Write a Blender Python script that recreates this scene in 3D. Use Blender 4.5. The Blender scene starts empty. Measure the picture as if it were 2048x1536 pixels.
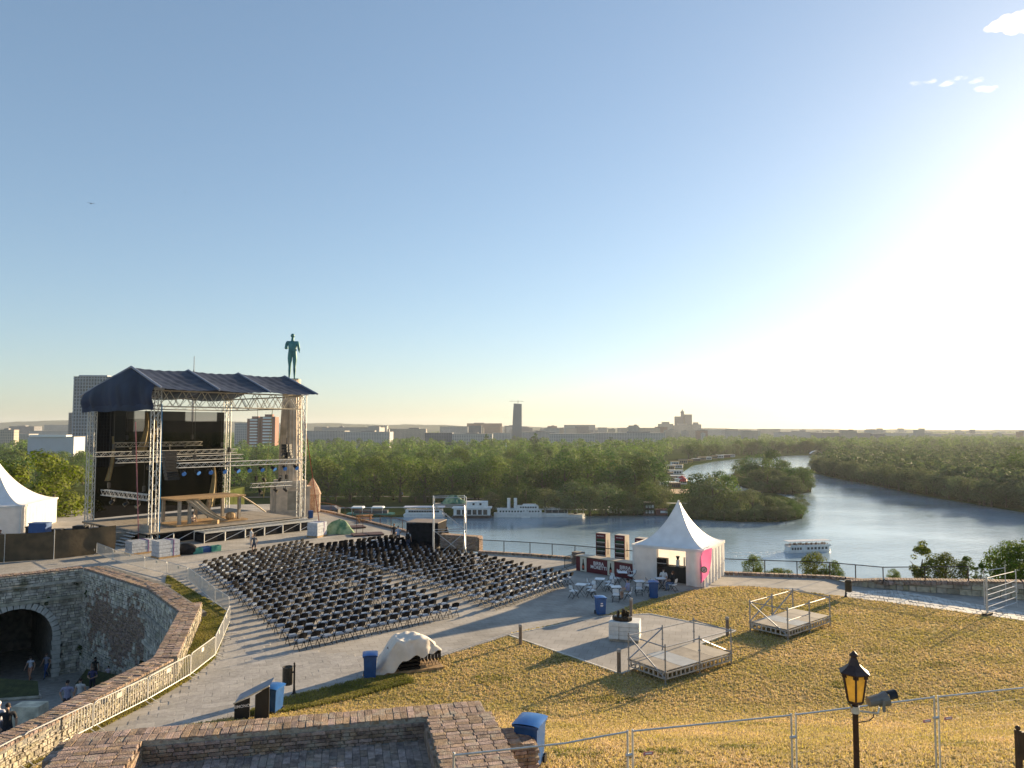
import bpy, bmesh, math, random
import numpy as np
from mathutils import Vector, Matrix
from mathutils.geometry import tessellate_polygon

random.seed(11)
RNG = np.random.default_rng(7)
PI = math.pi
R = math.radians
SC = bpy.context.scene
COL = SC.collection

# ------------------------------------------------------------------ camera, sky, sun, exposure
F, HOR, CAMZ = 1480.0, 855.0, 10.5           # focal length in photo pixels, horizon row, eye height over the plaza
PITCH = math.atan((HOR - 768.0) / F)
cam_d = bpy.data.cameras.new("camera")
cam_d.sensor_width = 36.0
cam_d.lens = 36.0 * F / 2048.0
cam_d.clip_start = 0.3
cam_d.clip_end = 60000.0
cam = bpy.data.objects.new("camera", cam_d)
COL.objects.link(cam)
cam.location = (0, 0, CAMZ)
cam.rotation_euler = (PI / 2 + PITCH, 0, 0)
SC.camera = cam

SUN_AZ, SUN_EL = R(47.0), R(12.5)            # azimuth to the right of the view axis
world = bpy.data.worlds.new("World")
SC.world = world
world.use_nodes = True
wn = world.node_tree
bg = wn.nodes["Background"]
sky = wn.nodes.new("ShaderNodeTexSky")
sky.sky_type = 'NISHITA'
sky.sun_disc = False
sky.sun_elevation = SUN_EL
sky.sun_rotation = SUN_AZ
sky.altitude = 100
sky.air_density = 1.0
sky.dust_density = 0.6
sky.ozone_density = 3.2
soft = wn.nodes.new("ShaderNodeGamma")            # softer contrast over the whole sky
soft.inputs[1].default_value = 0.70
wn.links.new(sky.outputs[0], soft.inputs[0])
wn.links.new(soft.outputs[0], bg.inputs[0])
bg.inputs[1].default_value = 0.110

sun_d = bpy.data.lights.new("sun", 'SUN')
sun_d.energy = 5.0
sun_d.angle = R(0.6)
sun_d.color = (1.0, 0.76, 0.46)
sun = bpy.data.objects.new("sun", sun_d)
COL.objects.link(sun)
sun.location = (60, 60, 60)
SUNV = Vector((math.sin(SUN_AZ) * math.cos(SUN_EL), math.cos(SUN_AZ) * math.cos(SUN_EL), math.sin(SUN_EL)))
sun.rotation_euler = (-SUNV).to_track_quat('-Z', 'Y').to_euler()

SC.view_settings.view_transform = 'Standard'
SC.view_settings.look = 'None'
SC.view_settings.exposure = 1.40
SC.view_settings.gamma = 1.0
SC.view_settings.use_curve_mapping = False
SC.render.engine = 'CYCLES'
SC.cycles.use_denoising = True
SC.cycles.max_bounces = 6
SC.cycles.diffuse_bounces = 3
SC.cycles.transparent_max_bounces = 8
SC.cycles.volume_bounces = 0
SC.cycles.sample_clamp_indirect = 6.0

# ------------------------------------------------------------------ helpers
CP, SP = math.cos(PITCH), math.sin(PITCH)
def ray(px, py):
    """direction of a photo pixel with forward component 1 along +Y"""
    x, y = (px - 1024.0) / F, (768.0 - py) / F
    d = (x, CP - y * SP, SP + y * CP)
    return Vector((d[0] / d[1], 1.0, d[2] / d[1]))
def at(px, py, z=0.0):
    """where the sight line of a photo pixel meets the level z"""
    r = ray(px, py)
    t = (z - CAMZ) / r.z
    return Vector((r.x * t, t, z))
def atd(px, py, Y):
    r = ray(px, py)
    return Vector((r.x * Y, Y, CAMZ + r.z * Y))

class MB:
    """collects shapes for one mesh"""
    def __init__(s):
        s.v, s.f, s.m = [], [], []
        s.cur = 0
    def add(s, vs, fs):
        o = len(s.v)
        s.v.extend([tuple(v) for v in vs])
        for f in fs:
            s.f.append(tuple(i + o for i in f)); s.m.append(s.cur)
        return s
    def box(s, c, d, rz=0.0, taper=1.0):
        cx, cy, cz = c; hx, hy, hz = d[0] / 2, d[1] / 2, d[2] / 2
        ca, sa = math.cos(rz), math.sin(rz); vs = []
        for z, t in ((-hz, 1.0), (hz, taper)):
            for x, y in ((-hx, -hy), (hx, -hy), (hx, hy), (-hx, hy)):
                x *= t; y *= t
                vs.append((cx + x * ca - y * sa, cy + x * sa + y * ca, cz + z))
        return s.add(vs, [(3, 2, 1, 0), (4, 5, 6, 7), (0, 1, 5, 4), (1, 2, 6, 5), (2, 3, 7, 6), (3, 0, 4, 7)])
    def tube(s, a, b, r, n=6, r2=None, cap=True):
        a, b = Vector(a), Vector(b); d = b - a
        if d.length < 1e-6: return s
        d.normalize(); u = d.orthogonal().normalized(); w = d.cross(u)
        r2 = r if r2 is None else r2; vs = []
        for p, q in ((a, r), (b, r2)):
            for i in range(n):
                t = 2 * PI * i / n
                vs.append(p + (u * math.cos(t) + w * math.sin(t)) * q)
        fs = [(i, (i + 1) % n, n + (i + 1) % n, n + i) for i in range(n)]
        if cap: fs += [tuple(range(n - 1, -1, -1)), tuple(range(n, 2 * n))]
        return s.add(vs, fs)
    def path(s, pts, r, n=6, closed=False):
        pts = [Vector(p) for p in pts]; k = len(pts); vs = []
        pu = None
        for i, p in enumerate(pts):
            d = (pts[(i + 1) % k] - pts[i - 1]) if closed else (pts[min(i + 1, k - 1)] - pts[max(i - 1, 0)])
            d.normalize()
            u = d.orthogonal().normalized() if pu is None else (pu - d * pu.dot(d)).normalized()
            pu = u; w = d.cross(u)
            q = r[i] if isinstance(r, (list, tuple)) else r
            for j in range(n):
                t = 2 * PI * j / n
                vs.append(p + (u * math.cos(t) + w * math.sin(t)) * q)
        fs = []
        for i in range(k if closed else k - 1):
            a, b = i * n, ((i + 1) % k) * n
            fs += [(a + j, a + (j + 1) % n, b + (j + 1) % n, b + j) for j in range(n)]
        if not closed: fs += [tuple(range(n - 1, -1, -1)), tuple(range((k - 1) * n, k * n))]
        return s.add(vs, fs)
    def lathe(s, prof, c=(0, 0, 0), n=16, flute=0.0):
        vs = []
        for r, z in prof:
            for j in range(n):
                t = 2 * PI * j / n
                q = r * (1 - flute * (j % 2))
                vs.append((c[0] + q * math.cos(t), c[1] + q * math.sin(t), c[2] + z))
        fs = []
        for i in range(len(prof) - 1):
            a, b = i * n, (i + 1) * n
            fs += [(a + j, a + (j + 1) % n, b + (j + 1) % n, b + j) for j in range(n)]
        fs += [tuple(range(n - 1, -1, -1)), tuple(range((len(prof) - 1) * n, len(prof) * n))]
        return s.add(vs, fs)
    def prism(s, poly, z0, z1):
        n = len(poly)
        a = sum(poly[i][0] * poly[(i + 1) % n][1] - poly[(i + 1) % n][0] * poly[i][1] for i in range(n))
        if a < 0: poly = poly[::-1]
        zz0 = z0 if hasattr(z0, '__len__') else [z0] * n
        zz1 = z1 if hasattr(z1, '__len__') else [z1] * n
        vs = [(p[0], p[1], z) for p, z in zip(poly, zz0)] + [(p[0], p[1], z) for p, z in zip(poly, zz1)]
        fs = [(i, (i + 1) % n, n + (i + 1) % n, n + i) for i in range(n)]
        tri = tessellate_polygon([[Vector((p[0], p[1], 0)) for p in poly]])
        for t in tri:
            p0, p1, p2 = (poly[i] for i in t)
            if (p1[0] - p0[0]) * (p2[1] - p0[1]) - (p1[1] - p0[1]) * (p2[0] - p0[0]) < 0: t = t[::-1]
            fs.append(tuple(i + n for i in t)); fs.append(tuple(reversed(t)))
        return s.add(vs, fs)
    def ball(s, c, r, nu=10, nv=7):
        rx, ry, rz = r if hasattr(r, '__len__') else (r, r, r)
        vs = [(c[0], c[1], c[2] - rz)]
        for i in range(1, nv):
            ph = -PI / 2 + PI * i / nv
            for j in range(nu):
                t = 2 * PI * j / nu
                vs.append((c[0] + rx * math.cos(ph) * math.cos(t), c[1] + ry * math.cos(ph) * math.sin(t), c[2] + rz * math.sin(ph)))
        vs.append((c[0], c[1], c[2] + rz)); fs = []
        for j in range(nu):
            fs.append((0, 1 + (j + 1) % nu, 1 + j))
            L = 1 + (nv - 2) * nu
            fs.append((L + j, L + (j + 1) % nu, len(vs) - 1))
            for i in range(nv - 2):
                a = 1 + i * nu; b = a + nu
                fs.append((a + j, a + (j + 1) % nu, b + (j + 1) % nu, b + j))
        return s.add(vs, fs)
    def grid(s, fn, nu, nv):
        vs = [fn(i / nu, j / nv) for j in range(nv + 1) for i in range(nu + 1)]
        fs = [(j * (nu + 1) + i, j * (nu + 1) + i + 1, (j + 1) * (nu + 1) + i + 1, (j + 1) * (nu + 1) + i) for j in range(nv) for i in range(nu)]
        return s.add(vs, fs)
    def mesh(s, name, mat, smooth=False):
        me = bpy.data.meshes.new(name)
        me.from_pydata(s.v, [], s.f)
        for m in (mat if isinstance(mat, (list, tuple)) else [mat]): me.materials.append(m)
        if any(s.m): me.polygons.foreach_set('material_index', s.m)
        if smooth: me.polygons.foreach_set('use_smooth', [True] * len(s.f))
        me.update()
        return me
    def build(s, name, mat, parent=None, smooth=False, kind=None):
        return link(name, s.mesh(name, mat, smooth), parent, kind)

def link(name, me, parent=None, kind=None):
    o = bpy.data.objects.new(name, me)
    COL.objects.link(o)
    if parent is not None: o.parent = parent
    if kind: o["kind"] = kind
    return o
def tag(o, label, cat, group=None):
    o["label"] = label; o["category"] = cat
    if group: o["group"] = group
    return o
def thing(name, label, cat, loc=(0, 0, 0), rz=0.0, group=None):
    o = bpy.data.objects.new(name, None)
    o.empty_display_size = 0.2
    COL.objects.link(o)
    o.location = loc; o.rotation_euler = (0, 0, rz)
    return tag(o, label, cat, group)
def kids(o): return KID.get(o.name) or list(o.children)
KID = {}
def dup(o, loc=None, rz=None, label=None, scale=None, parent=None):
    c = o.copy(); COL.objects.link(c); c.parent = parent
    if loc is not None: c.location = loc
    if rz is not None: c.rotation_euler = (0, 0, rz)
    if scale is not None: c.scale = scale if hasattr(scale, '__len__') else (scale,) * 3
    if label: c["label"] = label
    if o.name not in KID: KID[o.name] = list(o.children)
    for ch in KID[o.name]: dup(ch, parent=c)
    return c
ORD = ["first", "second", "third", "fourth", "fifth", "sixth", "seventh", "eighth", "ninth", "tenth", "eleventh", "twelfth", "thirteenth",
       "fourteenth", "fifteenth", "sixteenth", "seventeenth", "eighteenth", "nineteenth", "twentieth", "twenty-first", "twenty-second",
       "twenty-third", "twenty-fourth", "twenty-fifth", "twenty-sixth", "twenty-seventh", "twenty-eighth", "twenty-ninth", "thirtieth"]
for _t in ("thirty", "forty", "fifty", "sixty"): ORD += [_t + "-" + w for w in ORD[:9]] + [{"thirty": "fortieth", "forty": "fiftieth", "fifty": "sixtieth", "sixty": "seventieth"}[_t]]

# ------------------------------------------------------------------ materials
MATS = {}
def mat(name, col=(.5, .5, .5), rough=.6, metal=0.0, var=.15, scale=3.0, bump=0.0, bscale=None, col2=None, piece=0.0, trans=0.0, spec=.5, detail=4.0, wear=None, each=0.0):
    """procedural material: noise-mottled base colour, optional second colour, per-piece shift, fine relief"""
    if name in MATS: return MATS[name]
    m = bpy.data.materials.new(name); m.use_nodes = True
    nt = m.node_tree; b = nt.nodes["Principled BSDF"]; N = nt.nodes.new; L = nt.links.new
    b.inputs["Roughness"].default_value = rough; b.inputs["Metallic"].default_value = metal
    b.inputs["Specular IOR Level"].default_value = spec
    tc = N("ShaderNodeTexCoord"); geo = N("ShaderNodeNewGeometry")
    nz = N("ShaderNodeTexNoise"); nz.inputs["Scale"].default_value = scale; nz.inputs["Detail"].default_value = detail
    L(geo.outputs["Position"], nz.inputs["Vector"])
    c1 = tuple(min(1, c * (1 - var)) for c in col) + (1,)
    c2 = tuple(col2) + (1,) if col2 else tuple(min(1, c * (1 + var)) for c in col) + (1,)
    cr = N("ShaderNodeValToRGB"); cr.color_ramp.elements[0].position = .35; cr.color_ramp.elements[1].position = .65
    cr.color_ramp.elements[0].color = c1; cr.color_ramp.elements[1].color = c2
    L(nz.outputs["Fac"], cr.inputs["Fac"]); out = cr.outputs["Color"]
    if piece > 0:
        oi = N("ShaderNodeObjectInfo"); ad = N("ShaderNodeMath"); fr = N("ShaderNodeMath"); fr.operation = 'FRACT'
        L(oi.outputs["Random"], ad.inputs[0]); L(geo.outputs["Random Per Island"], ad.inputs[1]); L(ad.outputs[0], fr.inputs[0])
        mr = N("ShaderNodeMapRange"); mr.inputs["To Min"].default_value = 1 - piece; mr.inputs["To Max"].default_value = 1 + piece
        L(fr.outputs[0], mr.inputs["Value"])
        hs = N("ShaderNodeHueSaturation"); L(out, hs.inputs["Color"]); L(mr.outputs[0], hs.inputs["Value"])
        m2 = N("ShaderNodeMath"); m2.operation = 'MULTIPLY'; m2.inputs[1].default_value = 7.31; f2 = N("ShaderNodeMath"); f2.operation = 'FRACT'
        L(fr.outputs[0], m2.inputs[0]); L(m2.outputs[0], f2.inputs[0])
        m3 = N("ShaderNodeMapRange"); m3.inputs["To Min"].default_value = 1 - piece * .8; m3.inputs["To Max"].default_value = 1 + piece * .5
        L(f2.outputs[0], m3.inputs["Value"]); L(m3.outputs[0], hs.inputs["Saturation"])
        m4 = N("ShaderNodeMapRange"); m4.inputs["To Min"].default_value = .5 - piece * .05; m4.inputs["To Max"].default_value = .5 + piece * .05
        L(f2.outputs[0], m4.inputs["Value"]); L(m4.outputs[0], hs.inputs["Hue"])
        out = hs.outputs["Color"]
    if each > 0:
        oi = N("ShaderNodeObjectInfo"); e1 = N("ShaderNodeMapRange"); e1.inputs["To Min"].default_value = 1 - each; e1.inputs["To Max"].default_value = 1 + each; L(oi.outputs["Random"], e1.inputs["Value"])
        e2 = N("ShaderNodeMath"); e2.operation = 'MULTIPLY'; e2.inputs[1].default_value = 5.7; e3 = N("ShaderNodeMath"); e3.operation = 'FRACT'; L(oi.outputs["Random"], e2.inputs[0]); L(e2.outputs[0], e3.inputs[0])
        e4 = N("ShaderNodeMapRange"); e4.inputs["To Min"].default_value = .5 - each * .07; e4.inputs["To Max"].default_value = .5 + each * .07; L(e3.outputs[0], e4.inputs["Value"])
        eh = N("ShaderNodeHueSaturation"); L(out, eh.inputs["Color"]); L(e1.outputs[0], eh.inputs["Value"]); L(e4.outputs[0], eh.inputs["Hue"]); out = eh.outputs["Color"]
    if wear:
        n3 = N("ShaderNodeTexNoise"); n3.inputs["Scale"].default_value = wear[1]; n3.inputs["Detail"].default_value = 6
        L(geo.outputs["Position"], n3.inputs["Vector"])
        r3 = N("ShaderNodeValToRGB"); r3.color_ramp.elements[0].position = wear[2]; r3.color_ramp.elements[1].position = wear[2] + .12
        L(n3.outputs["Fac"], r3.inputs["Fac"])
        mx = N("ShaderNodeMix"); mx.data_type = 'RGBA'; L(r3.outputs["Color"], mx.inputs["Factor"]); L(out, mx.inputs["A"]); mx.inputs["B"].default_value = tuple(wear[0]) + (1,)
        out = mx.outputs["Result"]
    L(out, b.inputs["Base Color"])
    if bump > 0:
        n2 = N("ShaderNodeTexNoise"); n2.inputs["Scale"].default_value = bscale or scale * 4; n2.inputs["Detail"].default_value = 5
        L(geo.outputs["Position"], n2.inputs["Vector"])
        bp = N("ShaderNodeBump"); bp.inputs["Strength"].default_value = bump; bp.inputs["Distance"].default_value = .05
        L(n2.outputs["Fac"], bp.inputs["Height"]); L(bp.outputs["Normal"], b.inputs["Normal"])
    if trans > 0:
        tr = N("ShaderNodeBsdfTranslucent"); L(out, tr.inputs["Color"])
        ms = N("ShaderNodeMixShader"); ms.inputs[0].default_value = trans
        L(b.outputs[0], ms.inputs[1]); L(tr.outputs[0], ms.inputs[2])
        L(ms.outputs[0], nt.nodes["Material Output"].inputs["Surface"])
    MATS[name] = m
    return m
def mesh_cloth(name, col, open_):
    """woven net: partly see-through everywhere"""
    m = mat(name, col, .9, var=.2, scale=2, spec=.0); nt = m.node_tree
    t = nt.nodes.new("ShaderNodeBsdfTransparent"); ms = nt.nodes.new("ShaderNodeMixShader"); ms.inputs[0].default_value = open_
    b = nt.nodes["Principled BSDF"]
    nt.links.new(b.outputs[0], ms.inputs[1]); nt.links.new(t.outputs[0], ms.inputs[2])
    nt.links.new(ms.outputs[0], nt.nodes["Material Output"].inputs["Surface"])
    return m

GALV = mat("galvanised_steel", (.55, .56, .57), .42, .6, .12, 12)
ALU = mat("aluminium_truss", (.50, .49, .46), .5, .3, .1, 8)
BLACK = mat("black_metal", (.018, .018, .02), .45, 0, .3, 9, spec=.3)
DARK = mat("dark_fabric", (.02, .02, .022), .9, 0, .3, 4, spec=.05)
WHITE = mat("white_paint", (.78, .78, .76), .5, 0, .06, 5)
PVCR = mat("white_tent_roof", (.80, .79, .79), .5, 0, .07, 1.5, bump=.25, bscale=2.5, trans=.06)
PVC = mat("white_tent_cloth", (.81, .79, .77), .55, 0, .07, 1.5, bump=.3, bscale=3, trans=.34)
WOOD = mat("raw_wood", (.36, .23, .11), .75, 0, .25, 6, bump=.3)
PLY = mat("grey_plywood", (.30, .26, .21), .7, 0, .18, 3, bump=.1)
BRICK = mat("old_brick", (.285, .195, .145), .92, 0, .3, 9, bump=.8, bscale=38, piece=.36, wear=((.36, .30, .235), 3.2, .54))
BRICKF = mat("worn_floor_brick", (.27, .21, .18), .92, 0, .3, 7, bump=.8, bscale=38, piece=.36, wear=((.30, .27, .23), 2.6, .56))
MORTAR = mat("lime_mortar", (.34, .30, .24), .95, 0, .25, 8, bump=.8, bscale=30)
MORTARD = mat("grey_mortar", (.20, .19, .17), .95, 0, .3, 6, bump=.8, bscale=30)
STONE = mat("limestone_block", (.46, .42, .35), .92, 0, .3, 2.5, bump=.8, bscale=18, piece=.32, wear=((.17, .165, .11), .7, .62))
STONEW = mat("pale_cut_stone", (.52, .50, .45), .85, 0, .15, 3, bump=.4, bscale=20, piece=.12)
PLASTER = mat("monument_stone", (.60, .48, .36), .85, 0, .2, 1.1, bump=.3, bscale=9, wear=((.42, .33, .23), .5, .60))
SLAB = mat("paving_slab", (.34, .32, .295), .8, 0, .12, 5, bump=.25, bscale=40, piece=.13)
BINB = mat("blue_bin_plastic", (.012, .075, .24), .42, 0, .12, 6, bump=.05)
SKIN = mat("skin", (.42, .25, .17), .6, 0, .08, 20)

# pieces laid into a wall, floor or path: alike pieces share one mesh, the largest in view are objects, the rest one mesh
UNIT = {}
def unit_piece(m, k):
    key = (m.name, k)
    if key not in UNIT:
        rd = random.Random(hash(k) + 5); j = .035; vs = []
        for z in (-.5, .5):
            for x, y in ((-.5, -.5), (.5, -.5), (.5, .5), (-.5, .5)):
                vs.append((x + rd.uniform(-j, j), y + rd.uniform(-j, j), z * (1 + rd.uniform(-.06, .06))))
        bm = bmesh.new()
        bv = [bm.verts.new(v) for v in vs]
        for f in [(3, 2, 1, 0), (4, 5, 6, 7), (0, 1, 5, 4), (1, 2, 6, 5), (2, 3, 7, 6), (3, 0, 4, 7)]: bm.faces.new([bv[i] for i in f])
        bmesh.ops.bevel(bm, geom=list(bm.edges), offset=.045, segments=1, affect='EDGES')
        me = bpy.data.meshes.new("piece"); bm.to_mesh(me); bm.free(); me.materials.append(m)
        UNIT[key] = me
    return UNIT[key]
def pieces(parent, name, items, m, limit=300, world=None, weight=None, rest=True):
    """items: (centre, dims, Matrix 3x3 or rz)"""
    W = world or (Matrix.Translation(parent.location) @ parent.rotation_euler.to_matrix().to_4x4())
    eye = Vector((0, 0, CAMZ))
    def key(it):
        c = W @ Vector(it[0])
        if c.y < 1: return 0
        # what lies outside the frame counts last
        sx = c.x / c.y * F; sy = -(c.z - CAMZ) / c.y * F + HOR
        inside = -1040 < sx < 1040 and sy < 1560
        dd = sorted(it[1])
        return -(dd[2] * dd[1]) / (c - eye).length_squared * (1 if inside else .01) * (weight(it) if weight else 1)
    items = sorted(items, key=key)
    rd = random.Random(len(items))
    def rot(q): return q if isinstance(q, Matrix) else Matrix.Rotation(q, 3, 'Z')
    for c, d, q in items[:limit]:
        o = bpy.data.objects.new(name, unit_piece(m, rd.randrange(6)))
        COL.objects.link(o); o.parent = parent
        o.matrix_local = Matrix.Translation(c) @ rot(q).to_4x4() @ Matrix.Diagonal((d[0], d[1], d[2], 1))
    if len(items) > limit and rest:
        vs, fs = [], []
        base = [(np.array([v.co for v in unit_piece(m, k).vertices]), [tuple(p.vertices) for p in unit_piece(m, k).polygons]) for k in range(6)]
        o = 0
        for c, d, q in items[limit:]:
            bv, bf = base[rd.randrange(6)]
            A = np.array(rot(q) @ Matrix.Diagonal((d[0], d[1], d[2])))
            vs.append(bv @ A.T + np.array(c)); fs.extend([tuple(i + o for i in f) for f in bf]); o += len(bv)
        me = bpy.data.meshes.new(name)
        me.from_pydata(np.concatenate(vs).tolist(), [], fs); me.materials.append(m)
        link("remaining_" + name + "work", me, parent, "stuff")
# ------------------------------------------------------------------ the wide setting: river, far bank, hills
RZ = -49.5           # river level
LZ = -48.3           # far bank level
def structure(o): o["kind"] = "structure"; return o
def sheet(name, poly, z, m):
    mb = MB(); n = len(poly)
    vs = [(p[0], p[1], z) for p in poly]
    fs = []
    for t in tessellate_polygon([[Vector((p[0], p[1], 0)) for p in poly]]):
        p0, p1, p2 = (poly[i] for i in t)
        if (p1[0] - p0[0]) * (p2[1] - p0[1]) - (p1[1] - p0[1]) * (p2[0] - p0[0]) < 0: t = t[::-1]
        fs.append(tuple(t))
    mb.add(vs, fs)
    return structure(mb.build(name, m))
# river
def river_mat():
    m = mat("river_water", (.25, .35, .42), .10, 0, .2, .01); nt = m.node_tree; b = nt.nodes["Principled BSDF"]; N = nt.nodes.new; L = nt.links.new  # murky tint, raised paler to stand in for reflected sky
    b.inputs["IOR"].default_value = 1.33
    geo = N("ShaderNodeNewGeometry"); mp = N("ShaderNodeMapping"); mp.inputs["Scale"].default_value = (.16, .30, 1); mp.inputs["Rotation"].default_value = (0, 0, R(-28))
    L(geo.outputs["Position"], mp.inputs["Vector"])
    n1 = N("ShaderNodeTexNoise"); n1.inputs["Scale"].default_value = 1.6; n1.inputs["Detail"].default_value = 5; n1.inputs["Roughness"].default_value = .62
    L(mp.outputs[0], n1.inputs["Vector"])
    n2 = N("ShaderNodeTexNoise"); n2.inputs["Scale"].default_value = .09; n2.inputs["Detail"].default_value = 3
    L(mp.outputs[0], n2.inputs["Vector"])
    r2 = N("ShaderNodeMapRange"); r2.inputs["From Min"].default_value = .35; r2.inputs["From Max"].default_value = .65; r2.inputs["To Min"].default_value = .35; r2.inputs["To Max"].default_value = 1.0
    L(n2.outputs["Fac"], r2.inputs["Value"])
    ml = N("ShaderNodeMath"); ml.operation = 'MULTIPLY'; L(n1.outputs["Fac"], ml.inputs[0]); L(r2.outputs[0], ml.inputs[1])
    bp = N("ShaderNodeBump"); bp.inputs["Strength"].default_value = .42; bp.inputs["Distance"].default_value = .5
    L(ml.outputs[0], bp.inputs["Height"]); L(bp.outputs[0], b.inputs["Normal"])
    return m
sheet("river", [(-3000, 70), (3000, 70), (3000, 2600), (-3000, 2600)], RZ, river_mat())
GRASSF = mat("far_grass", (.025, .050, .012), .95, 0, .3, .02, spec=.0, col2=(.048, .066, .020))
EARTH = mat("bank_earth", (.045, .05, .025), .95, 0, .3, .2, spec=.0)
# far bank: shore traced as positions on the ground, from the left round the moorings to the right bank
shore_px = [(-900, 1036), (300, 1034), (640, 1032), (1000, 1029), (1200, 1028), (1330, 1027), (1345, 1033), (1400, 1036), (1480, 1040), (1560, 1040), (1604, 1034),
            (1612, 1014), (1580, 996), (1545, 985), (1470, 985), (1420, 977), (1376, 962), (1362, 944), (1385, 930), (1430, 921), (1490, 915), (1560, 911), (1640, 909),
            (1650, 914), (1622, 932), (1620, 942), (1660, 953), (1750, 969), (1850, 990), (1950, 1006), (2048, 1022), (2300, 1062), (2800, 1140)]
shore = [at(x, y, LZ) for x, y in shore_px]
land = [(p.x, p.y) for p in shore] + [(2500, 250), (9000, 1500), (12000, 16000), (-12000, 16000), (-9000, 700)]
mb = MB(); mb.prism(land, RZ - 1.5, LZ)
structure(mb.build("far_bank", GRASSF))
isl_px = [(1463, 958), (1485, 972), (1530, 983), (1585, 987), (1622, 982), (1624, 968), (1600, 950), (1560, 936), (1505, 932), (1470, 942)]
mb = MB(); mb.prism([(p.x, p.y) for p in (at(x, y, LZ) for x, y in isl_px)], RZ - 1.5, LZ)
structure(mb.build("river_island", EARTH))
# meadow strip, riverside walk and road on the far bank
def strip(name, pts, w, z, m):
    pts = [Vector((p[0], p[1], 0)) for p in pts]; a, b = [], []
    for i, p in enumerate(pts):
        d = (pts[min(i + 1, len(pts) - 1)] - pts[max(i - 1, 0)]).normalized(); n = Vector((-d.y, d.x, 0)) * w / 2
        a.append(p + n); b.append(p - n)
    mb = MB(); k = len(pts)
    mb.add([(p.x, p.y, z) for p in a + b], [(i + k, i + k + 1, i + 1, i) for i in range(k - 1)])
    return structure(mb.build(name, m))
CONC = mat("pale_concrete", (.36, .35, .32), .85, 0, .12, .3)
strip("riverside_walk", [at(x, y, LZ) for x, y in ((-300, 1026), (300, 1023), (620, 1016), (900, 1014), (1100, 1018), (1330, 1021))], 7, LZ + .02, CONC)
strip("park_road", [at(x, y, LZ) for x, y in ((-300, 1000), (300, 997), (620, 993), (860, 993), (1000, 1000))], 8, LZ + .02, mat("far_asphalt", (.07, .07, .075), .9, 0, .1, .2))
strip("shore_path", [at(x, y, LZ) for x, y in ((1330, 1006), (1375, 1006.5))], 6, LZ + .02, CONC)
sheet("sand_court", [(p.x, p.y) for p in (at(1338, 987, LZ), at(1378, 987, LZ), at(1378, 978, LZ), at(1338, 978, LZ))], LZ + .02, mat("sand", (.42, .27, .15), .9, 0, .1, .3))
# distant hills
HILLM = mat("wooded_hills", (.045, .06, .03), .95, 0, .35, .004, spec=.0)
mb = MB()
hp = [(-6500, 60), (-5200, 125), (-4200, 100), (-3300, 78), (-2600, 66), (-1600, 50), (-800, 40), (0, 22), (1200, 6), (2600, -4), (4200, -16), (6500, -24)]
def hill_h(x):
    for (a, ha), (b, hb) in zip(hp, hp[1:]):
        if a <= x <= b: return ha + (hb - ha) * (x - a) / (b - a)
    return 0
def hillf(u, v):
    x = -6500 + 13000 * u; rd = math.sin(x * .013) * 3 + math.sin(x * .0051 + 1) * 5 + math.sin(x * .041) * 2.0 + random.uniform(-1.5, 1.5)
    k = math.sin(min(1, v * 1.4) * PI / 2)
    return (x, 8200 + 1500 * v, LZ - 2 + (hill_h(x) + rd - LZ) * k)
mb.grid(hillf, 220, 5)
structure(mb.build("hills", HILLM))

# ------------------------------------------------------------------ trees
def leaf_mat(name, c1, c2, tr=.35):
    m = mat(name, c1, .75, 0, .0, .035, col2=c2, piece=.30, trans=tr, spec=.15, each=.28)
    return m
LEAF_A = leaf_mat("leaf_park", (.068, .135, .020), (.145, .200, .028), .30)
LEAF_B = leaf_mat("leaf_dark", (.050, .104, .022), (.096, .148, .027), .28)
LEAF_W = leaf_mat("leaf_willow", (.100, .138, .052), (.160, .185, .076), .30)
LEAF_Y = leaf_mat("leaf_yellow_green", (.090, .140, .018), (.155, .180, .028), .42)
LEAF_R = leaf_mat("leaf_floodplain", (.078, .114, .043), (.120, .145, .056), .30)
BARK = mat("bark", (.09, .07, .05), .95, 0, .3, 3, bump=.5)
def crown_arrays(seed, n, leaf, rx, rz, cz, nl=15, spread=.62, lobe=.42, droop=0.0):
    g = np.random.default_rng(seed)
    d = g.normal(size=(nl, 3)); d /= np.linalg.norm(d, axis=1)[:, None]
    d[:, 2] = d[:, 2] * .9 + .05
    rad = g.uniform(.55, 1.0, nl)[:, None] ** .5
    cen = d * rad * np.array([rx, rx, rz]) * spread
    lr = g.uniform(.65, 1.15, nl) * lobe * rx
    w = lr ** 2 / (lr ** 2).sum()
    li = g.choice(nl, n, p=w)
    q = g.normal(size=(n, 3)); q /= np.linalg.norm(q, axis=1)[:, None]
    q[:, 2] = np.where((q[:, 2] < -.5) & (g.random(n) < .5), -q[:, 2], q[:, 2])
    rr = lr[li] * g.uniform(.7, 1.08, n)
    p = cen[li] + q * rr[:, None] * np.array([1, 1, .85])
    if droop: p[:, 2] -= droop * rz * (np.hypot(p[:, 0], p[:, 1]) / rx) ** 2
    p[:, 2] += cz
    nrm = q + g.normal(size=(n, 3)) * .26; nrm /= np.linalg.norm(nrm, axis=1)[:, None]
    t = np.cross(nrm, g.normal(size=(n, 3))); t /= np.linalg.norm(t, axis=1)[:, None]
    b = np.cross(nrm, t)
    s = (leaf * g.uniform(.6, 1.3, n))[:, None]
    P = np.stack([p - t * s, p - b * s * .55, p + t * s, p + b * s * .55], 1)
    return P.reshape(-1, 3)
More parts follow.
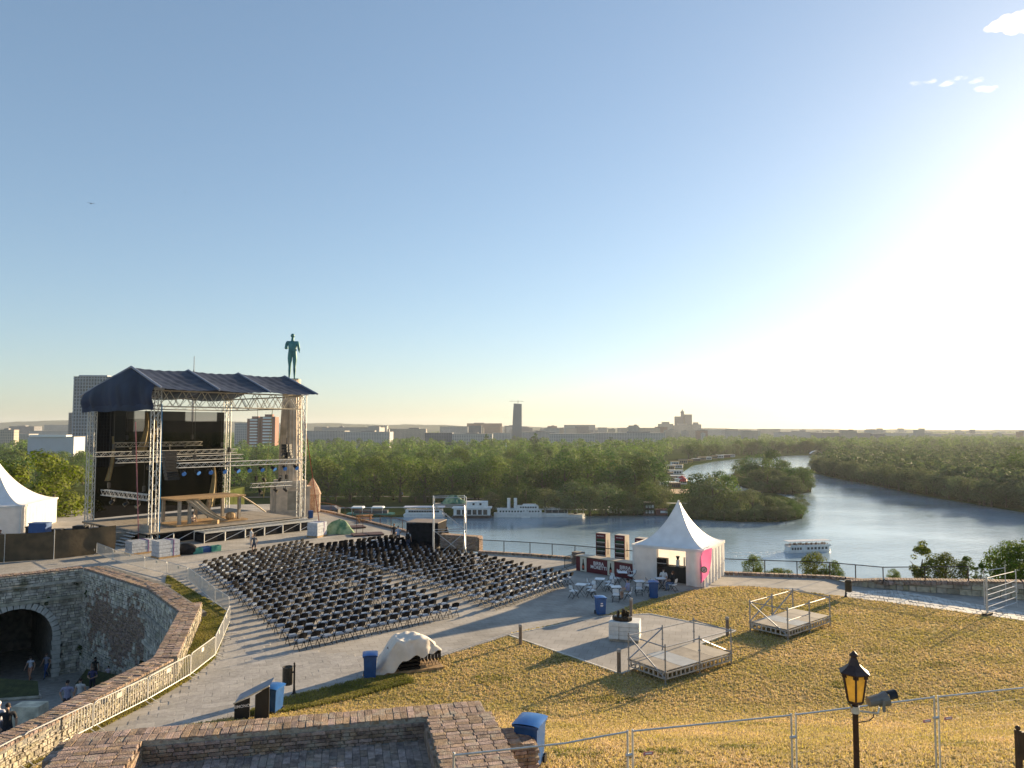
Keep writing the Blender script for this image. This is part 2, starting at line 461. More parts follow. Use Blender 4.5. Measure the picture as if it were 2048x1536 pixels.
def np_quads(name, V, m):
    n = len(V) // 4
    me = bpy.data.meshes.new(name)
    me.vertices.add(len(V)); me.vertices.foreach_set('co', V.astype(np.float32).ravel())
    me.loops.add(len(V)); me.loops.foreach_set('vertex_index', np.arange(len(V), dtype=np.int32))
    me.polygons.add(n); me.polygons.foreach_set('loop_start', np.arange(0, len(V), 4, dtype=np.int32)); me.polygons.foreach_set('loop_total', np.full(n, 4, np.int32))
    me.materials.append(m); me.update(calc_edges=True); me.validate()
    return me
def trunk_mesh(seed, top=.62, r=.028, limbs=5, spread=.2):
    rd = random.Random(seed); mb = MB()
    pts = [(0, 0, -.03), (rd.uniform(-.01, .01), rd.uniform(-.01, .01), top * .35), (rd.uniform(-.02, .02), rd.uniform(-.02, .02), top * .7), (rd.uniform(-.03, .03), rd.uniform(-.03, .03), top)]
    mb.path(pts, [r * 1.3, r, r * .7, r * .3], 7)
    for i in range(limbs):
        a = 2 * PI * i / limbs + rd.uniform(-.4, .4); z0 = top * rd.uniform(.35, .7)
        e = (spread * math.cos(a), spread * math.sin(a), z0 + rd.uniform(.1, .25))
        mb.path([(0, 0, z0), (e[0] * .5, e[1] * .5, (z0 + e[2]) / 2 - .01), e], [r * .55, r * .4, r * .15], 5)
    return mb.mesh("trunk", BARK, True)
TREEM = {}
def tree_proto(kind, k):
    key = (kind, k)
    if key not in TREEM:
        sd = 100 + k * 13 + hash(kind) % 50 if False else 100 + k * 13 + sum(map(ord, kind))
        if kind == 'round': V, m = crown_arrays(sd, 2700, .022, .39, .52, .50, 22, .76, .48), LEAF_A
        elif kind == 'dark': V, m = crown_arrays(sd, 2700, .022, .40, .52, .49, 22, .76, .48), LEAF_B
        elif kind == 'willow': V, m = crown_arrays(sd, 2800, .021, .42, .52, .46, 26, .74, .46, .10), LEAF_W
        elif kind == 'flood': V, m = crown_arrays(sd, 2400, .024, .42, .52, .46, 26, .74, .46), LEAF_R
        elif kind == 'poplar': V, m = crown_arrays(sd, 1500, .018, .12, .48, .52, 22, .85, .62), LEAF_B
        elif kind == 'near': V, m = crown_arrays(sd, 9000, .0125, .38, .42, .58, 34, .80, .30), LEAF_Y
        elif kind == 'shrub': V, m = crown_arrays(sd, 5200, .0185, .42, .50, .46, 30, .74, .42), LEAF_Y
        else: V, m = crown_arrays(sd, 2600, .020, .22, .50, .50, 24, .85, .42), LEAF_Y
        TREEM[key] = (np_quads("crown", V, m), trunk_mesh(sd, .62 if kind != 'poplar' else .8))
    return TREEM[key]
def tree(p, h, kind, label, group, w=1.0, name="tree"):
    cm, tm = tree_proto(kind, random.randrange(5))
    t = thing(name, label, "tree" if name != "shrub" else "shrub", p, random.uniform(0, 6.28), group)
    t.scale = (h * w, h * w, h)
    link("trunk", tm, t); link("crown", cm, t)
    return t
FOREST = []          # (x, y, z, height, width, tone) of the trees that are not told apart
# front row of the park, left to right, then the rows behind
row0 = [(628, 1000, 84), (655, 1002, 90), (700, 1004, 86), (748, 1003, 92), (800, 1004, 96), (850, 1005, 94), (905, 1000, 86), (950, 998, 80), (990, 996, 84), (1035, 1000, 78),
        (1085, 1001, 92), (1130, 1003, 100), (1175, 1002, 104), (1222, 1000, 96), (1270, 998, 90), (1310, 996, 86)]
for i, (x, y, hpx) in enumerate(row0):
    p = at(x, y, LZ); h = hpx / F * p.y
    tree(p, h, 'round' if i < 9 else 'dark', ORD[i] + " tree from the stage in the front row of the park across the river", "front row of park trees", random.uniform(.92, 1.15), "park_tree")
for i in range(22):
    q = at(632 + i * 32 + random.uniform(-8, 8), 1003 + random.uniform(-4, 3), LZ); tree(q, random.uniform(9, 15), 'dark', ORD[i] + " dark undergrowth bush from the stage, under the front park trees", "undergrowth under the front park trees", 1.5, "undergrowth_bush")
wil = [(985, 1026, 44, 'willow'), (1022, 1028, 54, 'dark'), (1052, 1027, 70, 'dark'), (1090, 1030, 60, 'willow'), (1118, 1029, 52, 'willow'), (1150, 1030, 74, 'willow'), (1180, 1031, 60, 'willow'),
       (1212, 1030, 72, 'willow'), (1238, 1030, 52, 'dark'), (1268, 1030, 44, 'willow'), (1298, 1027, 62, 'dark'), (1318, 1022, 66, 'willow'), (1078, 1026, 40, 'dark'), (1165, 1026, 70, 'dark'), (1330, 1016, 50, 'dark')]
for i, (x, y, hpx, k) in enumerate(wil):
    p = at(x, y - 1, LZ); h = hpx / F * p.y
    tree(p, h, k, ("grey green willow" if k == 'willow' else "dark bushy tree") + " at the waterline, " + ORD[i] + " of those behind the moored steamer" , "waterline trees behind the boats", random.uniform(1.0, 1.25), "riverside_tree")
y = 992.0; row = 0; NP = [0]
while y > 868:
    d = at(1024, y, LZ).y; h0 = 31 if y > 900 else 26
    step = h0 * .66 / d * F
    x = -160.0 + random.uniform(0, step); 
    xmax = 1345 if y > 930 else (1345 if y > 905 else 2200)
    while x < xmax:
        px, py = x + random.uniform(-.3, .3) * step, y + random.uniform(-.35, .35) * (y - 855) * .06
        p = at(px, py, LZ); h = h0 * random.uniform(.62, 1.22)
        keep = True
        if 855 < px < 960 and py > 975: keep = random.random() < .25
        if 1335 < px < 1660 and py > 912: keep = False
        if 1300 < px and 1362 > px and py > 925: keep = False
        if keep:
            hidden = (170 < px < 455) or (600 > px > 545 and py > 930)
            if y > 918 and not hidden and NP[0] < 175:
                NP[0] += 1; zone = 'left of the stage' if px < 170 else 'behind the stage' if px < 620 else 'between stage and obelisk' if px < 1000 else 'right of the obelisk'; rowt = 'near' if y > 965 else 'middle' if y > 940 else 'far'
                k = random.choice(['round', 'round', 'dark', 'round'])
                tree(p, h, k, ("bright green" if k == 'round' else "dark green") + " broad tree in the %s park canopy %s" % (rowt, zone), "park trees, %s rows %s" % (rowt, zone), random.uniform(.9, 1.15), "park_tree")
            elif not hidden or py < 905:
                FOREST.append((p.x, p.y, p.z, h, h * random.uniform(.9, 1.15), 0))
        x += step
    y -= max(1.6, (y - 855) * .085)
for i, (x, ytop, yb) in enumerate([(973, 864, 905), (1071, 862, 912), (1063, 866, 908), (878, 888, 935), (1222, 868, 905)]):
    p = at(x, yb, LZ); tree(p, (yb - ytop) / F * p.y, 'poplar', "slim dark poplar rising above the park canopy, " + ORD[i] + " listed by height" if False else ["tall slim poplar left of the white obelisk on the skyline", "slim poplar just right of the white obelisk", "slender poplar touching the white obelisk", "dark columnar tree in the middle of the park canopy", "small columnar poplar before the long white office block"][i], None, 1.0, "poplar")
# peninsula and island
pen = [(1400, 1022, 78, 'dark'), (1425, 1028, 84, 'willow'), (1452, 1024, 76, 'round'), (1478, 1028, 52, 'willow'), (1388, 1026, 52, 'willow'), (1505, 1030, 58, 'willow'), (1530, 1033, 46, 'flood'), (1556, 1034, 42, 'flood'),
       (1580, 1033, 38, 'dark'), (1540, 1016, 28, 'willow'), (1500, 1012, 36, 'flood'), (1462, 1034, 34, 'flood'), (1592, 1029, 30, 'flood'), (1566, 1018, 24, 'dark'), (1415, 1034, 32, 'flood'), (1520, 1036, 30, 'willow'), (1440, 1002, 62, 'dark')]
for i, (x, y, hpx, k) in enumerate(pen):
    p = at(x, y, LZ); tree(p, hpx / F * p.y, k, ORD[i] + " leafy tree on the wooded point right of the white pagoda tent", "trees on the wooded point", random.uniform(1.0, 1.3), "riverside_tree")
isl = [(1478, 958, 40, 'dark'), (1500, 966, 54, 'dark'), (1525, 968, 60, 'round'), (1548, 962, 64, 'dark'), (1535, 978, 50, 'flood'), (1565, 972, 54, 'dark'), (1590, 978, 52, 'round'), (1608, 980, 46, 'dark'), (1560, 984, 42, 'flood'), (1585, 985, 38, 'flood'), (1512, 976, 40, 'flood'), (1490, 950, 36, 'dark'), (1610, 972, 42, 'round')]
for i, (x, y, hpx, k) in enumerate(isl):
    p = at(x, y, LZ); tree(p, hpx / F * p.y, k, ORD[i] + " tree on the small island in mid river", "trees on the river island", random.uniform(1.0, 1.3), "island_tree")
fs_ = [(1376 + i * 8.6, y_) for i, y_ in enumerate(np.interp(np.arange(33) * 8.6 + 1376, [1376, 1430, 1490, 1560, 1650], [919, 914.5, 909, 906, 905]))]
for i, (x, y) in enumerate(fs_):
    q = at(x + random.uniform(-3, 3), y, LZ); tree(q, random.uniform(24, 34), random.choice(['dark', 'round', 'flood']), ORD[i] + " tree from the left on the far shore of the river bend", "trees on the far shore of the bend", 1.1, "riverside_tree")
# right bank: front trees told apart along the shore, the mass behind as one wood
edge = [at(x, y, LZ) for x, y in ((1632, 944), (1700, 960), (1800, 980), (1900, 998), (2000, 1014), (2080, 1027), (2180, 1043))]
acc = 0; nR = 0
for a, b in zip(edge, edge[1:]):
    L_ = (b - a).length; s = acc
    while s < L_:
        q = a.lerp(b, s / L_) + Vector((random.uniform(-2, 5), random.uniform(4, 12), 0)); h = random.uniform(19, 27)
        tree(q, h, random.choice(['flood', 'flood', 'willow']), ORD[nR % 70] + " grey green tree along the right bank shore, counted from the bend", "trees along the right bank", random.uniform(1.0, 1.25), "riverside_tree")
        nR += 1; s += random.uniform(11, 15)
    acc = s - L_
g = np.random.default_rng(5)
for _ in range(2600):
    py = 868 + (1020 - 868) * g.random() ** 1.6; px = g.uniform(1600, 2200)
    lim = np.interp(px, [1600, 1632, 1700, 1800, 1900, 2000, 2080, 2200], [905, 940, 954, 973, 990, 1005, 1018, 1036])
    if py > lim: continue
    if px < 1660 and 905 < py < 935: continue
    p = at(px, py, LZ); h = g.uniform(14, 30)
    if p.y > 1300 and g.random() < .6: continue
    FOREST.append((p.x, p.y, p.z, h, h * g.uniform(1.0, 1.3), 1))
sb = [(1236, 1031, 22), (1256, 1031, 18), (1275, 1032, 20), (1296, 1030, 24), (1340, 1034, 16), (1352, 1036, 20), (1372, 1037, 24), (1394, 1038, 26), (1430, 1040, 22), (1448, 1041, 24), (1474, 1042, 26), (1492, 1042, 22), (1510, 1042, 26), (1536, 1042, 28), (1552, 1041, 30), (1572, 1040, 30), (1590, 1037, 28), (1602, 1034, 26), (1606, 1024, 26), (1598, 1012, 24), (1480, 976, 22), (1500, 980, 24), (1520, 984, 22), (1545, 987, 26), (1570, 989, 26), (1600, 988, 24), (1616, 984, 22), (1470, 962, 20), (1205, 1031, 20), (1135, 1031, 24)]
for i, (x, y, hpx) in enumerate(sb):
    q = at(x, y - 1.5, LZ); tree(q, hpx / F * q.y, random.choice(['flood', 'willow', 'dark']), ORD[i] + " low bush overhanging the water on point, island and far bank", "waterline bushes", 1.5, "waterline_bush")
p = at(2040, 985, LZ); tree(p, 90 / F * p.y, 'dark', "large dark tree rising over the right bank wood at the picture edge", None, 1.1, "riverside_tree")
def forest(name, sel, m, label, seed):
    protos = [crown_arrays(seed + i, 300, .055, .42, .48, .52, 16, .74, .46) for i in range(6)]
    out = []; rd = random.Random(seed)
    for x, y, z, h, w, t in sel:
        V = protos[rd.randrange(6)]; a = rd.uniform(0, 6.28); c, s = math.cos(a), math.sin(a)
        Q = np.empty_like(V); Q[:, 0] = (V[:, 0] * c - V[:, 1] * s) * w + x; Q[:, 1] = (V[:, 0] * s + V[:, 1] * c) * w + y; Q[:, 2] = V[:, 2] * h + z
        out.append(Q)
    o = link(name, np_quads(name, np.concatenate(out), m), None, "stuff")
    o["label"] = label; o["category"] = "woodland"
    return o
forest("far_park_woodland", [f for f in FOREST if f[5] == 0], LEAF_A, "dense green tree canopy receding towards the city skyline", 300)
forest("right_bank_woodland", [f for f in FOREST if f[5] == 1], LEAF_R, "grey green floodplain wood covering the right river bank", 400)
# ------------------------------------------------------------------ the fortress plateau: plaza, lawn, paths, lower court
def lawn_z(Y, X=0):
    u = max(0.0, min(1.0, (29.0 - Y) / 13.0))
    return 2.8 * u * u * (3 - 2 * u)
OUT = [(-60.0, 32.0), (-38.8, 47.5), (-35.1, 50.7), (-31.0, 54.2), (-23.1, 47.5), (-17.9, 40.9), (-14.9, 31.3), (-15.5, 27.4), (-15.7, 25.0), (-16.1, 23.2), (-16.6, 14.0)]   # outer face of the gate walls
# brow of the plateau towards the river
brow_px = [(380, 1010), (560, 1008), (625, 1014), (660, 1024), (720, 1040), (805, 1062), (860, 1080), (957, 1107), (1060, 1113), (1150, 1120), (1270, 1132), (1430, 1149), (1530, 1153), (1660, 1158)]
brow = [at(x, y) for x, y in brow_px] + [Vector((24.4, 49.3, 0)), Vector((31.4, 46.2, 0)), Vector((36, 44.2, 0)), Vector((60, 34, 0)), Vector((80, 10, 0))]
plaza_poly = [(-90, 105), (-60, 100)] + [(p.x, p.y) for p in brow] + [(80, -8), (-17, -8)] + OUT[::-1] + [(-95, 20)]
PLAZA = mat("plaza_paving", (.36, .335, .30), .9, 0, .12, .8, bump=.15, bscale=30)
def add_slab_joints(m, bw, bh, rz):
    nt = m.node_tree; b = nt.nodes["Principled BSDF"]; N = nt.nodes.new; L = nt.links.new
    geo = N("ShaderNodeNewGeometry"); mp = N("ShaderNodeMapping"); mp.inputs["Rotation"].default_value = (0, 0, -rz); L(geo.outputs["Position"], mp.inputs["Vector"])
    bt = N("ShaderNodeTexBrick"); bt.inputs["Scale"].default_value = 1.0; bt.inputs["Brick Width"].default_value = bw; bt.inputs["Row Height"].default_value = bh
    bt.inputs["Mortar Size"].default_value = .012; bt.inputs["Color1"].default_value = (.92, .92, .92, 1); bt.inputs["Color2"].default_value = (1.06, 1.05, 1.04, 1); bt.inputs["Mortar"].default_value = (.66, .64, .60, 1)
    L(mp.outputs[0], bt.inputs["Vector"])
    src = b.inputs["Base Color"].links[0].from_socket
    mx = N("ShaderNodeMix"); mx.data_type = 'RGBA'; mx.blend_type = 'MULTIPLY'; mx.inputs["Factor"].default_value = 1
    L(src, mx.inputs["A"]); L(bt.outputs["Color"], mx.inputs["B"])
    # worn and damp patches of their own shape
    n = N("ShaderNodeTexNoise"); n.inputs["Scale"].default_value = .22; n.inputs["Detail"].default_value = 7; n.inputs["Roughness"].default_value = .65; L(geo.outputs["Position"], n.inputs["Vector"])
    mr = N("ShaderNodeMapRange"); mr.inputs["From Min"].default_value = .3; mr.inputs["From Max"].default_value = .7; mr.inputs["To Min"].default_value = .74; mr.inputs["To Max"].default_value = 1.2; L(n.outputs["Fac"], mr.inputs["Value"])
    m2 = N("ShaderNodeMix"); m2.data_type = 'RGBA'; m2.blend_type = 'MULTIPLY'; m2.inputs["Factor"].default_value = 1
    L(mx.outputs["Result"], m2.inputs["A"]); L(mr.outputs[0], m2.inputs["B"]); L(m2.outputs["Result"], b.inputs["Base Color"])
PAVE_RZ = R(20)
add_slab_joints(PLAZA, .6, .4, PAVE_RZ)
plaza = sheet("plaza", plaza_poly, 0.0, PLAZA)
# the slabs near the camera as pieces of their own
items = []
ca, sa = math.cos(PAVE_RZ), math.sin(PAVE_RZ)
def inpoly(x, y, poly):
    c = False; n = len(poly)
    for i in range(n):
        (x1, y1), (x2, y2) = poly[i], poly[i - 1]
        if (y1 > y) != (y2 > y) and x < (x2 - x1) * (y - y1) / (y2 - y1) + x1: c = not c
    return c
lawn_px = [(470, 1442), (560, 1402), (660, 1377), (740, 1357), (830, 1328), (920, 1301), (1017, 1270), (1024, 1266), (1110, 1250), (1190, 1238), (1235, 1222), (1275, 1206), (1330, 1192), (1385, 1181), (1440, 1174), (1490, 1172), (1560, 1178), (1690, 1194), (1800, 1208), (1920, 1224), (2048, 1243), (2250, 1272)]
lawn_poly = [tuple(at(x, y).xy) for x, y in lawn_px] + [(46, 34), (46, 2), (-11, 2), (-11, 25.5)]
pave_poly = [tuple(at(x, y).xy) for x, y in ((455, 1262), (560, 1300), (720, 1310), (870, 1290), (925, 1299), (830, 1327), (740, 1356), (660, 1376), (560, 1401), (470, 1440), (200, 1490), (270, 1440), (320, 1410), (400, 1352), (440, 1310))]
for i in range(-60, 90):
    for j in range(30, 130):
        lx, ly = (i + (.5 if j % 2 else 0)) * .6, j * .4
        x, y = lx * ca - ly * sa, lx * sa + ly * ca
        if inpoly(x, y, pave_poly): items.append(((x, y, .004), (.597, .397, .016), PAVE_RZ))
pieces(plaza, "paving_slab", items, SLAB, world=Matrix.Identity(4))
# joint bed under them is the plaza sheet itself

LAWN = mat("lawn_turf", (.50, .365, .165), .95, 0, .25, 1.1, bump=1.0, bscale=9, spec=.05, col2=(.33, .27, .09))
mb = MB()
bm = bmesh.new()
fv = [bm.verts.new((x, y, 0)) for x, y in lawn_poly]
bmesh.ops.triangulate(bm, faces=[bm.faces.new(fv)])
for k in range(3, 30): bmesh.ops.bisect_plane(bm, geom=list(bm.verts) + list(bm.edges) + list(bm.faces), plane_co=(0, k, 0), plane_no=(0, 1, 0))
for k in range(-10, 46, 2): bmesh.ops.bisect_plane(bm, geom=list(bm.verts) + list(bm.edges) + list(bm.faces), plane_co=(k, 0, 0), plane_no=(1, 0, 0))
bmesh.ops.recalc_face_normals(bm, faces=bm.faces)
for v in bm.verts: v.co.z = lawn_z(v.co.y) + .012
me = bpy.data.meshes.new("lawn"); bm.to_mesh(me); bm.free(); me.materials.append(LAWN)
for p in me.polygons: p.use_smooth = True
structure(link("lawn", me))

# grass: blades in tufts, dry straw with green patches
GRASS = mat("dry_grass", (.66, .49, .235), .8, 0, .05, .33, col2=(.46, .375, .13), piece=.38, trans=.45, spec=.2, detail=6)
def grass(name, poly, n, hh, zf, m, label, seed, pad=None):
    g = np.random.default_rng(seed); xs = [p[0] for p in poly]; ys = [p[1] for p in poly]
    out = []; cnt = 0
    P = []
    while cnt < n:
        x = g.uniform(min(xs), max(xs)); y = g.uniform(min(ys), max(ys))
        # keep to what the frame shows
        if y < 12.5 or abs(x) > y * .72: continue
        if not inpoly(x, y, poly) or (pad and inpoly(x, y, pad)): continue
        dens = min(1.0, (24.0 / y) ** 1.0)
        if g.random() > dens: continue
        P.append((x, y)); cnt += 1
    P = np.array(P)
    Z = np.array([zf(y) for y in P[:, 1]])
    V = []
    for b in range(4):
        a = g.uniform(0, 2 * PI, n); h = hh * g.uniform(.5, 1.3, n); w = .016 * g.uniform(.7, 1.5, n) * np.maximum(1, P[:, 1] / 22)
        ox, oy = g.normal(0, .03, n), g.normal(0, .03, n)
        bx, by = P[:, 0] + ox, P[:, 1] + oy; lx, ly = np.cos(a) * h * .8, np.sin(a) * h * .8
        wx, wy = -np.sin(a) * w, np.cos(a) * w
        V.append(np.stack([np.stack([bx - wx, by - wy, Z], 1), np.stack([bx + wx, by + wy, Z], 1), np.stack([bx + lx + wx * .3, by + ly + wy * .3, Z + h], 1), np.stack([bx + lx - wx * .3, by + ly - wy * .3, Z + h], 1)], 1))
    o = link(name, np_quads(name, np.concatenate(V).reshape(-1, 3), m), None, "stuff")
    o["label"] = label; o["category"] = "grass"
    return o
pad_poly = [tuple(at(x, y).xy) for x, y in ((1017, 1271), (1205, 1234), (1300, 1229), (1472, 1263), (1242, 1349))]
grass("lawn_grass", lawn_poly, 100000, .050, lambda y: lawn_z(y) + .01, GRASS, "dry yellow lawn grass with green patches in front of the plaza", 3, pad_poly)
# green fringe along the paving edge
GREENG = mat("green_grass", (.19, .20, .040), .8, 0, .1, .6, col2=(.36, .31, .085), piece=.35, trans=.45, spec=.2)
fr = [tuple(at(x, y).xy) for x, y in ((470, 1441), (560, 1401), (740, 1357), (800, 1345), (830, 1365), (700, 1400), (520, 1440))]
grass("fringe_grass", fr, 9000, .09, lambda y: lawn_z(y) + .01, GREENG, "greener grass strip along the paving edge", 4)

PT = []
for px, py, rx, ry in ((1930, 1465, 70, 16), (1150, 1505, 60, 18), (1320, 1500, 50, 12), (1480, 1480, 40, 10), (1690, 1370, 30, 7), (1100, 1320, 60, 8), (1520, 1420, 60, 9), (1220, 1400, 50, 8), (1780, 1300, 60, 6), (1600, 1215, 120, 5), (1360, 1215, 60, 5), (1900, 1240, 90, 5), (980, 1360, 50, 8), (1880, 1330, 40, 6)):
    z0_ = 2.5 if py > 1450 else 1.0 if py > 1400 else 0
    PT.append([tuple(at(px + rx * math.cos(k * .52), py + ry * math.sin(k * .52), z0_).xy) for k in range(12)])
for k, q_ in enumerate(PT):
    g_ = grass("green_tufts", q_, 150, .05, lambda y: lawn_z(y) + .01, GREENG, ORD[k] + " patch of greener grass in the dry lawn, counted from the right edge" if False else "patch of greener tufts growing in the dry lawn", 40 + k)
# paved pad with the bronze model
structure(sheet("paved_pad", pad_poly, .035, mat("pad_paving", (.33, .31, .285), .8, 0, .1, .8, bump=.15, bscale=30)))
add_slab_joints(MATS["pad_paving"], .6, .6, R(-14))
kerb = MB()
for a, b in zip(pad_poly, pad_poly[1:] + pad_poly[:1]):
    a, b = Vector(a), Vector(b); d = (b - a); kerb.box(((a.x + b.x) / 2, (a.y + b.y) / 2, .03), (d.length - .05, .1, .06), math.atan2(d.y, d.x))
structure(kerb.build("pad_kerb", STONEW))
# brick edging of the lawn, stones laid one by one
edge_items = []
for (x0, y0), (x1, y1) in zip([at(x, y).xy for x, y in lawn_px[:6]], [at(x, y).xy for x, y in lawn_px[1:7]]):
    d = Vector((x1 - x0, y1 - y0)); L_ = d.length; n = int(L_ / .17)
    for k in range(n):
        t = (k + .5) / n; edge_items.append(((x0 + d.x * t, y0 + d.y * t, .03), (.15, .3, .08), math.atan2(d.y, d.x)))
ek = structure(MB().box((0, 0, -2), (.1, .1, .1)).build("lawn_edging", MORTAR))
pieces(ek, "edging_stone", edge_items, SLAB, world=Matrix.Identity(4))

# flagstone path at the right, irregular stones
fl_lo = [(1690, 1195), (1800, 1209), (1920, 1225), (2060, 1244)]; fl_hi = [(1690, 1184), (1790, 1180), (1900, 1200), (2060, 1228)]
bed = [tuple(at(x, y).xy) for x, y in fl_lo + fl_hi[::-1]]
flag = sheet("flagstone_path", bed, .006, MORTARD)
FLAG = mat("flagstone", (.56, .54, .50), .8, 0, .15, 2.5, bump=.4, bscale=14, piece=.15)
A_, B_ = [at(x, y) for x, y in fl_lo], [at(x, y) for x, y in fl_hi]
def polyl(P, t):
    k = t * (len(P) - 1); i = min(int(k), len(P) - 2); return P[i].lerp(P[i + 1], k - i)
rd = random.Random(4)
for r in range(4):
    t = rd.uniform(0, .02)
    while t < .98:
        t2 = min(1.0, t + rd.uniform(.018, .035)); u0, u1 = r / 4 + .02, (r + 1) / 4 - .02
        q = []
        for tt, uu in ((t, u0), (t2 - .002, u0), (t2 - .002, u1), (t, u1)):
            p = polyl(A_, min(1, max(0, tt + rd.uniform(-.003, .003)))).lerp(polyl(B_, min(1, max(0, tt))), uu + rd.uniform(-.03, .03)); q.append((p.x, p.y))
        m_ = MB(); m_.prism(q, 0.0, .03 + rd.uniform(0, .012)); m_.build("flagstone", FLAG, flag); t = t2

# hillside falling to the river behind the brow
SLOPE = mat("overgrown_slope", (.06, .07, .025), .95, 0, .4, .3, bump=1, bscale=3, spec=.0)
mb = MB(); full = [Vector((-95, 105, 0)), Vector((-60, 100, 0))] + brow
vs = []
for i, p in enumerate(full):
    a = full[max(0, i - 1)]; b = full[min(len(full) - 1, i + 1)]; d = (b - a); n = Vector((-d.y, d.x, 0)).normalized()
    for off, z in ((-.05, -.06), (.6, -3.0), (3, -20), (7, -54)): vs.append(p + n * off + Vector((0, 0, z)))
k = 4; fs = []
for i in range(len(full) - 1):
    for j in range(3): fs.append((i * k + j, (i + 1) * k + j, (i + 1) * k + j + 1, i * k + j + 1))
mb.add(vs, fs); structure(mb.build("hillside", SLOPE))

# lower court inside the gate: a ramp rising towards the camera
def court_z(x, y): return -6.95 + .235 * max(0.0, min(30.0, 52.0 - y))
COURT = mat("court_cobble", (.25, .24, .22), .9, 0, .25, 3, bump=1, bscale=8)
mb = MB(); mb.grid(lambda u, v: (-75 + 62 * u, 10 + 60 * v, court_z(0, 10 + 60 * v)), 4, 30); structure(mb.build("lower_court", COURT))
gp = [(-48, 43.2), (-33, 44.2), (-27.6, 44.0), (-26.6, 42.6), (-28.5, 40.9), (-34, 39.6), (-50, 37)]
mb = MB(); mb.prism([(p[0], p[1]) for p in gp], [court_z(*p) - .1 for p in gp], [court_z(*p) + .12 for p in gp]); structure(mb.build("grass_island", mat("court_turf", (.045, .055, .018), .95, 0, .3, 3, bump=1, bscale=12)))
kb = MB()
for a, b in zip(gp, gp[1:]):
    kb.tube((a[0], a[1], court_z(*a) + .06), (b[0], b[1], court_z(*b) + .06), .14, 6)
structure(kb.build("court_kerb", STONE))
gp2 = [(-29.5, 52.4), (-23.6, 47.2), (-18.6, 41.0), (-19.5, 39.5), (-24.5, 44.8), (-29.0, 49.5)]
mb = MB(); mb.prism(gp2, [court_z(*p) - .2 for p in gp2], [court_z(*p) + .15 for p in gp2]); structure(mb.build("court_verge", MATS["court_turf"]))

# ------------------------------------------------------------------ gate walls with rubble stones
CORE = mat("wall_core", (.19, .175, .15), .95, 0, .3, 3, bump=.8)
def rubble(W, Hh, seed, hole=None, size=(.16, .50), rows=(.12, .27), zone=None):
    """stones on a face: local x along, z up from the foot, y = 0 the face, outward -y"""
    rd = random.Random(seed); z = 0.0; A, Bk = [], []
    while z < Hh - .08:
        brick = zone and zone(W / 2, z)
        h = rd.uniform(*rows); h = min(h, Hh - z)
        x = rd.uniform(-.2, 0)
        while x < W:
            isb = zone and zone(x, z)
            w = rd.uniform(*size) if not isb else rd.uniform(.24, .3)
            x1 = min(W, x + w); x0 = max(0, x)
            if x1 - x0 > .08 and not (hole and hole((x0 + x1) / 2, z + h / 2)):
                if isb:
                    nh = max(1, round(h / .085))
                    for k in range(nh): Bk.append((((x0 + x1) / 2 + (k % 2) * .06, rd.uniform(-.012, .012), z + h * (k + .5) / nh), (x1 - x0 - .02, .1, h / nh - .015), 0.0))
                else:
                    A.append((((x0 + x1) / 2, rd.uniform(-.03, .02), z + h / 2), (x1 - x0 - rd.uniform(.02, .05), rd.uniform(.12, .18), h - rd.uniform(.02, .04)), Matrix.Rotation(rd.uniform(-.05, .05), 3, 'Y')))
            x += w
        z += h
    return A, Bk
def wall_seg(name, label, a, b, z0, ztop, thick, seed, hole=None, zone=None, m=STONE, limit=300, cap=True, **kw):
    """wall from a to b, its outer face looking to the right of a->b"""
    a, b = Vector(a), Vector(b); d = b - a; L_ = d.length
    w = thing(name, label, "wall", (a.x, a.y, z0), math.atan2(d.y, d.x))
    H_ = ztop - z0
    core = MB()
    if hole is None: core.box((L_ / 2, thick / 2 + .05, H_ / 2), (L_, thick, H_)).build("core", CORE, w)
    A, Bk = rubble(L_, H_, seed, hole, zone=zone, **kw)
    pieces(w, "stone", A, m, limit)
    if Bk: pieces(w, "brick", Bk, BRICK, 150)
    return w, L_, H_
# arch wall
a, b = Vector(OUT[1]), Vector(OUT[3]); Ld = (b - a).length
arch_c, arch_r, spring, zf = Ld - 4.0, 2.25, 2.85, -7.0
def in_arch(x, z, r=arch_r): return (abs(x - arch_c) < r and z < spring) or (x - arch_c) ** 2 + (z - spring) ** 2 < r * r
gw, L1, H1 = wall_seg("gate_wall", "shaded rubble stone wall with the arched fortress gateway", a, b, zf, .3, 2.0, 1, hole=lambda x, z: in_arch(x, z, arch_r + .42))
core = MB(); N_ = 18
arc = [(arch_c - arch_r, 0.0)] + [(arch_c - arch_r * math.cos(PI * i / N_), spring + arch_r * math.sin(PI * i / N_)) for i in range(N_ + 1)] + [(arch_c + arch_r, 0.0)]
poly = [(0, 0)] + arc + [(L1, 0), (L1, H1), (0, H1)]
for t in tessellate_polygon([[Vector((x, z, 0)) for x, z in poly]]): core.add([(poly[i][0], .05, poly[i][1]) for i in t], [(0, 1, 2)])
core.build("core", CORE, gw)
tun = MB(); 
tun.add([(x, y, z) for x, z in arc for y in (.0, 9.0)], [(2 * i, 2 * i + 1, 2 * i + 3, 2 * i + 2) for i in range(len(arc) - 1)])
tun.add([(x, 9.0, z) for x, z in arc], [tuple(range(len(arc)))])
tun.build("passage_vault", CORE, gw)
rd = random.Random(9); vo = []
for i in range(21):
    t = PI * (i + .5) / 21; rr = arch_r + .2
    vo.append(((arch_c - rr * math.cos(t), -.06, spring + rr * math.sin(t)), (.46, .3, .31), Matrix.Rotation(-(PI - t), 3, 'Y')))
for s in (-1, 1):
    for k in range(9): vo.append(((arch_c + s * (arch_r + .2), -.06, spring * (k + .5) / 9), (.46 + .12 * (k % 2), .3, spring / 9 - .02), 0.0))
pieces(gw, "arch_stone", vo, STONEW)
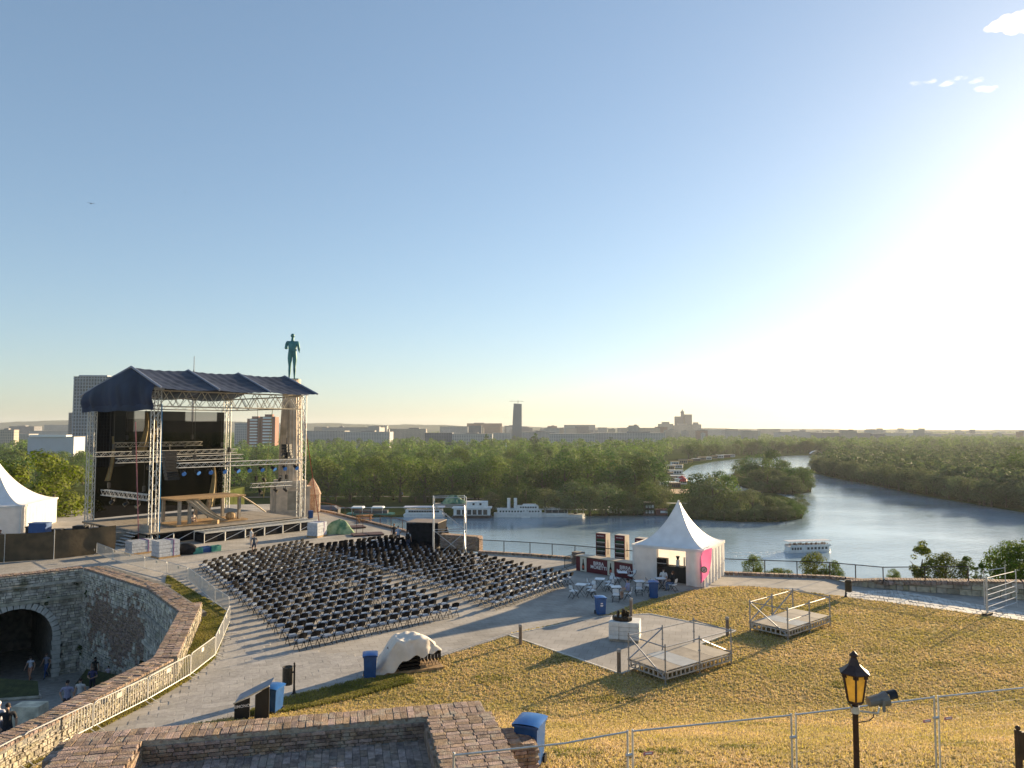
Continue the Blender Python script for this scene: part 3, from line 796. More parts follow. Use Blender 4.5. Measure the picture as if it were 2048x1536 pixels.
for zz, hh in ((H1 - .75, .16), (H1 - 1.85, .2)):
    st = MB(); st.box((L1 / 2, -.12, zz), (L1, .3, hh)); st.build("string_course", STONE, gw)
w2, L2, H2 = wall_seg("bastion_wall", "shaded wall of red brick above rubble stone right of the gateway", OUT[3], OUT[4], -7.7, .3, 1.5, 2, zone=lambda x, z: 3.0 < z + .5 * math.sin(x * 1.3) + random.uniform(-.8, .8) < 6.4 and x > 1.2 + random.uniform(-.6, .6))
w3, L3, H3 = wall_seg("bastion_wall", "shaded rubble wall under the brick coping beside the long parapet", OUT[4], OUT[5], -7.2, .3, 1.2, 3)
for zz in (H3 - 1.5, H3 - 3.2): MB().box((L3 / 2, -.1, zz), (L3, .25, .2)).build("string_course", STONE, w3)
wq = thing("gate_wall", "blank rubble wall running off left of the gateway", "wall", (OUT[0][0], OUT[0][1], -7.7), math.atan2(OUT[1][1] - OUT[0][1], OUT[1][0] - OUT[0][0]))
MB().box((13, 1, 4), (26.2, 2, 8)).build("core", CORE, wq)
# brick coping along the wall heads, bricks on edge
def coping(label, pts, wd, ztop, seed, lit=False):
    c = thing("brick_coping", label, "coping", (0, 0, 0)); items = []; bed = MB(); rd = random.Random(seed)
    for (x0, y0), (x1, y1) in zip(pts, pts[1:]):
        d = Vector((x1 - x0, y1 - y0)); L_ = d.length; d.normalize(); n = Vector((-d.y, d.x)); an = math.atan2(d.y, d.x)
        bed.box(((x0 + x1) / 2 + n.x * wd / 2, (y0 + y1) / 2 + n.y * wd / 2, ztop - .15), (L_, wd - .04, .34), an)
        k = int(L_ / .155); rows = max(1, round(wd / .3))
        for i in range(k):
            for r in range(rows):
                s = (i + .5 + .25 * (r % 2)) * L_ / k; o = (r + .5) * wd / rows
                items.append(((x0 + d.x * s + n.x * o, y0 + d.y * s + n.y * o, ztop + rd.uniform(-.015, .015)), (.14, wd / rows - .015, .09), an))
    bed.build("mortar_bed", MORTARD, c)
    pieces(c, "brick", items, BRICK, 300)
    return c
coping("weathered brick coping along the head of the gateway wall", [OUT[1], OUT[3]], .9, .34, 1)
coping("weathered brick coping on the wall between gateway and plaza corner", [OUT[3], OUT[4], OUT[5]], 1.0, .34, 2)
# long parapet between court and plaza
PAR = [OUT[5], OUT[6], OUT[7], OUT[8], OUT[9], OUT[10]]
par = thing("stone_parapet", "long low stone parapet with sunlit inner face behind the crowd barriers", "wall", (0, 0, 0))
core = MB(); its = []; rd = random.Random(6)
LIME = mat("tan_rubble", (.40, .35, .26), .92, 0, .25, 3, bump=.8, bscale=18, piece=.3)  # tan stone colour for the parapet and the right wall
for (x0, y0), (x1, y1) in zip(PAR, PAR[1:]):
    d = Vector((x1 - x0, y1 - y0)); L_ = d.length; d.normalize(); n = Vector((-d.y, d.x)); an = math.atan2(d.y, d.x)
    core.box(((x0 + x1) / 2 + n.x * .45, (y0 + y1) / 2 + n.y * .45, -1.6), (L_ + .1, .86, 4.9), an)
    A, _ = rubble(L_, .85, int(L_ * 10), size=(.09, .32), rows=(.07, .17))
    for c, dm, q in A:
        s = c[0]; its.append(((x0 + d.x * s + n.x * (.88 + c[1]), y0 + d.y * s + n.y * (.88 + c[1]), c[2]), dm, Matrix.Rotation(an, 3, 'Z')))
core.build("core", MORTAR, par)
pieces(par, "stone", its, LIME, 300, Matrix.Identity(4))
coping("thick weathered brick coping on the long parapet at lower left", PAR, .95, .92, 3)
# grass strip inside the parapet
gs = [tuple(at(x, y).xy) for x, y in ((335, 1152), (400, 1192), (455, 1222), (456, 1250), (428, 1318), (378, 1360), (294, 1410), (184, 1466), (60, 1530))] + [(-15.0, 23), (-14.5, 27.4), (-13.95, 31.4), (-16.9, 41.2), (-22.3, 48.2)]
structure(sheet("grass_strip", gs, .012, MATS["lawn_turf"]))
grass("parapet_grass", gs, 16000, .07, lambda y: .01, GREENG, "grass strip between the long parapet and the barriers", 8)
# ivy and tufts growing out of the shaded wall
IVY = leaf_mat("wall_plant_leaf", (.03, .055, .015), (.05, .075, .02), .2)
for i, (w, x, z, s, lb) in enumerate([(gw, L1 - 2.2, H1 - 1.9, .55, "dark tuft of wall plants between the string courses over the gateway"), (gw, L1 - .5, H1 - .9, .5, "dark tuft of weeds at the inner corner under the coping"), (w2, 1.0, H2 - 1.6, .45, "small weed clump high on the brick wall near the corner"),
                              (w2, .3, 2.3, .7, "weeds in the wall corner low beside the gateway"), (gw, L1 - 6.5, H1 - 2.0, .5, "brownish weed clump on the wall left of the gateway arch"), (w2, L2 - .1, 3.2, .8, "dark strip of weeds in the corner joint of the brick wall")]):
    V = crown_arrays(50 + i, 260, .09, .5, .8, 0, 6, .7, .5); V = V * s; V[:, 1] = V[:, 1] * .5 - .12
    o = link("wall_plant", np_quads("wall_plant", V, IVY)); o.matrix_world = Matrix.Translation(w.location) @ w.rotation_euler.to_matrix().to_4x4() @ Matrix.Translation((x, 0, z)); tag(o, lb, "plant")

# ------------------------------------------------------------------ brick bastion in the foreground
BU, BV = Vector((.9755, .22)), Vector((.22, -.9755)); BANG = math.atan2(.22, .9755)
bast = thing("brick_bastion", "weathered brick parapet around the sunken terrace in the foreground", "wall", (-1.9, 16.67, 0), BANG)
# local: x along the far wall, y away from the camera
ZC, ZF, JB = 4.12, 3.67, .012
core = MB(); core.box((-2.9, .34, ZC / 2), (8.5, .68, ZC + .03)); core.box((.73, -1.6, ZC / 2), (1.42, 3.2, ZC + .026)); core.box((-6.5, -1.6, ZC / 2), (1.44, 3.2, ZC + .022))
core.build("core", MORTAR, bast)
it = []; rd = random.Random(21)
def jz(): return rd.uniform(-.006, .006)
n = int(8.6 / .155)
for i in range(n):                      # far wall: two rows of bricks laid end on
    x = -7.2 + (i + .5) * .155
    for r in range(2): it.append(((x + rd.uniform(-.006, .006), .17 + r * .345, ZC + jz()), (.145, .335, .08), rd.uniform(-.03, .03)))
for i in range(20):                     # right arm: courses across
    for c in range(5): it.append(((.145 + c * .29 + (.0 if i % 2 else .03), -.078 - i * .155, ZC + jz()), (.28, .145, .08), rd.uniform(-.03, .03)))
for i in range(20):                     # left pier
    for c in range(5): it.append(((-7.07 + c * .29 + (.0 if i % 2 else .03), -.078 - i * .155, ZC + jz()), (.28, .145, .08), rd.uniform(-.03, .03)))
for cs in range(6):                     # inner faces
    z = ZC - .05 - .04 - (cs + .5) * .078 + .02
    if z < ZF: break
    n = 19
    for i in range(n * (2 if cs % 3 == 1 else 1)):
        w = 5.76 / n / (2 if cs % 3 == 1 else 1); it.append(((-5.76 + (i + .5) * w + (w / 2 if cs % 2 else 0) * .5, .0, z), (w - .02, .1, .065), 0.0))
    for i in range(11):
        it.append(((.01, -.15 - i * .29 + .07 * (cs % 2), z), (.1, .272, .065), 0.0)); it.append(((-5.77, -.15 - i * .29 + .07 * (cs % 2), z), (.1, .272, .065), 0.0))
for cs in range(22):                    # outer right face
    z = ZC - .06 - (cs + .5) * .078
    for i in range(11): it.append(((1.45, -.15 - i * .29 + .14 * (cs % 2), z), (.1, .272, .066), 0.0))
pieces(bast, "brick", it, BRICK, 300)
# low broken course at the right shoulder
sh = thing("broken_brickwork", "lower broken brick shoulder between bastion and blue bin", "wall", (-1.9, 16.67, 0), BANG)
core = MB(); core.box((1.95, .05, 1.75), (.86, .9, 3.5)); core.build("core", MORTAR, sh); it = []
for i in range(3):
    for r in range(6): it.append(((1.66 + i * .29, -.3 + r * .15, 3.54 + jz() * 2 - .03 * i), (.275, .14, .08), rd.uniform(-.06, .06)))
for cs in range(14):
    for i in range(3): it.append(((1.68 + i * .29 + .07 * (cs % 2), -.42, 3.45 - cs * .078), (.27, .1, .066), 0.0))
    for i in range(3): it.append(((2.40, -.28 + i * .29 + .07 * (cs % 2), 3.45 - cs * .078), (.1, .27, .066), 0.0))
pieces(sh, "brick", it, BRICK, 300)
lo = thing("brick_step", "lower brick step at the left end of the bastion", "wall", (-1.9, 16.67, 0), BANG)
core = MB(); core.box((-8.0, -1.2, 1.7), (1.5, 3.2, 3.4)); core.build("core", MORTAR, lo); it = []
for i in range(20):
    for c in range(5): it.append(((-8.6 + c * .29, .3 - i * .155, 3.42 + jz()), (.28, .145, .08), rd.uniform(-.03, .03)))
for i in range(6):
    for c in range(2): it.append(((-7.45 + c * .29 + .1, .62 - i * .155, 3.7 + jz()), (.28, .145, .62), rd.uniform(-.03, .03)))
pieces(lo, "brick", it, BRICK, 300)
flo = MB(); flo.box((0, 0, 0), (5.76, 4.2, .2)); flo = structure(flo.build("terrace_floor", MORTARD)); flo.location = (-1.9, 16.67, 0); flo.rotation_euler = (0, 0, BANG)
for v in flo.data.vertices: v.co.x -= 2.88; v.co.y -= 2.1; v.co.z += ZF - .09
it = []
for i in range(37):
    for r in range(12): it.append(((-5.68 + i * .155, -.15 - r * .31 - (.15 if i % 2 else 0), ZF + jz()), (.145, .298, .05), rd.uniform(-.02, .02)))
pieces(flo, "floor_brick", it, BRICKF, 300)
# ------------------------------------------------------------------ people (one continuous skinned body each)
PALETTE = {}
def cloth(rgb):
    k = tuple(round(c, 3) for c in rgb)
    if k not in PALETTE: PALETTE[k] = mat("cloth_%d" % len(PALETTE), rgb, .85, 0, .12, 14)
    return PALETTE[k]
POSES = {
    'stand': {},
    'hip':   {'eR': (.34, -.08, 1.16), 'wR': (.22, .04, 1.0)},
    'walk':  {'kL': (-.10, .20, .52), 'aL': (-.10, .24, .09), 'kR': (.10, .02, .50), 'aR': (.10, -.26, .13), 'eL': (-.25, -.10, 1.14), 'wL': (-.26, .02, .92), 'eR': (.25, .06, 1.14), 'wR': (.24, .22, .96)},
    'hold':  {'eL': (-.25, .02, 1.12), 'wL': (-.10, .26, 1.12), 'eR': (.25, .02, 1.12), 'wR': (.10, .26, 1.12)},
    'reach': {'eL': (-.22, .18, 1.22), 'wL': (-.16, .42, 1.18), 'eR': (.22, .18, 1.22), 'wR': (.16, .42, 1.18), 'chest': (0, .08, 1.29), 'neck': (0, .12, 1.45), 'h1': (0, .16, 1.53), 'h2': (0, .18, 1.63)},
    'sit':   {'dz': -.45, 'kL': (-.13, .42, .94), 'aL': (-.13, .40, .54), 'kR': (.13, .42, .94), 'aR': (.13, .40, .54), 'eL': (-.24, .12, 1.12), 'wL': (-.12, .36, 1.12), 'eR': (.24, .12, 1.12), 'wR': (.12, .36, 1.14), 'chest': (0, .04, 1.3), 'neck': (0, .08, 1.46)},
    'statue': {'eL': (-.245, -.06, 1.17), 'wL': (-.20, .24, 1.22), 'eR': (.245, -.05, 1.16), 'wR': (.22, .20, 1.10), 'sL': (-.19, 0, 1.42), 'sR': (.19, 0, 1.42), 'kL': (-.09, .03, .5), 'aL': (-.10, -.01, .08), 'kR': (.09, -.02, .5), 'aR': (.10, -.06, .08)},
}
def person(label, loc, rz, pose='stand', top=(.5, .5, .5), bottom=(.05, .06, .1), hair=(.03, .02, .015), h=1.72, group=None, long_hair=False, sleeve=True, shorts=False, build=1.0, mats=None, name="person", skirt=False, cat="person", legs=None):
    J = {'pel': (0, 0, .95), 'sp': (0, 0, 1.12), 'chest': (0, .01, 1.30), 'neck': (0, .0, 1.47), 'h1': (0, .02, 1.56), 'h2': (0, .02, 1.655)}
    P = dict(J)
    for s, k in ((-1, 'L'), (1, 'R')):
        P['s' + k] = (s * .18, 0, 1.41); P['e' + k] = (s * .25, -.02, 1.13); P['w' + k] = (s * .26, .06, .89)
        P['hp' + k] = (s * .095, 0, .90); P['k' + k] = (s * .10, .02, .50); P['a' + k] = (s * .105, -.03, .09)
    po = POSES[pose]
    for k, v in po.items():
        if k != 'dz': P[k] = v
    dz = po.get('dz', 0.0)
    b = build; hs = 1.22 if legs else 1.0
    verts, rad, lab, edges = [], [], [], []
    idx = {}
    def V(k, p, r, l): idx[k] = len(verts); verts.append(Vector(p)); rad.append(r); lab.append(l)
    def E(a, c): edges.append((idx[a], idx[c]))
    V('pel', P['pel'], (.155 * (legs or b), .11 * b), 'bottom'); V('sp', P['sp'], (.145 * (b if not legs else 1.1), .105 * b), 'top'); V('chest', P['chest'], (.17 * b, .115 * b), 'top')
    V('nb', tuple(Vector(P['neck']) - Vector((0, 0, .03))), (.065, .065), 'top'); V('neck', P['neck'], (.052, .055), 'skin'); V('h1', P['h1'], (.070 * hs, .085 * hs), 'skin'); V('h2', P['h2'], (.066 * hs, .082 * hs), 'skin')
    for a, c in (('pel', 'sp'), ('sp', 'chest'), ('chest', 'nb'), ('nb', 'neck'), ('neck', 'h1'), ('h1', 'h2')): E(a, c)
    for s, k in ((-1, 'L'), (1, 'R')):
        b = build
        sl = 'top' if sleeve else 'skin'
        e, w = Vector(P['e' + k]), Vector(P['w' + k]); sh = Vector(P['s' + k])
        V('s' + k, sh, (.068 * b, .068 * b), 'top'); V('u' + k, sh.lerp(e, .55), (.052 * b, .052 * b), sl); V('e' + k, e, (.043 * b, .043 * b), 'skin'); V('f' + k, e.lerp(w, .35), (.042 * b, .042 * b), 'skin'); V('w' + k, w, (.028, .028), 'skin')
        E('chest', 's' + k); E('s' + k, 'u' + k); E('u' + k, 'e' + k); E('e' + k, 'f' + k); E('f' + k, 'w' + k)
        d = (w - e).normalized(); pm = w + d * .07
        V('p' + k, pm, (.036, .022), 'skin'); E('w' + k, 'p' + k)
        side = d.cross(Vector((s * .3, 1, .2))).normalized()
        for q in range(4):
            o = (q - 1.5) * .017; fl = (.062, .072, .068, .054)[q]
            V('g%s%d' % (k, q), pm + d * .035 + side * o, (.010, .010), 'skin'); V('h%s%d' % (k, q), pm + d * (.035 + fl * .8) + side * o * 1.15 + Vector((0, .02, 0)), (.007, .007), 'skin')
            E('p' + k, 'g%s%d' % (k, q)); E('g%s%d' % (k, q), 'h%s%d' % (k, q))
        V('t' + k, w + d * .05 + Vector((-s * .02, .045, 0)), (.010, .010), 'skin'); E('p' + k, 't' + k)
        hp, kn, an = Vector(P['hp' + k]), Vector(P['k' + k]), Vector(P['a' + k])
        lw = 'skin' if shorts else 'bottom'; b = legs or build
        V('hp' + k, hp, (.095 * b, .10 * b), 'bottom'); V('th' + k, hp.lerp(kn, .5), (.078 * b, .080 * b), 'bottom'); V('k' + k, kn, (.055 * b, .055 * b), lw); V('c' + k, kn.lerp(an, .35), (.052 * b, .056 * b), lw); V('a' + k, an, (.035, .035), lw)
        V('to' + k, an + Vector((s * .02, .16, -.055)), (.036, .026), 'shoe'); V('he' + k, an + Vector((0, -.03, -.05)), (.034, .034), 'shoe')
        E('pel', 'hp' + k); E('hp' + k, 'th' + k); E('th' + k, 'k' + k); E('k' + k, 'c' + k); E('c' + k, 'a' + k); E('a' + k, 'he' + k); E('he' + k, 'to' + k)
    h2, h1 = Vector(P['h2']), Vector(P['h1'])
    V('nose', h1 + Vector((0, .105, .035)), (.012, .014), 'skin'); E('h1', 'nose')
    sc = h / 1.74
    me = bpy.data.meshes.new("body"); me.from_pydata([(v.x * sc, v.y * sc, (v.z + dz) * sc) for v in verts], edges, [])
    ob = bpy.data.objects.new("body_skeleton", me); COL.objects.link(ob)
    md = ob.modifiers.new("skin", 'SKIN'); md.use_smooth_shade = True; md.branch_smoothing = .4
    for i, sv in enumerate(me.skin_vertices[0].data): sv.radius = (rad[i][0] * sc, rad[i][1] * sc); sv.use_root = (i == 0)
    sd = ob.modifiers.new("sub", 'SUBSURF'); sd.levels = 1; sd.render_levels = 1
    dg = bpy.context.evaluated_depsgraph_get(); ev = ob.evaluated_get(dg)
    nm = bpy.data.meshes.new_from_object(ev)
    bpy.data.objects.remove(ob); nm.name = "body"
    order = ['skin', 'top', 'bottom', 'shoe']
    nm.materials.clear()
    ml = mats or [SKIN, cloth(top), cloth(bottom), cloth((.04, .04, .045))]
    for m in ml: nm.materials.append(m)
    segs = [(verts[a] + Vector((0, 0, dz)), verts[c] + Vector((0, 0, dz)), lab[c], max(rad[a][0], rad[c][0])) for a, c in edges]
    if not mats or len(mats) > 1:
        A = np.array([s[0] * sc for s in segs]); D = np.array([(s[1] - s[0]) * sc for s in segs]); LL = np.maximum((D * D).sum(1), 1e-9)
        C = np.empty(len(nm.polygons) * 3); nm.polygons.foreach_get('center', C); C = C.reshape(-1, 3)
        rr = np.array([s[3] * sc for s in segs])
        T = np.clip(((C[:, None] - A[None]) * D[None]).sum(2) / LL[None], 0, 1)
        dist = np.linalg.norm(C[:, None] - (A[None] + T[..., None] * D[None]), axis=2) - rr[None] * .6
        li = np.array([order.index(s[2]) for s in segs])[dist.argmin(1)]
        if not sleeve: pass
        nm.polygons.foreach_set('material_index', li.astype(np.int32))
    nm.polygons.foreach_set('use_smooth', [True] * len(nm.polygons)); nm.update()
    t = thing(name, label, cat, loc, rz, group)
    link("body", nm, t)
    hm = cloth(hair) if not mats else mats[0]
    hb = MB(); c = (h2 + Vector((0, -.012, .012 + dz))) * sc
    hb.ball(c, (.080 * sc, .094 * sc, .080 * sc), 10, 7)
    if long_hair: hb.ball(c + Vector((0, -.055, -.12)) * sc, (.075 * sc, .05 * sc, .15 * sc), 8, 6)
    hb.build("hair", hm, t, True)
    if not mats:
        ey = MB()
        for s in (-1, 1): ey.ball((h1 + Vector((s * .03, .082, .055 + dz))) * sc, .009 * sc, 6, 4)
        ey.build("eyes", BLACK, t)
        er = MB()
        for s in (-1, 1): er.ball((h1 + Vector((s * .074, .0, .04 + dz))) * sc, (.012 * sc, .022 * sc, .032 * sc), 6, 5)
        er.build("ears", SKIN, t, True)
    if skirt:
        sk = MB(); sk.lathe([(.15 * sc, .62 * sc), (.20 * sc, .40 * sc)], (0, 0, .38 * sc), 12); sk.build("skirt", cloth(bottom), t, True)
    return t

# ------------------------------------------------------------------ concert stage
S0 = Vector((-32.2, 67.0, 0)); SU = Vector((.6325, .7746, 0)); SB = Vector((-.7746, .6325, 0))      # front corner, along the front, towards the back
SANG = math.atan2(SU.y, SU.x); SL, SD = 15.5, 15.0
stage = thing("concert_stage", "open air concert stage with dark blue peaked roof on truss towers", "stage", S0, SANG)
# local: x along the front edge, y towards the back
def truss(chord, lace, a, b, w, hgt=None, bay=None, rc=.035, rl=.02, tri=False):
    a, b = Vector(a), Vector(b); d = (b - a); L_ = d.length; d.normalize(); hgt = hgt or w
    up = Vector((0, 0, 1)) if abs(d.z) < .9 else Vector((0, 1, 0))
    s = d.cross(up).normalized(); u = s.cross(d).normalized()
    cs = [s * w / 2 - u * hgt / 2, -s * w / 2 - u * hgt / 2, -s * w / 2 + u * hgt / 2, s * w / 2 + u * hgt / 2]
    if tri: cs = [s * w / 2 + u * hgt / 2, -s * w / 2 + u * hgt / 2, -u * hgt / 2]
    for c in cs: chord.tube(a + c, b + c, rc, 5)
    n = max(1, round(L_ / (bay or w)))
    for i in range(n):
        p, q = a + d * (L_ * i / n), a + d * (L_ * (i + 1) / n)
        for k in range(len(cs)):
            c0, c1 = cs[k], cs[(k + 1) % len(cs)]
            if i % 2: c0, c1 = c1, c0
            lace.tube(p + c0, q + c1, rl, 4, cap=False)
def truss_part(name, a, b, parent, w, m=ALU, **kw):
    c, l = MB(), MB(); truss(c, l, a, b, w, **kw)
    o = c.build(name, m, parent); l.build("lacing", m, o, kind="stuff"); return o
TW = [(0, 0), (SL, 0), (SL, SD), (0, SD - 1.2)]
for x, y in TW:
    truss_part("truss_tower", (x, y, .1), (x, y, 13.9), stage, .62, rc=.045, rl=.028)
    bs = MB(); bs.box((x, y, .06), (1.5, 1.5, .12)); bs.build("base_plate", GALV, stage)
    cp = MB(); cp.box((x, y, 14.02), (.95, .95, .22)); cp.build("tower_head", GALV, stage)
OCHRE = mat("weathered_truss", (.52, .46, .36), .5, .3, .15, 6)
truss_part("roof_beam", (.4, 0, 13.15), (SL - .3, 0, 13.15), stage, .6, OCHRE, hgt=1.45, bay=.95, rc=.055, rl=.038)
truss_part("roof_beam", (.4, SD - .6, 13.15), (SL - .3, SD, 13.15), stage, .6, hgt=1.3, bay=1.2, rc=.05, rl=.03)
truss_part("roof_beam", (0, .3, 13.15), (0, SD - 1.5, 13.15), stage, .6, hgt=1.3, bay=1.0, rc=.05, rl=.03)
truss_part("roof_beam", (SL, .3, 13.15), (SL, SD - .3, 13.15), stage, .6, hgt=1.3, bay=1.2, rc=.05, rl=.03)
ROOFC = mat("dark_blue_tarpaulin", (.026, .030, .048), .5, 0, .3, .6, bump=.5, bscale=2.2, spec=.35)
RIDGE, EAV, RY = 16.12, 14.05, 3.9
OV = -2.0
def roof_fn(x0, x1, y0, y1, z0, z1, sag, sd):
    def f(u, v):
        s = math.sin(PI * u) * sag * (.35 + .65 * math.sin(PI * min(1, v * .9 + .05)))
        rip = math.sin(u * 37 + v * 9 + sd) * .035 * math.sin(PI * u) + math.sin(v * 31 + u * 5 + sd) * .03 * math.sin(PI * v)
        return (x0 + (x1 - x0) * u, y0 + (y1 - y0) * v, z0 + (z1 - z0) * v - s + rip)
    return f
bays = [(-.6, 4.9), (4.9, 10.3), (10.3, 15.9)]
for i, (a, b) in enumerate(bays):
    r = MB(); r.grid(roof_fn(a, b, OV, RY, EAV - .05, RIDGE, .30, i), 26, 18); r.build("roof_panel", ROOFC, stage, True)
    r = MB(); r.grid(roof_fn(a, b, RY, SD + .5, RIDGE, EAV - .3, .4, i + 4), 20, 14); r.build("roof_panel", ROOFC, stage, True)
RIB = mat("roof_rib_cover", (.22, .24, .30), .5, 0, .1, 3)
for x in (-.6, 4.9, 10.3, 15.9):
    r = MB(); r.path([(x, OV - .1, EAV - .03), (x, RY, RIDGE + .06), (x, SD + .6, EAV - .3)], .11, 6); r.build("roof_rib", RIB, stage)
# gable sheet on the left end, hanging in folds
def gable(u, v):
    y = -1.0 + (SD + .4) * u
    top = RIDGE - .12 - (abs(y - RY) / (RY - OV) if y < RY else ((y - RY) / (SD + .5 - RY)) ** 1.4 * 1.15) * (RIDGE - EAV)
    bot = 12.35
    z = top + (bot - top) * v
    out = -.65 - .25 * math.sin(PI * min(1, v)) - (.11 * math.sin(u * 19 + 2 * math.sin(u * 7)) + .05 * math.sin(u * 53 + 1) * math.sin(u * 9)) * v
    return (out, y, z)
r = MB(); r.grid(gable, 60, 16); r.build("gable_sheet", mat("navy_gable_tarpaulin", (.018, .028, .060), .6, 0, .25, .5, bump=.4, bscale=3, spec=.15), stage, True)
r = MB(); r.grid(lambda u, v: (-.72 - .08 * math.sin(u * 19 + 2 * math.sin(u * 7)), -1.0 + (SD + .4) * u, 12.65 - .6 * v + .05 * math.sin(u * 17)), 60, 3); r.build("gable_hem", MATS["navy_gable_tarpaulin"], stage, True)
# net backdrop, torn open near the top
NETM = mesh_cloth("black_stage_net", (.006, .006, .006), .03); NET2 = mesh_cloth("thin_stage_net", (.03, .03, .028), .38)
bd = MB()
bd.grid(lambda u, v: (.4 + (SL - .8) * u, SD - .9 + .9 * u + .07 * math.sin(u * 19) * v + .03 * math.sin(u * 43), 1.2 + 11.1 * v), 60, 10)
bm_ = bd
def keepf(f):
    c = np.mean([bm_.v[i] for i in f], axis=0); u = (c[0] - .4) / (SL - .8); v = (c[2] - 1.2) / 11.1
    if v > .78 and .26 < u < .35: return False
    if v > .86 and .66 < u < .93: return False
    return True
thin = [f for f in bd.f if not keepf(f)]; bd.f = [f for f in bd.f if keepf(f)]; bd.m = [0] * len(bd.f)
bd.build("backdrop_net", NETM, stage, True)
t2 = MB(); t2.v = list(bd.v); t2.f = thin; t2.m = [0] * len(thin); t2.build("thin_backdrop_net", NET2, stage, True)
GOLD = mat("tan_backdrop_lining", (.30, .22, .10), .7, 0, .2, 2)
for i, (x, z0, z1, w) in enumerate([(5.0, 8.0, 12.1, .9), (12.8, 1.4, 6.0, 1.0), (1.6, 5.0, 9.6, .5), (5.9, 8.4, 11.6, .5)]):
    r = MB(); r.grid(lambda u, v: (x + w * (u - .5) * (1.2 - .8 * v) + .5 * math.sin(v * 2.2), SD - 1.35 + .15 * math.sin(u * 9), z0 + (z1 - z0) * v), 8, 8); r.build("loose_lining", GOLD, stage, True)
# decks, decking panels one by one
DZ = 1.15
bed = MB(); bed.box((SL / 2 - .3, SD / 2 - .6, DZ - .2), (SL + .5, SD - .6, .2)); bed.build("deck_frame", BLACK, stage)
for i in range(8):
    for j in range(7):
        q = MB(); q.box((.75 + i * 1.98 - .55, .9 + j * 2.0 - .6, DZ - .06 + random.uniform(-.004, .004)), (1.95, 1.97, .07)); q.build("deck_panel", PLY, stage)
sk = MB()
for i in range(9): sk.tube((-.3 + i * 1.95, -.5, 0), (-.3 + i * 1.95, -.5, DZ - .2), .05, 5)
for i in range(8): sk.tube((-.3 + i * 1.95, -.5, .1), (1.65 + i * 1.95, -.5, DZ - .25), .03, 5)
sk.build("deck_legs", GALV, stage)
MB().box((SL / 2 - .3, .3, .48), (SL + .3, .1, .9)).build("deck_skirt", DARK, stage)
# bare staging frames in front of the deck
for i in range(6):
    fr = MB(); x0 = 3.4 + i * 2.05
    for y in (-.9, -2.7):
        fr.box((x0 + 1, y, .92), (2.0, .08, .16)); 
        for x in (0, 2.0): fr.tube((x0 + x, y, 0), (x0 + x, y, 1.0), .04, 5)
    for k in range(5): fr.box((x0 + .25 + k * .42, -1.8, .9), (.06, 1.8, .1))
    fr.tube((x0, -2.7, .1), (x0 + 2, -2.7, .8), .03, 5)
    fr.build("staging_frame", GALV if i % 2 else ALU, stage)
MB().box((9.4, -1.8, .35), (12, 1.7, .6)).build("stored_flight_cases", DARK, stage)
for i in range(5):
    st = MB(); st.box((-1.1 - .28 * i, 1.6, DZ - .12 - .21 * i), (.3, 1.7, .06)); st.build("stair_tread", GALV, stage)
r = MB(); r.box((-.3, 1.0, 1.0), (.08, 1.9, 1.5)); r.build("side_board", PLY, stage)
# ramp at the left, wooden
r = MB(); r.prism([(-2.4, 3), (-.5, 3), (-.5, 8), (-2.4, 8)], [.2] * 4, [1.0] * 4); r.build("side_ramp", PLY, stage)
# guy straps
for nm_, a, b, c, w in [("strap", (.35, -.35, 12.6), (.55, -.1, .6), (.04, .25, .5), .05), ("strap", (-.2, 3.6, 11.0), (-.6, 1.4, .5), (.45, .16, .16), .05), ("strap", (SL + .3, .4, 12.8), (SL + 2.0, -.6, .2), (.35, .07, .04), .04), ("strap", (SL - 2.6, 1.5, 12.5), (SL - 2.2, 3.5, 3), (.42, .36, .12), .03)]:
    r = MB(); r.tube(a, b, w, 5); r.build(nm_, mat("strap_%d" % int(c[0] * 100), c, .7), stage)
def S(x, y, z): return S0 + SU * x + SB * y + Vector((0, 0, z))
# hung lighting trusses: each a thing
def hung(label, a, b, w=.42, m=ALU, cables=True):
    pa, pb = S(*a), S(*b); d = pb - pa; t = thing("lighting_truss", label, "truss", pa, math.atan2(d.y, d.x), "hung lighting trusses")
    L_ = math.hypot(d.x, d.y)
    truss_part("truss_frame", (0, 0, 0), (L_, 0, d.z), t, w, m, rc=.04, rl=.024)
    for k in (.12, .88):
        MB().tube((L_ * k, 0, d.z * k + .2), (L_ * k, 0, 13.1 - pa.z), .018, 4).build("hoist_chain", BLACK, t)
        MB().box((L_ * k, 0, d.z * k + .75), (.22, .22, .5)).build("hoist_motor", BLACK, t)
    return t
hung("long front lighting truss carrying blue lamps across the stage", (2.0, -.2, 7.0), (SL - .2, -.2, 6.95))
hung("middle lighting truss on the left behind the front tower", (-1.6, 9, 7.9), (13.2, 9, 7.9))
hung("slightly lower lighting truss behind the blue lamp truss", (-.8, 6, 7.35), (12.2, 6, 7.4))
hung("highest lighting truss hanging before the black net", (2.0, 13, 8.7), (11.3, 13, 8.7), .42, OCHRE)
hung("short bright truss along the left side near the stage floor", (0, 10.6, 4.1), (0, .8, 4.15), .5)
hung("short low truss hanging in front of the column pedestal", (12.1, 4, 4.35), (17, 4, 4.3))
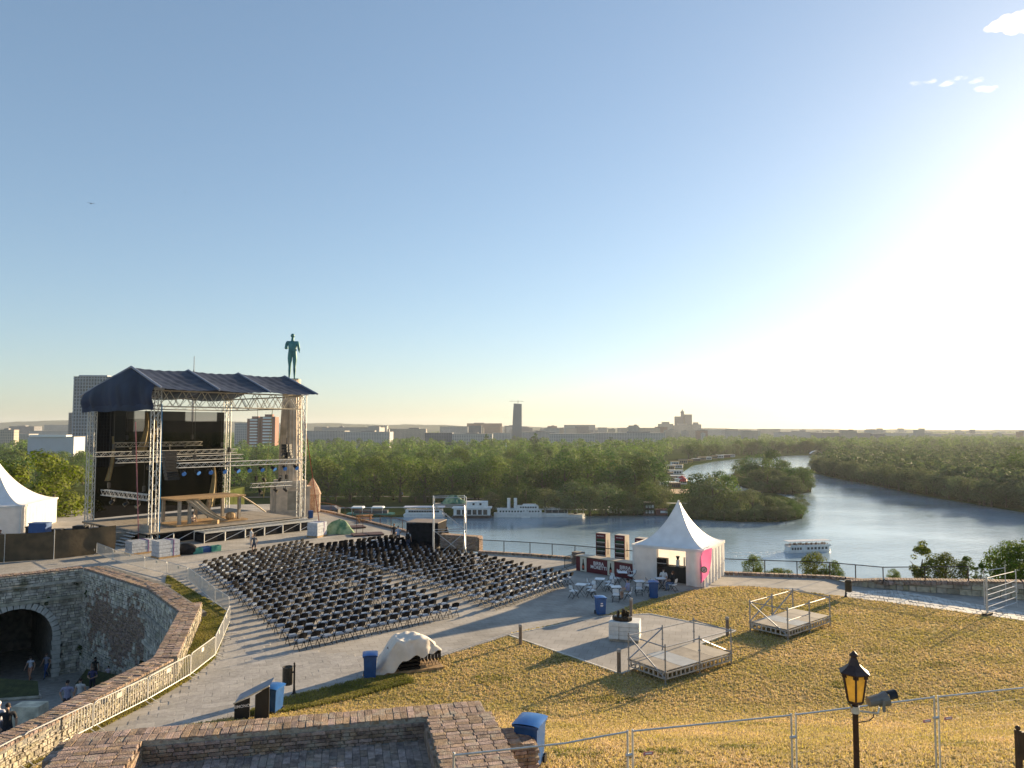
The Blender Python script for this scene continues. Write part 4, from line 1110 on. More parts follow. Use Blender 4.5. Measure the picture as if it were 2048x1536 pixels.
# spotlights
def lamp_can(label, p, rz, tilt, r=.17, ln=.42, lens=(.05, .16, .5)):
    t = thing("spotlight", label, "spotlight", p, rz, "spotlights on the stage trusses")
    ct, st_ = math.cos(tilt), math.sin(tilt)
    a, b = Vector((0, -ln * .4 * ct, -.35 + ln * .4 * st_)), Vector((0, ln * .6 * ct, -.35 - ln * .6 * st_))
    h = MB(); h.tube(a, b, r * .7, 10, r); h.build("housing", BLACK, t)
    d = (b - a).normalized(); l = MB(); l.tube(b + d * .002, b + d * .05, r * 1.02, 10); l.build("lens", mat("lens_%d" % int(lens[2] * 100), lens, .25, 0, .05), t)
    y = MB(); y.box((-r - .03, 0, -.18), (.03, .06, .4)); y.box((r + .03, 0, -.18), (.03, .06, .4)); y.box((0, 0, .02), (r * 2 + .1, .06, .05)); y.tube((0, 0, .02), (0, 0, .2), .03, 5); y.build("yoke", BLACK, t)
    return t
for i in range(10):
    x = 2.5 + i * 1.35; lamp_can(ORD[i] + " blue lamp from the left under the long front truss", S(x, -.2, 6.72), SANG + PI + .3 * math.sin(i * 2.1), .5, .21, .5, (.06, .22, .62))
for i, (x, y, z, u) in enumerate([(3.4, 13, 8.9, 0), (9.2, 13, 8.9, 0), (1.4, 9, 8.15, 0), (4.2, 9, 7.6, 0), (2.2, 6, 7.05, 0), (8.4, 9, 8.1, 0), (10.6, 6, 7.1, 0), (12.4, 9, 8.15, 0), (13.1, -.2, 7.95, 0), (13.2, 4, 4.05, 0), (15.0, 4, 4.05, 0), (16.2, 4, 4.05, 0), (13.6, 4, 5.3, 0), (15.6, 4, 5.2, 0), (0, 8.4, 3.7, 0), (0, 5.4, 3.7, 0), (0, 3.0, 3.7, 0)]):
    lb = ["black spotlight standing on the left of the highest truss", "black spotlight on the right of the highest truss", "black spotlight at the left end of the middle truss", "black spotlight under the middle truss behind the front tower", "black spotlight low under the left trusses", "black spotlight in the centre of the middle truss",
          "black spotlight under the second truss right of centre", "black spotlight near the rear right tower", "pale moving lamp above the long front truss near the column", "black lamp at the left of the truss before the pedestal", "paired black lamp in the middle of the pedestal truss", "black lamp at the right of the pedestal truss",
          "upright lamp on top of the pedestal truss, left", "upright lamp on top of the pedestal truss, right", "lamp at the far end of the left side truss", "lamp midway along the left side truss", "lamp nearest the front tower on the side truss"][i]
    lamp_can(lb, S(x, y, z), SANG + PI + i * .7, .6, .17, .45, (.25, .22, .15))
# line array loudspeakers
def line_array(label, p, n, rz):
    t = thing("line_array_speaker", label, "loudspeaker", p, rz, "hung loudspeakers")
    for k in range(n):
        b = MB(); b.box((0, -.02 * k * k * .5, -.3 * k), (1.1, .6, .27), 0); b.build("cabinet", BLACK, t)
    MB().tube((0, 0, .1), (0, 0, .8), .03, 5).build("hanging_bracket", BLACK, t)
    return t
line_array("black line array loudspeaker stack behind the front tower", S(1.9, 1.2, 8.2), 9, SANG)
line_array("black loudspeaker cluster hanging beside the right front tower", S(SL - 1.3, .8, 8.6), 5, SANG + .5)
# prop pavilion on the stage
hut = thing("stage_hut", "rough timber stage hut with flat roof and torn cloth drape", "stage prop", S(3.2, 2.0, DZ), SANG)
q = MB(); q.box((3.4, 1.8, 2.45), (7.2, 4.0, .14)); q.build("hut_roof", WOOD, hut)
for x, y in ((.3, .2), (1.3, .2), (.3, 3.4), (3.6, 3.4), (5.0, 3.4), (6.5, .2), (6.5, 3.4)): MB().box((x, y, 1.2), (.26, .26, 2.4)).build("post", PLY, hut)
q = MB(); q.box((3.4, 1.2, .07), (7.4, 3.4, .12)); q.build("hut_floor", WOOD, hut)
DRAPE = mat("torn_drape", (.50, .42, .32), .85, 0, .2, 3)
q = MB(); q.grid(lambda u, v: (1.3 + 3.4 * v + 1.4 * (u - .5) * (1 - .4 * v), .05 - .5 * v + .14 * math.sin(u * 17), 2.35 * (1 - v) ** 1.5 + .15), 14, 16); q.build("drape", DRAPE, hut, True)
q = MB(); q.grid(lambda u, v: (6.4 + 2.6 * v, .3 - .9 * v + .25 * (u - .5), 2.5 - 1.9 * v ** 1.2 + .08 * math.sin(u * 9)), 6, 10); q.build("drape", DRAPE, hut, True)
for i, (x, y, s, lb) in enumerate([(5.6, .2, .5, "round wicker prop basket at the right of the stage hut"), (3.2, -1.2, .35, "small wooden crate on the stage floor before the hut")]):
    b = MB(); b.lathe([(s * .7, 0), (s, s * .6), (s * .9, s * 1.3), (s * .5, s * 1.6)], (0, 0, 0), 12) if i == 0 else b.box((0, 0, s / 2), (s * 1.6, s * 1.2, s))
    o = b.build("prop_basket" if i == 0 else "wooden_crate", WOOD); o.location = S(3.2 + x, 2 + y, DZ + .05); tag(o, lb, "basket" if i == 0 else "crate")
person("person in pale clothes sitting inside the timber stage hut", S(3.2 + 2.3, 3.4, DZ - .25), SANG + PI, 'sit', (.55, .5, .45), (.4, .3, .25), group="people on the stage")
# ballast: wrapped water packs on pallets
WRAP = mat("shrink_wrap", (.42, .45, .50), .3, 0, .15, 6, bump=.4, bscale=9, spec=.7)
def ballast(label, p, rz, d):
    t = thing("ballast_stack", label, "ballast", p, rz, "wrapped ballast stacks at the tower feet")
    MB().box((0, 0, .07), (d[0] + .08, d[1] + .08, .13)).build("pallet", WOOD, t)
    k = 4
    for i in range(k):
        q = MB(); q.box((0, 0, .14 + d[2] * (i + .5) / k), (d[0] - .03 * (i % 2), d[1] - .03 * (i % 2), d[2] / k - .02)); q.build("pack_layer", WRAP, t)
    q = MB(); q.box((d[0] * .2, 0, .15 + d[2] / 2), (.06, d[1] + .03, d[2] + .03)); q.build("strap", mat("purple_strap", (.16, .05, .2), .6), t)
    return t
p = at(280, 1106); ballast("wrapped ballast stack left of the front stage tower", p, SANG, (1.9, 1.3, .95))
p = at(331, 1114); ballast("wrapped ballast stack right of the front stage tower", p, SANG, (1.7, 1.3, 1.25))
p = at(634, 1073); ballast("wrapped ballast stack beside the right stage tower", p, SANG + .3, (1.5, 1.2, 1.25))
# loose sheets and bundles by the stage front
o = MB(); o.ball((0, 0, .35), (.9, .6, .55), 14, 9); o = o.build("bundle", DARK, None, True); o.location = at(372, 1108); tag(o, "black cloth bundle lying at the stage front", "bundle")
TG = mat("green_crate_plastic", (.05, .25, .2), .5); 
for i, (px, py, lb, m_) in enumerate([(410, 1104, "blue plastic crate on the ground before the stage", BINB), (393, 1107, "green plastic crate beside the blue one at the stage", TG), (430, 1102, "teal plastic crate right of the blue one at the stage", TG)]):
    c = thing("plastic_crate", lb, "crate", at(px, py), SANG); MB().box((0, 0, .03), (.8, .55, .06)).build("crate_bottom", m_, c)
    for x, y, w, d in ((-.4, 0, .04, .55), (.4, 0, .04, .55), (0, -.27, .8, .04), (0, .27, .8, .04)): MB().box((x, y, .26), (w, d, .4)).build("crate_side", m_, c)
person("person in white top standing at the stage front", at(502, 1096), 2.4, 'stand', (.6, .58, .56), (.5, .42, .38), (.35, .2, .08), 1.72, "people on the stage")
person("person with dark backpack walking towards the stage", at(508, 1110), .5, 'walk', (.12, .12, .14), (.05, .05, .08), (.05, .03, .02), 1.72, "people on the stage", shorts=True)

# ------------------------------------------------------------------ column monument and bronze figure
MC = at(570, 1034.5); MC.y += 2.2; MC.x -= .12
mon = thing("column_monument", "tall fluted stone column on a square pedestal behind the stage", "monument", MC, R(28))
q = MB(); q.box((0, 0, .25), (4.6, 4.6, .5)); q.build("plinth", PLASTER, mon)
for i in range(3):
    q = MB(); q.box((0, 0, .5 + .93 * (i + .5)), (3.9, 3.9, .925)); q.build("pedestal_course", PLASTER, mon)
q = MB(); q.box((0, -1.97, 1.9), (1.3, .06, 2.2)); q.build("pedestal_panel", mat("panel_stone", (.34, .29, .22), .85, 0, .15, 2), mon)
q = MB(); q.box((0, 0, 3.4), (4.1, 4.1, .22)); q.build("pedestal_cornice", PLASTER, mon)
q = MB(); q.box((0, 0, 3.85), (3.3, 3.3, .7)); q.build("column_base", PLASTER, mon)
q = MB(); q.lathe([(1.42, 0), (1.40, 1), (1.34, 4), (1.22, 7.5), (1.06, 10.3)], (0, 0, 4.2), 40, .075); q.build("fluted_shaft", PLASTER, mon)
q = MB(); q.lathe([(1.08, 0), (1.35, .35), (1.45, .5)], (0, 0, 14.5), 24); q.build("capital", PLASTER, mon, True)
q = MB(); q.box((0, 0, 15.2), (2.9, 2.9, .4)); q.build("abacus", PLASTER, mon)
q = MB(); q.lathe([(1.05, 0), (1.05, .95)], (0, 0, 15.4), 20); q.build("drum", PLASTER, mon)
BRZ = mat("green_bronze", (.06, .19, .19), .55, .1, .35, 1.2, bump=.3, bscale=4)
stt = person("green bronze nude figure standing on the column, seen from behind", (MC.x, MC.y, 16.36), R(8), 'statue', h=5.55, build=1.16, legs=1.06, mats=[BRZ], name="bronze_statue", cat="statue")
q = MB(); q.box((0, 0, -.02), (1.7, 1.4, .14)); q.build("statue_base", BRZ, stt)
# brick turret beside the column
tur = thing("brick_turret", "small brick sentry turret with pointed roof right of the stage", "turret", at(624, 1024), .3)
q = MB(); q.lathe([(1.0, 0), (1.0, 2.2)], (0, 0, 0), 10); q.build("turret_wall", BRICK, tur)
q = MB(); q.lathe([(1.12, 0), (.75, .9), (.08, 2.0)], (0, 0, 2.2), 10); q.build("turret_roof", BRICK, tur)
q = MB(); q.box((-.85, -.5, .9), (.12, .7, 1.7), .5); q.build("doorway", BLACK, tur)
# ------------------------------------------------------------------ audience chairs
CHB = mat("chair_black_steel", (.007, .007, .009), .5, 0, .2, 20, spec=.18)
CHS = mat("chair_seat_vinyl", (.23, .285, .38), .35, 0, .15, 10, spec=.4)  # blue-grey tint puts the sky's reflection into the seat colour
def chair_parts(frame, seat, w=.43):
    """(name, MB, material) of a folding chair, facing +y"""
    out = []
    s = MB(); s.box((0, .02, .43), (w - .02, .40, .05)); s.box((0, .02, .462), (w - .07, .35, .025)); out.append(("seat", s, seat))
    def bk(u, v): return ((u - .5) * (w - .03), -.20 - .035 * v - .035 * math.sin(PI * u) , .575 + .25 * v - .05 * abs(2 * u - 1) ** 3 * v)
    b = MB(); b.grid(bk, 6, 2); b.grid(lambda u, v: (bk(1 - u, v)[0], bk(1 - u, v)[1] + .018, bk(1 - u, v)[2]), 6, 2); out.append(("backrest", b, frame))
    for x in (-w / 2, w / 2):
        l = MB(); l.path([(x, .24, 0), (x, .02, .42), (x, -.20, .62), (x, -.235, .80)], .017, 4); out.append(("leg", l, frame))
        l = MB(); l.path([(x * .9, .14, .43), (x * .9, -.27, 0)], .017, 4); out.append(("leg", l, frame))
    t = MB(); t.tube((-w / 2, .17, .13), (w / 2, .17, .13), .011, 4); out.append(("stretcher", t, frame))
    t = MB(); t.tube((-w / 2, -.20, .08), (w / 2, -.20, .08), .011, 4); out.append(("stretcher", t, frame))
    return out
proto_parts = [(n, m_.mesh(n, mm), mm) for n, m_, mm in chair_parts(CHB, CHS)]
spots = []
def block(name, A, Bp, C, D, rows, cols, side):
    """A,B ends of the front row (stage side), D,C ends of the back row"""
    A, Bp, C, D = (at(*q) for q in (A, Bp, C, D)); rd = random.Random(rows)
    for r in range(rows):
        v = r / (rows - 1); a = A.lerp(D, v); b = Bp.lerp(C, v); d = (b - a).normalized()
        fac = math.atan2(d.x, -d.y)   # facing direction = left of the row direction
        nc = cols[0] + round((cols[1] - cols[0]) * v)
        for c in range(nc):
            if rd.random() < .03: continue
            p = a.lerp(b, c / (nc - 1)) + Vector((rd.uniform(-.09, .09), rd.uniform(-.09, .09), 0))
            face = Vector((-d.y, d.x, 0))
            rz = math.atan2(face.y, face.x) - PI / 2 + rd.gauss(0, .10)
            spots.append((p, rz, name, rows - r, c + 1, side))
block("left", (408, 1141), (600, 1096), (905, 1233), (600, 1300), 22, (16, 15), "barriers")
block("right", (630, 1106), (778, 1087), (1136, 1168), (992, 1219), 24, (14, 14), "aisle")
# the ragged left flank of the left block
spots.sort(key=lambda s: s[0].length)
for p, rz, nm_, row, seat, side in spots[:300]:
    t = thing("folding_chair", "black folding chair, %s block, %s row from back, %s seat from %s" % (nm_, ORD[row - 1], ORD[seat - 1], side), "chair", p, rz, "black folding chairs in the audience blocks")
    for n, me, mm in proto_parts: link(n, me, t)
vs, fs, ms = [], [], []; o = 0
cv = []; cf = []; cm = []
for n, me, mm in proto_parts:
    k = len(cv); cv += [tuple(v.co) for v in me.vertices]; cf += [tuple(i + k for i in p.vertices) for p in me.polygons]; cm += [0 if mm is CHB else 1] * len(me.polygons)
cv = np.array(cv)
for p, rz, *_ in spots[300:]:
    c, s = math.cos(rz), math.sin(rz); Q = np.empty_like(cv); Q[:, 0] = cv[:, 0] * c - cv[:, 1] * s + p.x; Q[:, 1] = cv[:, 0] * s + cv[:, 1] * c + p.y; Q[:, 2] = cv[:, 2]
    vs.append(Q); fs += [tuple(i + o for i in f) for f in cf]; ms += cm; o += len(cv)
me = bpy.data.meshes.new("remaining_folding_chairs"); me.from_pydata(np.concatenate(vs).tolist(), [], fs); me.materials.append(CHB); me.materials.append(CHS); me.polygons.foreach_set('material_index', ms)
o = link("remaining_folding_chairs", me, None, "stuff"); o["label"] = "far rows of black folding chairs towards the stage"; o["category"] = "chairs"

# ------------------------------------------------------------------ crowd barriers
BARS = mat("painted_barrier_steel", (.56, .55, .52), .45, .25, .1, 9)
PLATE = mat("barrier_plate", (.55, .52, .44), .6)
def barrier_mesh(L_, H_=.98, nb=19):
    f = MB(); r = .12
    pts = [(0, 0, .16), (0, 0, H_ - r), (r * .3, 0, H_ - r * .3), (r, 0, H_), (L_ - r, 0, H_), (L_ - r * .3, 0, H_ - r * .3), (L_, 0, H_ - r), (L_, 0, .16)]
    f.path(pts, .021, 6); f.tube((0, 0, .16), (L_, 0, .16), .021, 6)
    out = [("frame", f, BARS)]
    for i in range(nb):
        b = MB(); x = L_ * (i + 1) / (nb + 1); b.tube((x, 0, .16), (x, 0, H_), .0115, 4, cap=False); out.append(("bar", b, BARS))
    for x in (.12, L_ - .12):
        g = MB(); g.path([(x, -.33, .0), (x, -.22, .05), (x, 0, .16), (x, .22, .05), (x, .33, .0)], .018, 5); out.append(("foot", g, BARS))
    p = MB(); p.box((L_ * .55, .0, H_ - .17), (.26, .03, .17)); out.append(("plate", p, PLATE))
    return out
ch = [[(110, 1116), (193, 1109)], [(193, 1110), (226, 1124), (289, 1141), (334, 1152), (376, 1165), (404, 1188), (430, 1211), (458, 1230)], [(459, 1249), (446, 1281), (430, 1317), (380, 1357), (294, 1408), (184, 1464), (42, 1536), (-140, 1640)]]
rail_lb = ["standing alone on the gateway wall before the brown screen", "first from the wall corner by the stage", "second from the wall corner by the stage", "third from the wall corner by the stage", "fourth from the wall corner by the stage", "fifth from the wall corner, by the front chairs", "sixth from the wall corner, beside the grass tip", "seventh from the wall corner, at the bend beside the grass",
           "first of the sunlit run after the bend", "second of the sunlit run after the bend", "third of the sunlit run after the bend", "fourth of the sunlit run beside the long parapet", "fifth of the sunlit run beside the long parapet", "nearest the camera, meeting the brick bastion", "running out of the picture at lower left"]
ii = 0
for c in ch:
    for a, b in zip(c, c[1:]):
        p, q = at(*a), at(*b); d = q - p; L_ = d.length - .06
        z = .34 if ii == 0 else 0
        t = thing("crowd_barrier", "steel crowd barrier " + rail_lb[ii], "barrier", (p.x, p.y, z + .02), math.atan2(d.y, d.x), "crowd barriers along the parapet"); ii += 1
        for n, m_, mm in barrier_mesh(L_, .98 if L_ > 1 else .9, max(8, int(L_ / .125))): m_.build(n, mm, t)

# ------------------------------------------------------------------ railing on the brow, with brick kerb
RAILM = mat("dark_railing", (.035, .03, .028), .5, .2, .2, 8); RUST = mat("rusty_post", (.16, .07, .035), .7, 0, .3, 10)
NETR = mesh_cloth("railing_mesh", (.05, .05, .05), .86)
rl_px = [[(640, 1022), (662, 1026), (720, 1041), (805, 1062), (862, 1082)], [(957, 1106), (1060, 1112), (1150, 1119), (1268, 1131)], [(1432, 1148), (1530, 1152), (1660, 1157), (1780, 1165)]]
rl_lb = ["rusty post railing on the brow between turret and black booth", "dark wire mesh railing above the river behind the drink fridges", "dark wire mesh railing above the river right of the pagoda tent"]
for k, pts in enumerate(rl_px):
    P = [at(*q) for q in pts]
    if k == 2: P[-1] = Vector((24.2, 48.9, .3)); P.append(Vector((28.6, 47.0, .7)))
    t = thing("railing", rl_lb[k], "railing", (0, 0, 0)); its = []
    for a, b in zip(P, P[1:]):
        d = b - a; L_ = d.length; n = max(1, round(L_ / 2.4)); an = math.atan2(d.y, d.x)
        for i in range(n):
            p = a.lerp(b, i / n); q = a.lerp(b, (i + 1) / n)
            m_ = MB(); m_.tube(p + Vector((0, 0, .1)), p + Vector((0, 0, 1.12)), .035, 6); m_.build("post", RUST if k == 0 else RAILM, t)
            m_ = MB(); m_.tube(p + Vector((0, 0, 1.1)), q + Vector((0, 0, 1.1)), .032, 6); m_.build("top_rail", RUST if k == 0 else RAILM, t)
            m_ = MB(); m_.add([p + Vector((0, 0, .25)), q + Vector((0, 0, .25)), q + Vector((0, 0, 1.08)), p + Vector((0, 0, 1.08))], [(0, 1, 2, 3)]); m_.build("wire_mesh", NETR, t)
        nb = int(L_ / .3)
        for i in range(nb):
            p = a.lerp(b, (i + .5) / nb)
            its.append(((p.x, p.y, p.z + .1), (.28, .46, .2), an))
    m_ = MB(); m_.tube(P[-1] + Vector((0, 0, .1)), P[-1] + Vector((0, 0, 1.12)), .035, 6); m_.build("post", RAILM, t)
    pieces(t, "kerb_brick", its, BRICK, 300, Matrix.Identity(4))
# brick block wall behind the scaffold
t = thing("brick_wall", "short dark brick wall between scaffold tower and railing", "wall", at(880, 1098), math.atan2(at(957, 1104).y - at(880, 1098).y, at(957, 1104).x - at(880, 1098).x))
Lw = (at(957, 1104) - at(880, 1098)).length; MB().box((Lw / 2, .4, .6), (Lw - .04, .8, 1.2)).build("core", MORTARD, t); its = []
for cs in range(12):
    n = int(Lw / .31)
    for i in range(n): its.append((((i + .5 + .5 * (cs % 2)) * Lw / (n + .5), 0, .06 + cs * .1), (.29, .1, .085), 0.0))
    for i in range(2): its.append(((Lw, .2 + i * .36, .06 + cs * .1), (.1, .32, .085), 0.0))
for i in range(int(Lw / .16)): its.append(((.08 + i * .16, .4, 1.23), (.145, .84, .08), 0.0))
pieces(t, "brick", its, BRICK, 300)
# right stone wall with brick cap
t = thing("stone_wall", "low wall of pale rubble stone with brick cap at the right edge", "wall", (0, 0, 0)); A_, Bk = [], []
wp = [(at(1690, 1171), .2), (at(1770, 1178), .52), (at(2048, 1200), 1.0), (at(2210, 1214), 1.15)]
core = MB()
for (a, ha), (b, hb) in zip(wp, wp[1:]):
    d = b - a; L_ = d.length; an = math.atan2(d.y, d.x); n = Vector((-d.y, d.x, 0)).normalized()
    core.prism([(a + n * .07).xy[:], (b + n * .07).xy[:], (b + n * .7).xy[:], (a + n * .7).xy[:]], -.1, [ha, hb, hb, ha])
    S_, _ = rubble(L_, hb, 77, size=(.3, .8), rows=(.22, .4))
    for c, dm, q in S_:
        hl = ha + (hb - ha) * c[0] / L_
        if c[2] + dm[2] / 2 > hl + .02: continue
        p = a.lerp(b, c[0] / L_) + n * (.05 + c[1]); A_.append(((p.x, p.y, c[2]), dm, Matrix.Rotation(an, 3, 'Z')))
    for i in range(int(L_ / .16)):
        f_ = (i + .5) * .16 / L_; p = a.lerp(b, f_) + n * .36; Bk.append(((p.x, p.y, ha + (hb - ha) * f_ + .04), (.145, .76, .1), an))
core.build("core", MORTAR, t); pieces(t, "stone", A_, LIME, 300, Matrix.Identity(4)); pieces(t, "cap_brick", Bk, BRICK, 300, Matrix.Identity(4))

# ------------------------------------------------------------------ pagoda tents
def pagoda(label, p, rz, half, eave, apex, front, m=PVC):
    t = thing("pagoda_tent", label, "tent", p, rz)
    h = half
    def prof(v): return eave + (apex - eave) * (v ** 1.75 * .78 + v ** 4 * .22)
    for k in range(4):
        a = k * PI / 2
        def fn(u, v):
            w = h * (1 - v) * 1.015 + .07 * v; x = (2 * u - 1) * w; y = -w; z = prof(v) - .05 * (1 - (2 * u - 1) ** 2) * (1 - v)
            return (x * math.cos(a) - y * math.sin(a), x * math.sin(a) + y * math.cos(a), z)
        q = MB(); q.grid(fn, 10, 18); q.build("roof_panel", PVCR, t, True)
        q = MB(); q.path([fn(0, v_ / 14) for v_ in range(15)], .018, 5); q.build("seam", PVC, t)
        q = MB(); q.grid(lambda u, v: tuple(Matrix.Rotation(a, 3, 'Z') @ Vector(((2 * u - 1) * h * 1.02, -h * 1.02, eave + .02 - .2 * v))), 6, 1); q.build("valance", m, t)
    q = MB(); q.lathe([(.1, 0), (.09, .12), (.03, .2)], (0, 0, apex - .05), 8); q.build("finial", m, t)
    for sx in (-1, 1):
        for sy in (-1, 1): MB().tube((sx * h * .97, sy * h * .97, 0), (sx * h * .97, sy * h * .97, eave), .045, 6).build("post", GALV, t)
    def wall(nm_, x0, y0, x1, y1, fold=.05, nf=16):
        L_ = math.hypot(x1 - x0, y1 - y0); nx, ny = -(y1 - y0) / L_, (x1 - x0) / L_
        q = MB(); q.grid(lambda u, v: (x0 + (x1 - x0) * u + nx * fold * math.sin(u * nf * L_ / 2) * (1 - .5 * v), y0 + (y1 - y0) * u + ny * fold * math.sin(u * nf * L_ / 2) * (1 - .5 * v), .03 + (eave - .05) * v), int(10 * L_), 3); q.build(nm_, m, t, True)
    wall("side_wall", h, -h, h, h); wall("rear_wall", h, h, -h, h, .02, 8); wall("side_wall", -h, h, -h, -h, .03)
    if front == 'open':
        wall("front_curtain", -h, -h, -h + 1.75, -h, .05, 12); wall("front_curtain", h - 1.25, -h, h, -h, .09, 14)
    else: wall("front_wall", -h, -h, h, -h, .015, 5)
    return t
TC = Vector((11.75, 52.6, 0)); TRZ = R(-30.5)
tent = pagoda("white pagoda tent with open front beside the red bar counter", TC, TRZ, 2.5, 2.45, 5.25, 'open')
def TL(x, y, z=0): return TC + Matrix.Rotation(TRZ, 3, 'Z') @ Vector((x, y, 0)) + Vector((0, 0, z))
pagoda("white pagoda tent with closed walls at the left edge", Vector((-54.0, 77.5, 0)), R(12), 4.5, 2.75, 7.4, 'closed')
# tent counter with coffee machine, cups, grinder
t = thing("tent_counter", "dark serving counter inside the white pagoda tent", "counter", TL(.3, -1.5), TRZ)
MB().box((0, 0, .5), (3.0, .6, 1.0)).build("counter_body", mat("dark_counter", (.03, .022, .015), .6, 0, .2, 6), t); MB().box((0, 0, 1.03), (3.1, .7, .05)).build("counter_top", BLACK, t)
t = thing("coffee_machine", "dark coffee machine on the tent counter", "coffee machine", TL(-.75, -1.4, 1.06), TRZ)
MB().box((0, 0, .22), (.75, .45, .42)).build("machine_body", BLACK, t); MB().box((0, -.24, .12), (.7, .12, .05)).build("drip_tray", GALV, t)
for x in (-.2, .2): MB().tube((x, -.2, .28), (x, -.42, .24), .02, 6).build("portafilter", BLACK, t)
t = thing("coffee_grinder", "coffee grinder with hopper beside the cup stacks", "coffee grinder", TL(.35, -1.4, 1.06), TRZ)
MB().box((0, 0, .2), (.18, .22, .4)).build("grinder_body", GALV, t); q = MB(); q.lathe([(.05, 0), (.13, .22), (.14, .25)], (0, 0, .4), 10); q.build("hopper", BLACK, t)
for i in range(3):
    q = MB()
    for k in range(9): q.lathe([(.045, 0), (.055, .055)], (0, 0, k * .07), 8)
    o = q.build("cup_stack", mat("paper_cup", (.5, .46, .42), .6)); o.location = TL(.8 + i * .14, -1.42, 1.06); tag(o, ["left", "middle", "right"][i] + " of three paper cup stacks on the tent counter", "cups", "cup stacks in the tent")
# feather flag
t = thing("feather_flag", "pink feather flag with round green emblem at the tent corner", "flag", TL(2.30, -2.85), R(-4))
MB().path([(0, 0, 0), (0, 0, 1.9), (.05, 0, 2.3), (.3, 0, 2.62), (.62, 0, 2.72)], .018, 5).build("flag_pole", GALV, t)
PINK = mat("pink_flag_cloth", (.78, .20, .40), .7, 0, .06, 3, trans=.35)
def ffl(u, v):
    xl = np.interp(v, [0, .75, .9, 1], [.02, .02, .12, .34]); xr = np.interp(v, [0, .25, .6, 1], [.05, .52, .72, .80])
    return (xl + (xr - xl) * u, -.03 + .05 * math.sin(v * 5 + u * 3), .35 + 2.3 * v - .12 * (1 - u) * v ** 3)
q = MB(); q.grid(ffl, 8, 18); q.build("flag_cloth", PINK, t, True)
q = MB(); q.tube((.24, -.11, 1.25), (.24, -.085, 1.25), .21, 20); q.build("emblem_ring", mat("green_emblem", (.02, .26, .10), .6), t)
q = MB(); q.tube((.24, -.12, 1.25), (.24, -.11, 1.25), .15, 18); q.build("emblem_disc", mat("emblem_pink", (.75, .35, .45), .6), t)
q = MB(); q.path([(.16, -.128, 1.27), (.22, -.128, 1.19), (.34, -.128, 1.33)], .024, 5); q.build("emblem_mark", MATS["green_emblem"], t)
o = MB(); o.lathe([(.16, 0), (.16, .02)], (0, 0, 0), 16); o = o.build("white_disc_weight", WHITE); o.location = TL(2.62, -2.45, .22); o.rotation_euler = (R(80), 0, TRZ + 1.2); tag(o, "round white disc leaning at the tent corner under the flag", "disc")

# ------------------------------------------------------------------ bar counter, fridges
def text(body, size, m, parent, loc, rot, name="lettering", ext=.004, space=1.0):
    cu = bpy.data.curves.new("lettering", 'FONT'); cu.body = body; cu.size = size; cu.align_x = 'CENTER'; cu.align_y = 'CENTER'; cu.extrude = ext; cu.space_line = space; cu.offset = size * .012
    o = bpy.data.objects.new("tmp_text", cu); COL.objects.link(o)
    me = bpy.data.meshes.new_from_object(o.evaluated_get(bpy.context.evaluated_depsgraph_get())); bpy.data.objects.remove(o); me.materials.clear(); me.materials.append(m)
    r = link(name, me, parent); r.location = loc; r.rotation_euler = rot
    return r
MAROON = mat("maroon_panel", (.11, .012, .018), .5, 0, .08, 4); PRINT = mat("white_print", (.78, .74, .72), .6, 0, .03)
CREAM = mat("cream_panel", (.60, .56, .46), .6, 0, .05, 4); GLASSG = mat("dark_bottle_glass", (.03, .018, .008), .2, 0, .1)
a, b = at(1152, 1141), at(1269, 1160); d = (b - a); an = math.atan2(d.y, d.x); L_ = d.length
t = thing("bar_counter", "long maroon bar counter with white lettering and bottle panels", "bar", a, an)
MB().box((L_ / 2, .4, .55), (L_, .75, 1.06)).build("counter_body", MAROON, t)
MB().box((L_ / 2, .38, 1.1), (L_ + .1, .9, .05)).build("counter_top", mat("counter_top_wood", (.40, .33, .24), .5, 0, .1, 4), t)
sc_ = L_ / 4.9
for x0 in (.38, 2.72):
    x0 *= sc_; p = MB(); p.box((x0 + .28, .008, .55), (.56, .03, 1.04)); p = p.build("bottle_panel", CREAM, t)
    q = MB(); q.lathe([(.09, 0), (.10, .03), (.10, .38), (.045, .56), (.038, .74), (.045, .76), (.045, .78)], (x0 + .28, -.008, .12), 10)
    q.v = [(x, y * .12 - .018, z) for x, y, z in [(v[0], v[1], v[2]) for v in q.v]]; q.build("bottle_print", GLASSG, p)
    q = MB(); q.box((x0 + .28, -.034, .35), (.19, .012, .2)); q.build("bottle_label", mat("label_red", (.45, .08, .04), .6), p)
for cx in (1.95, 4.15): text("BIRRA\nMORETTI", .34, PRINT, t, (cx * sc_, .018, .58), (PI / 2, 0, 0), space=.82)
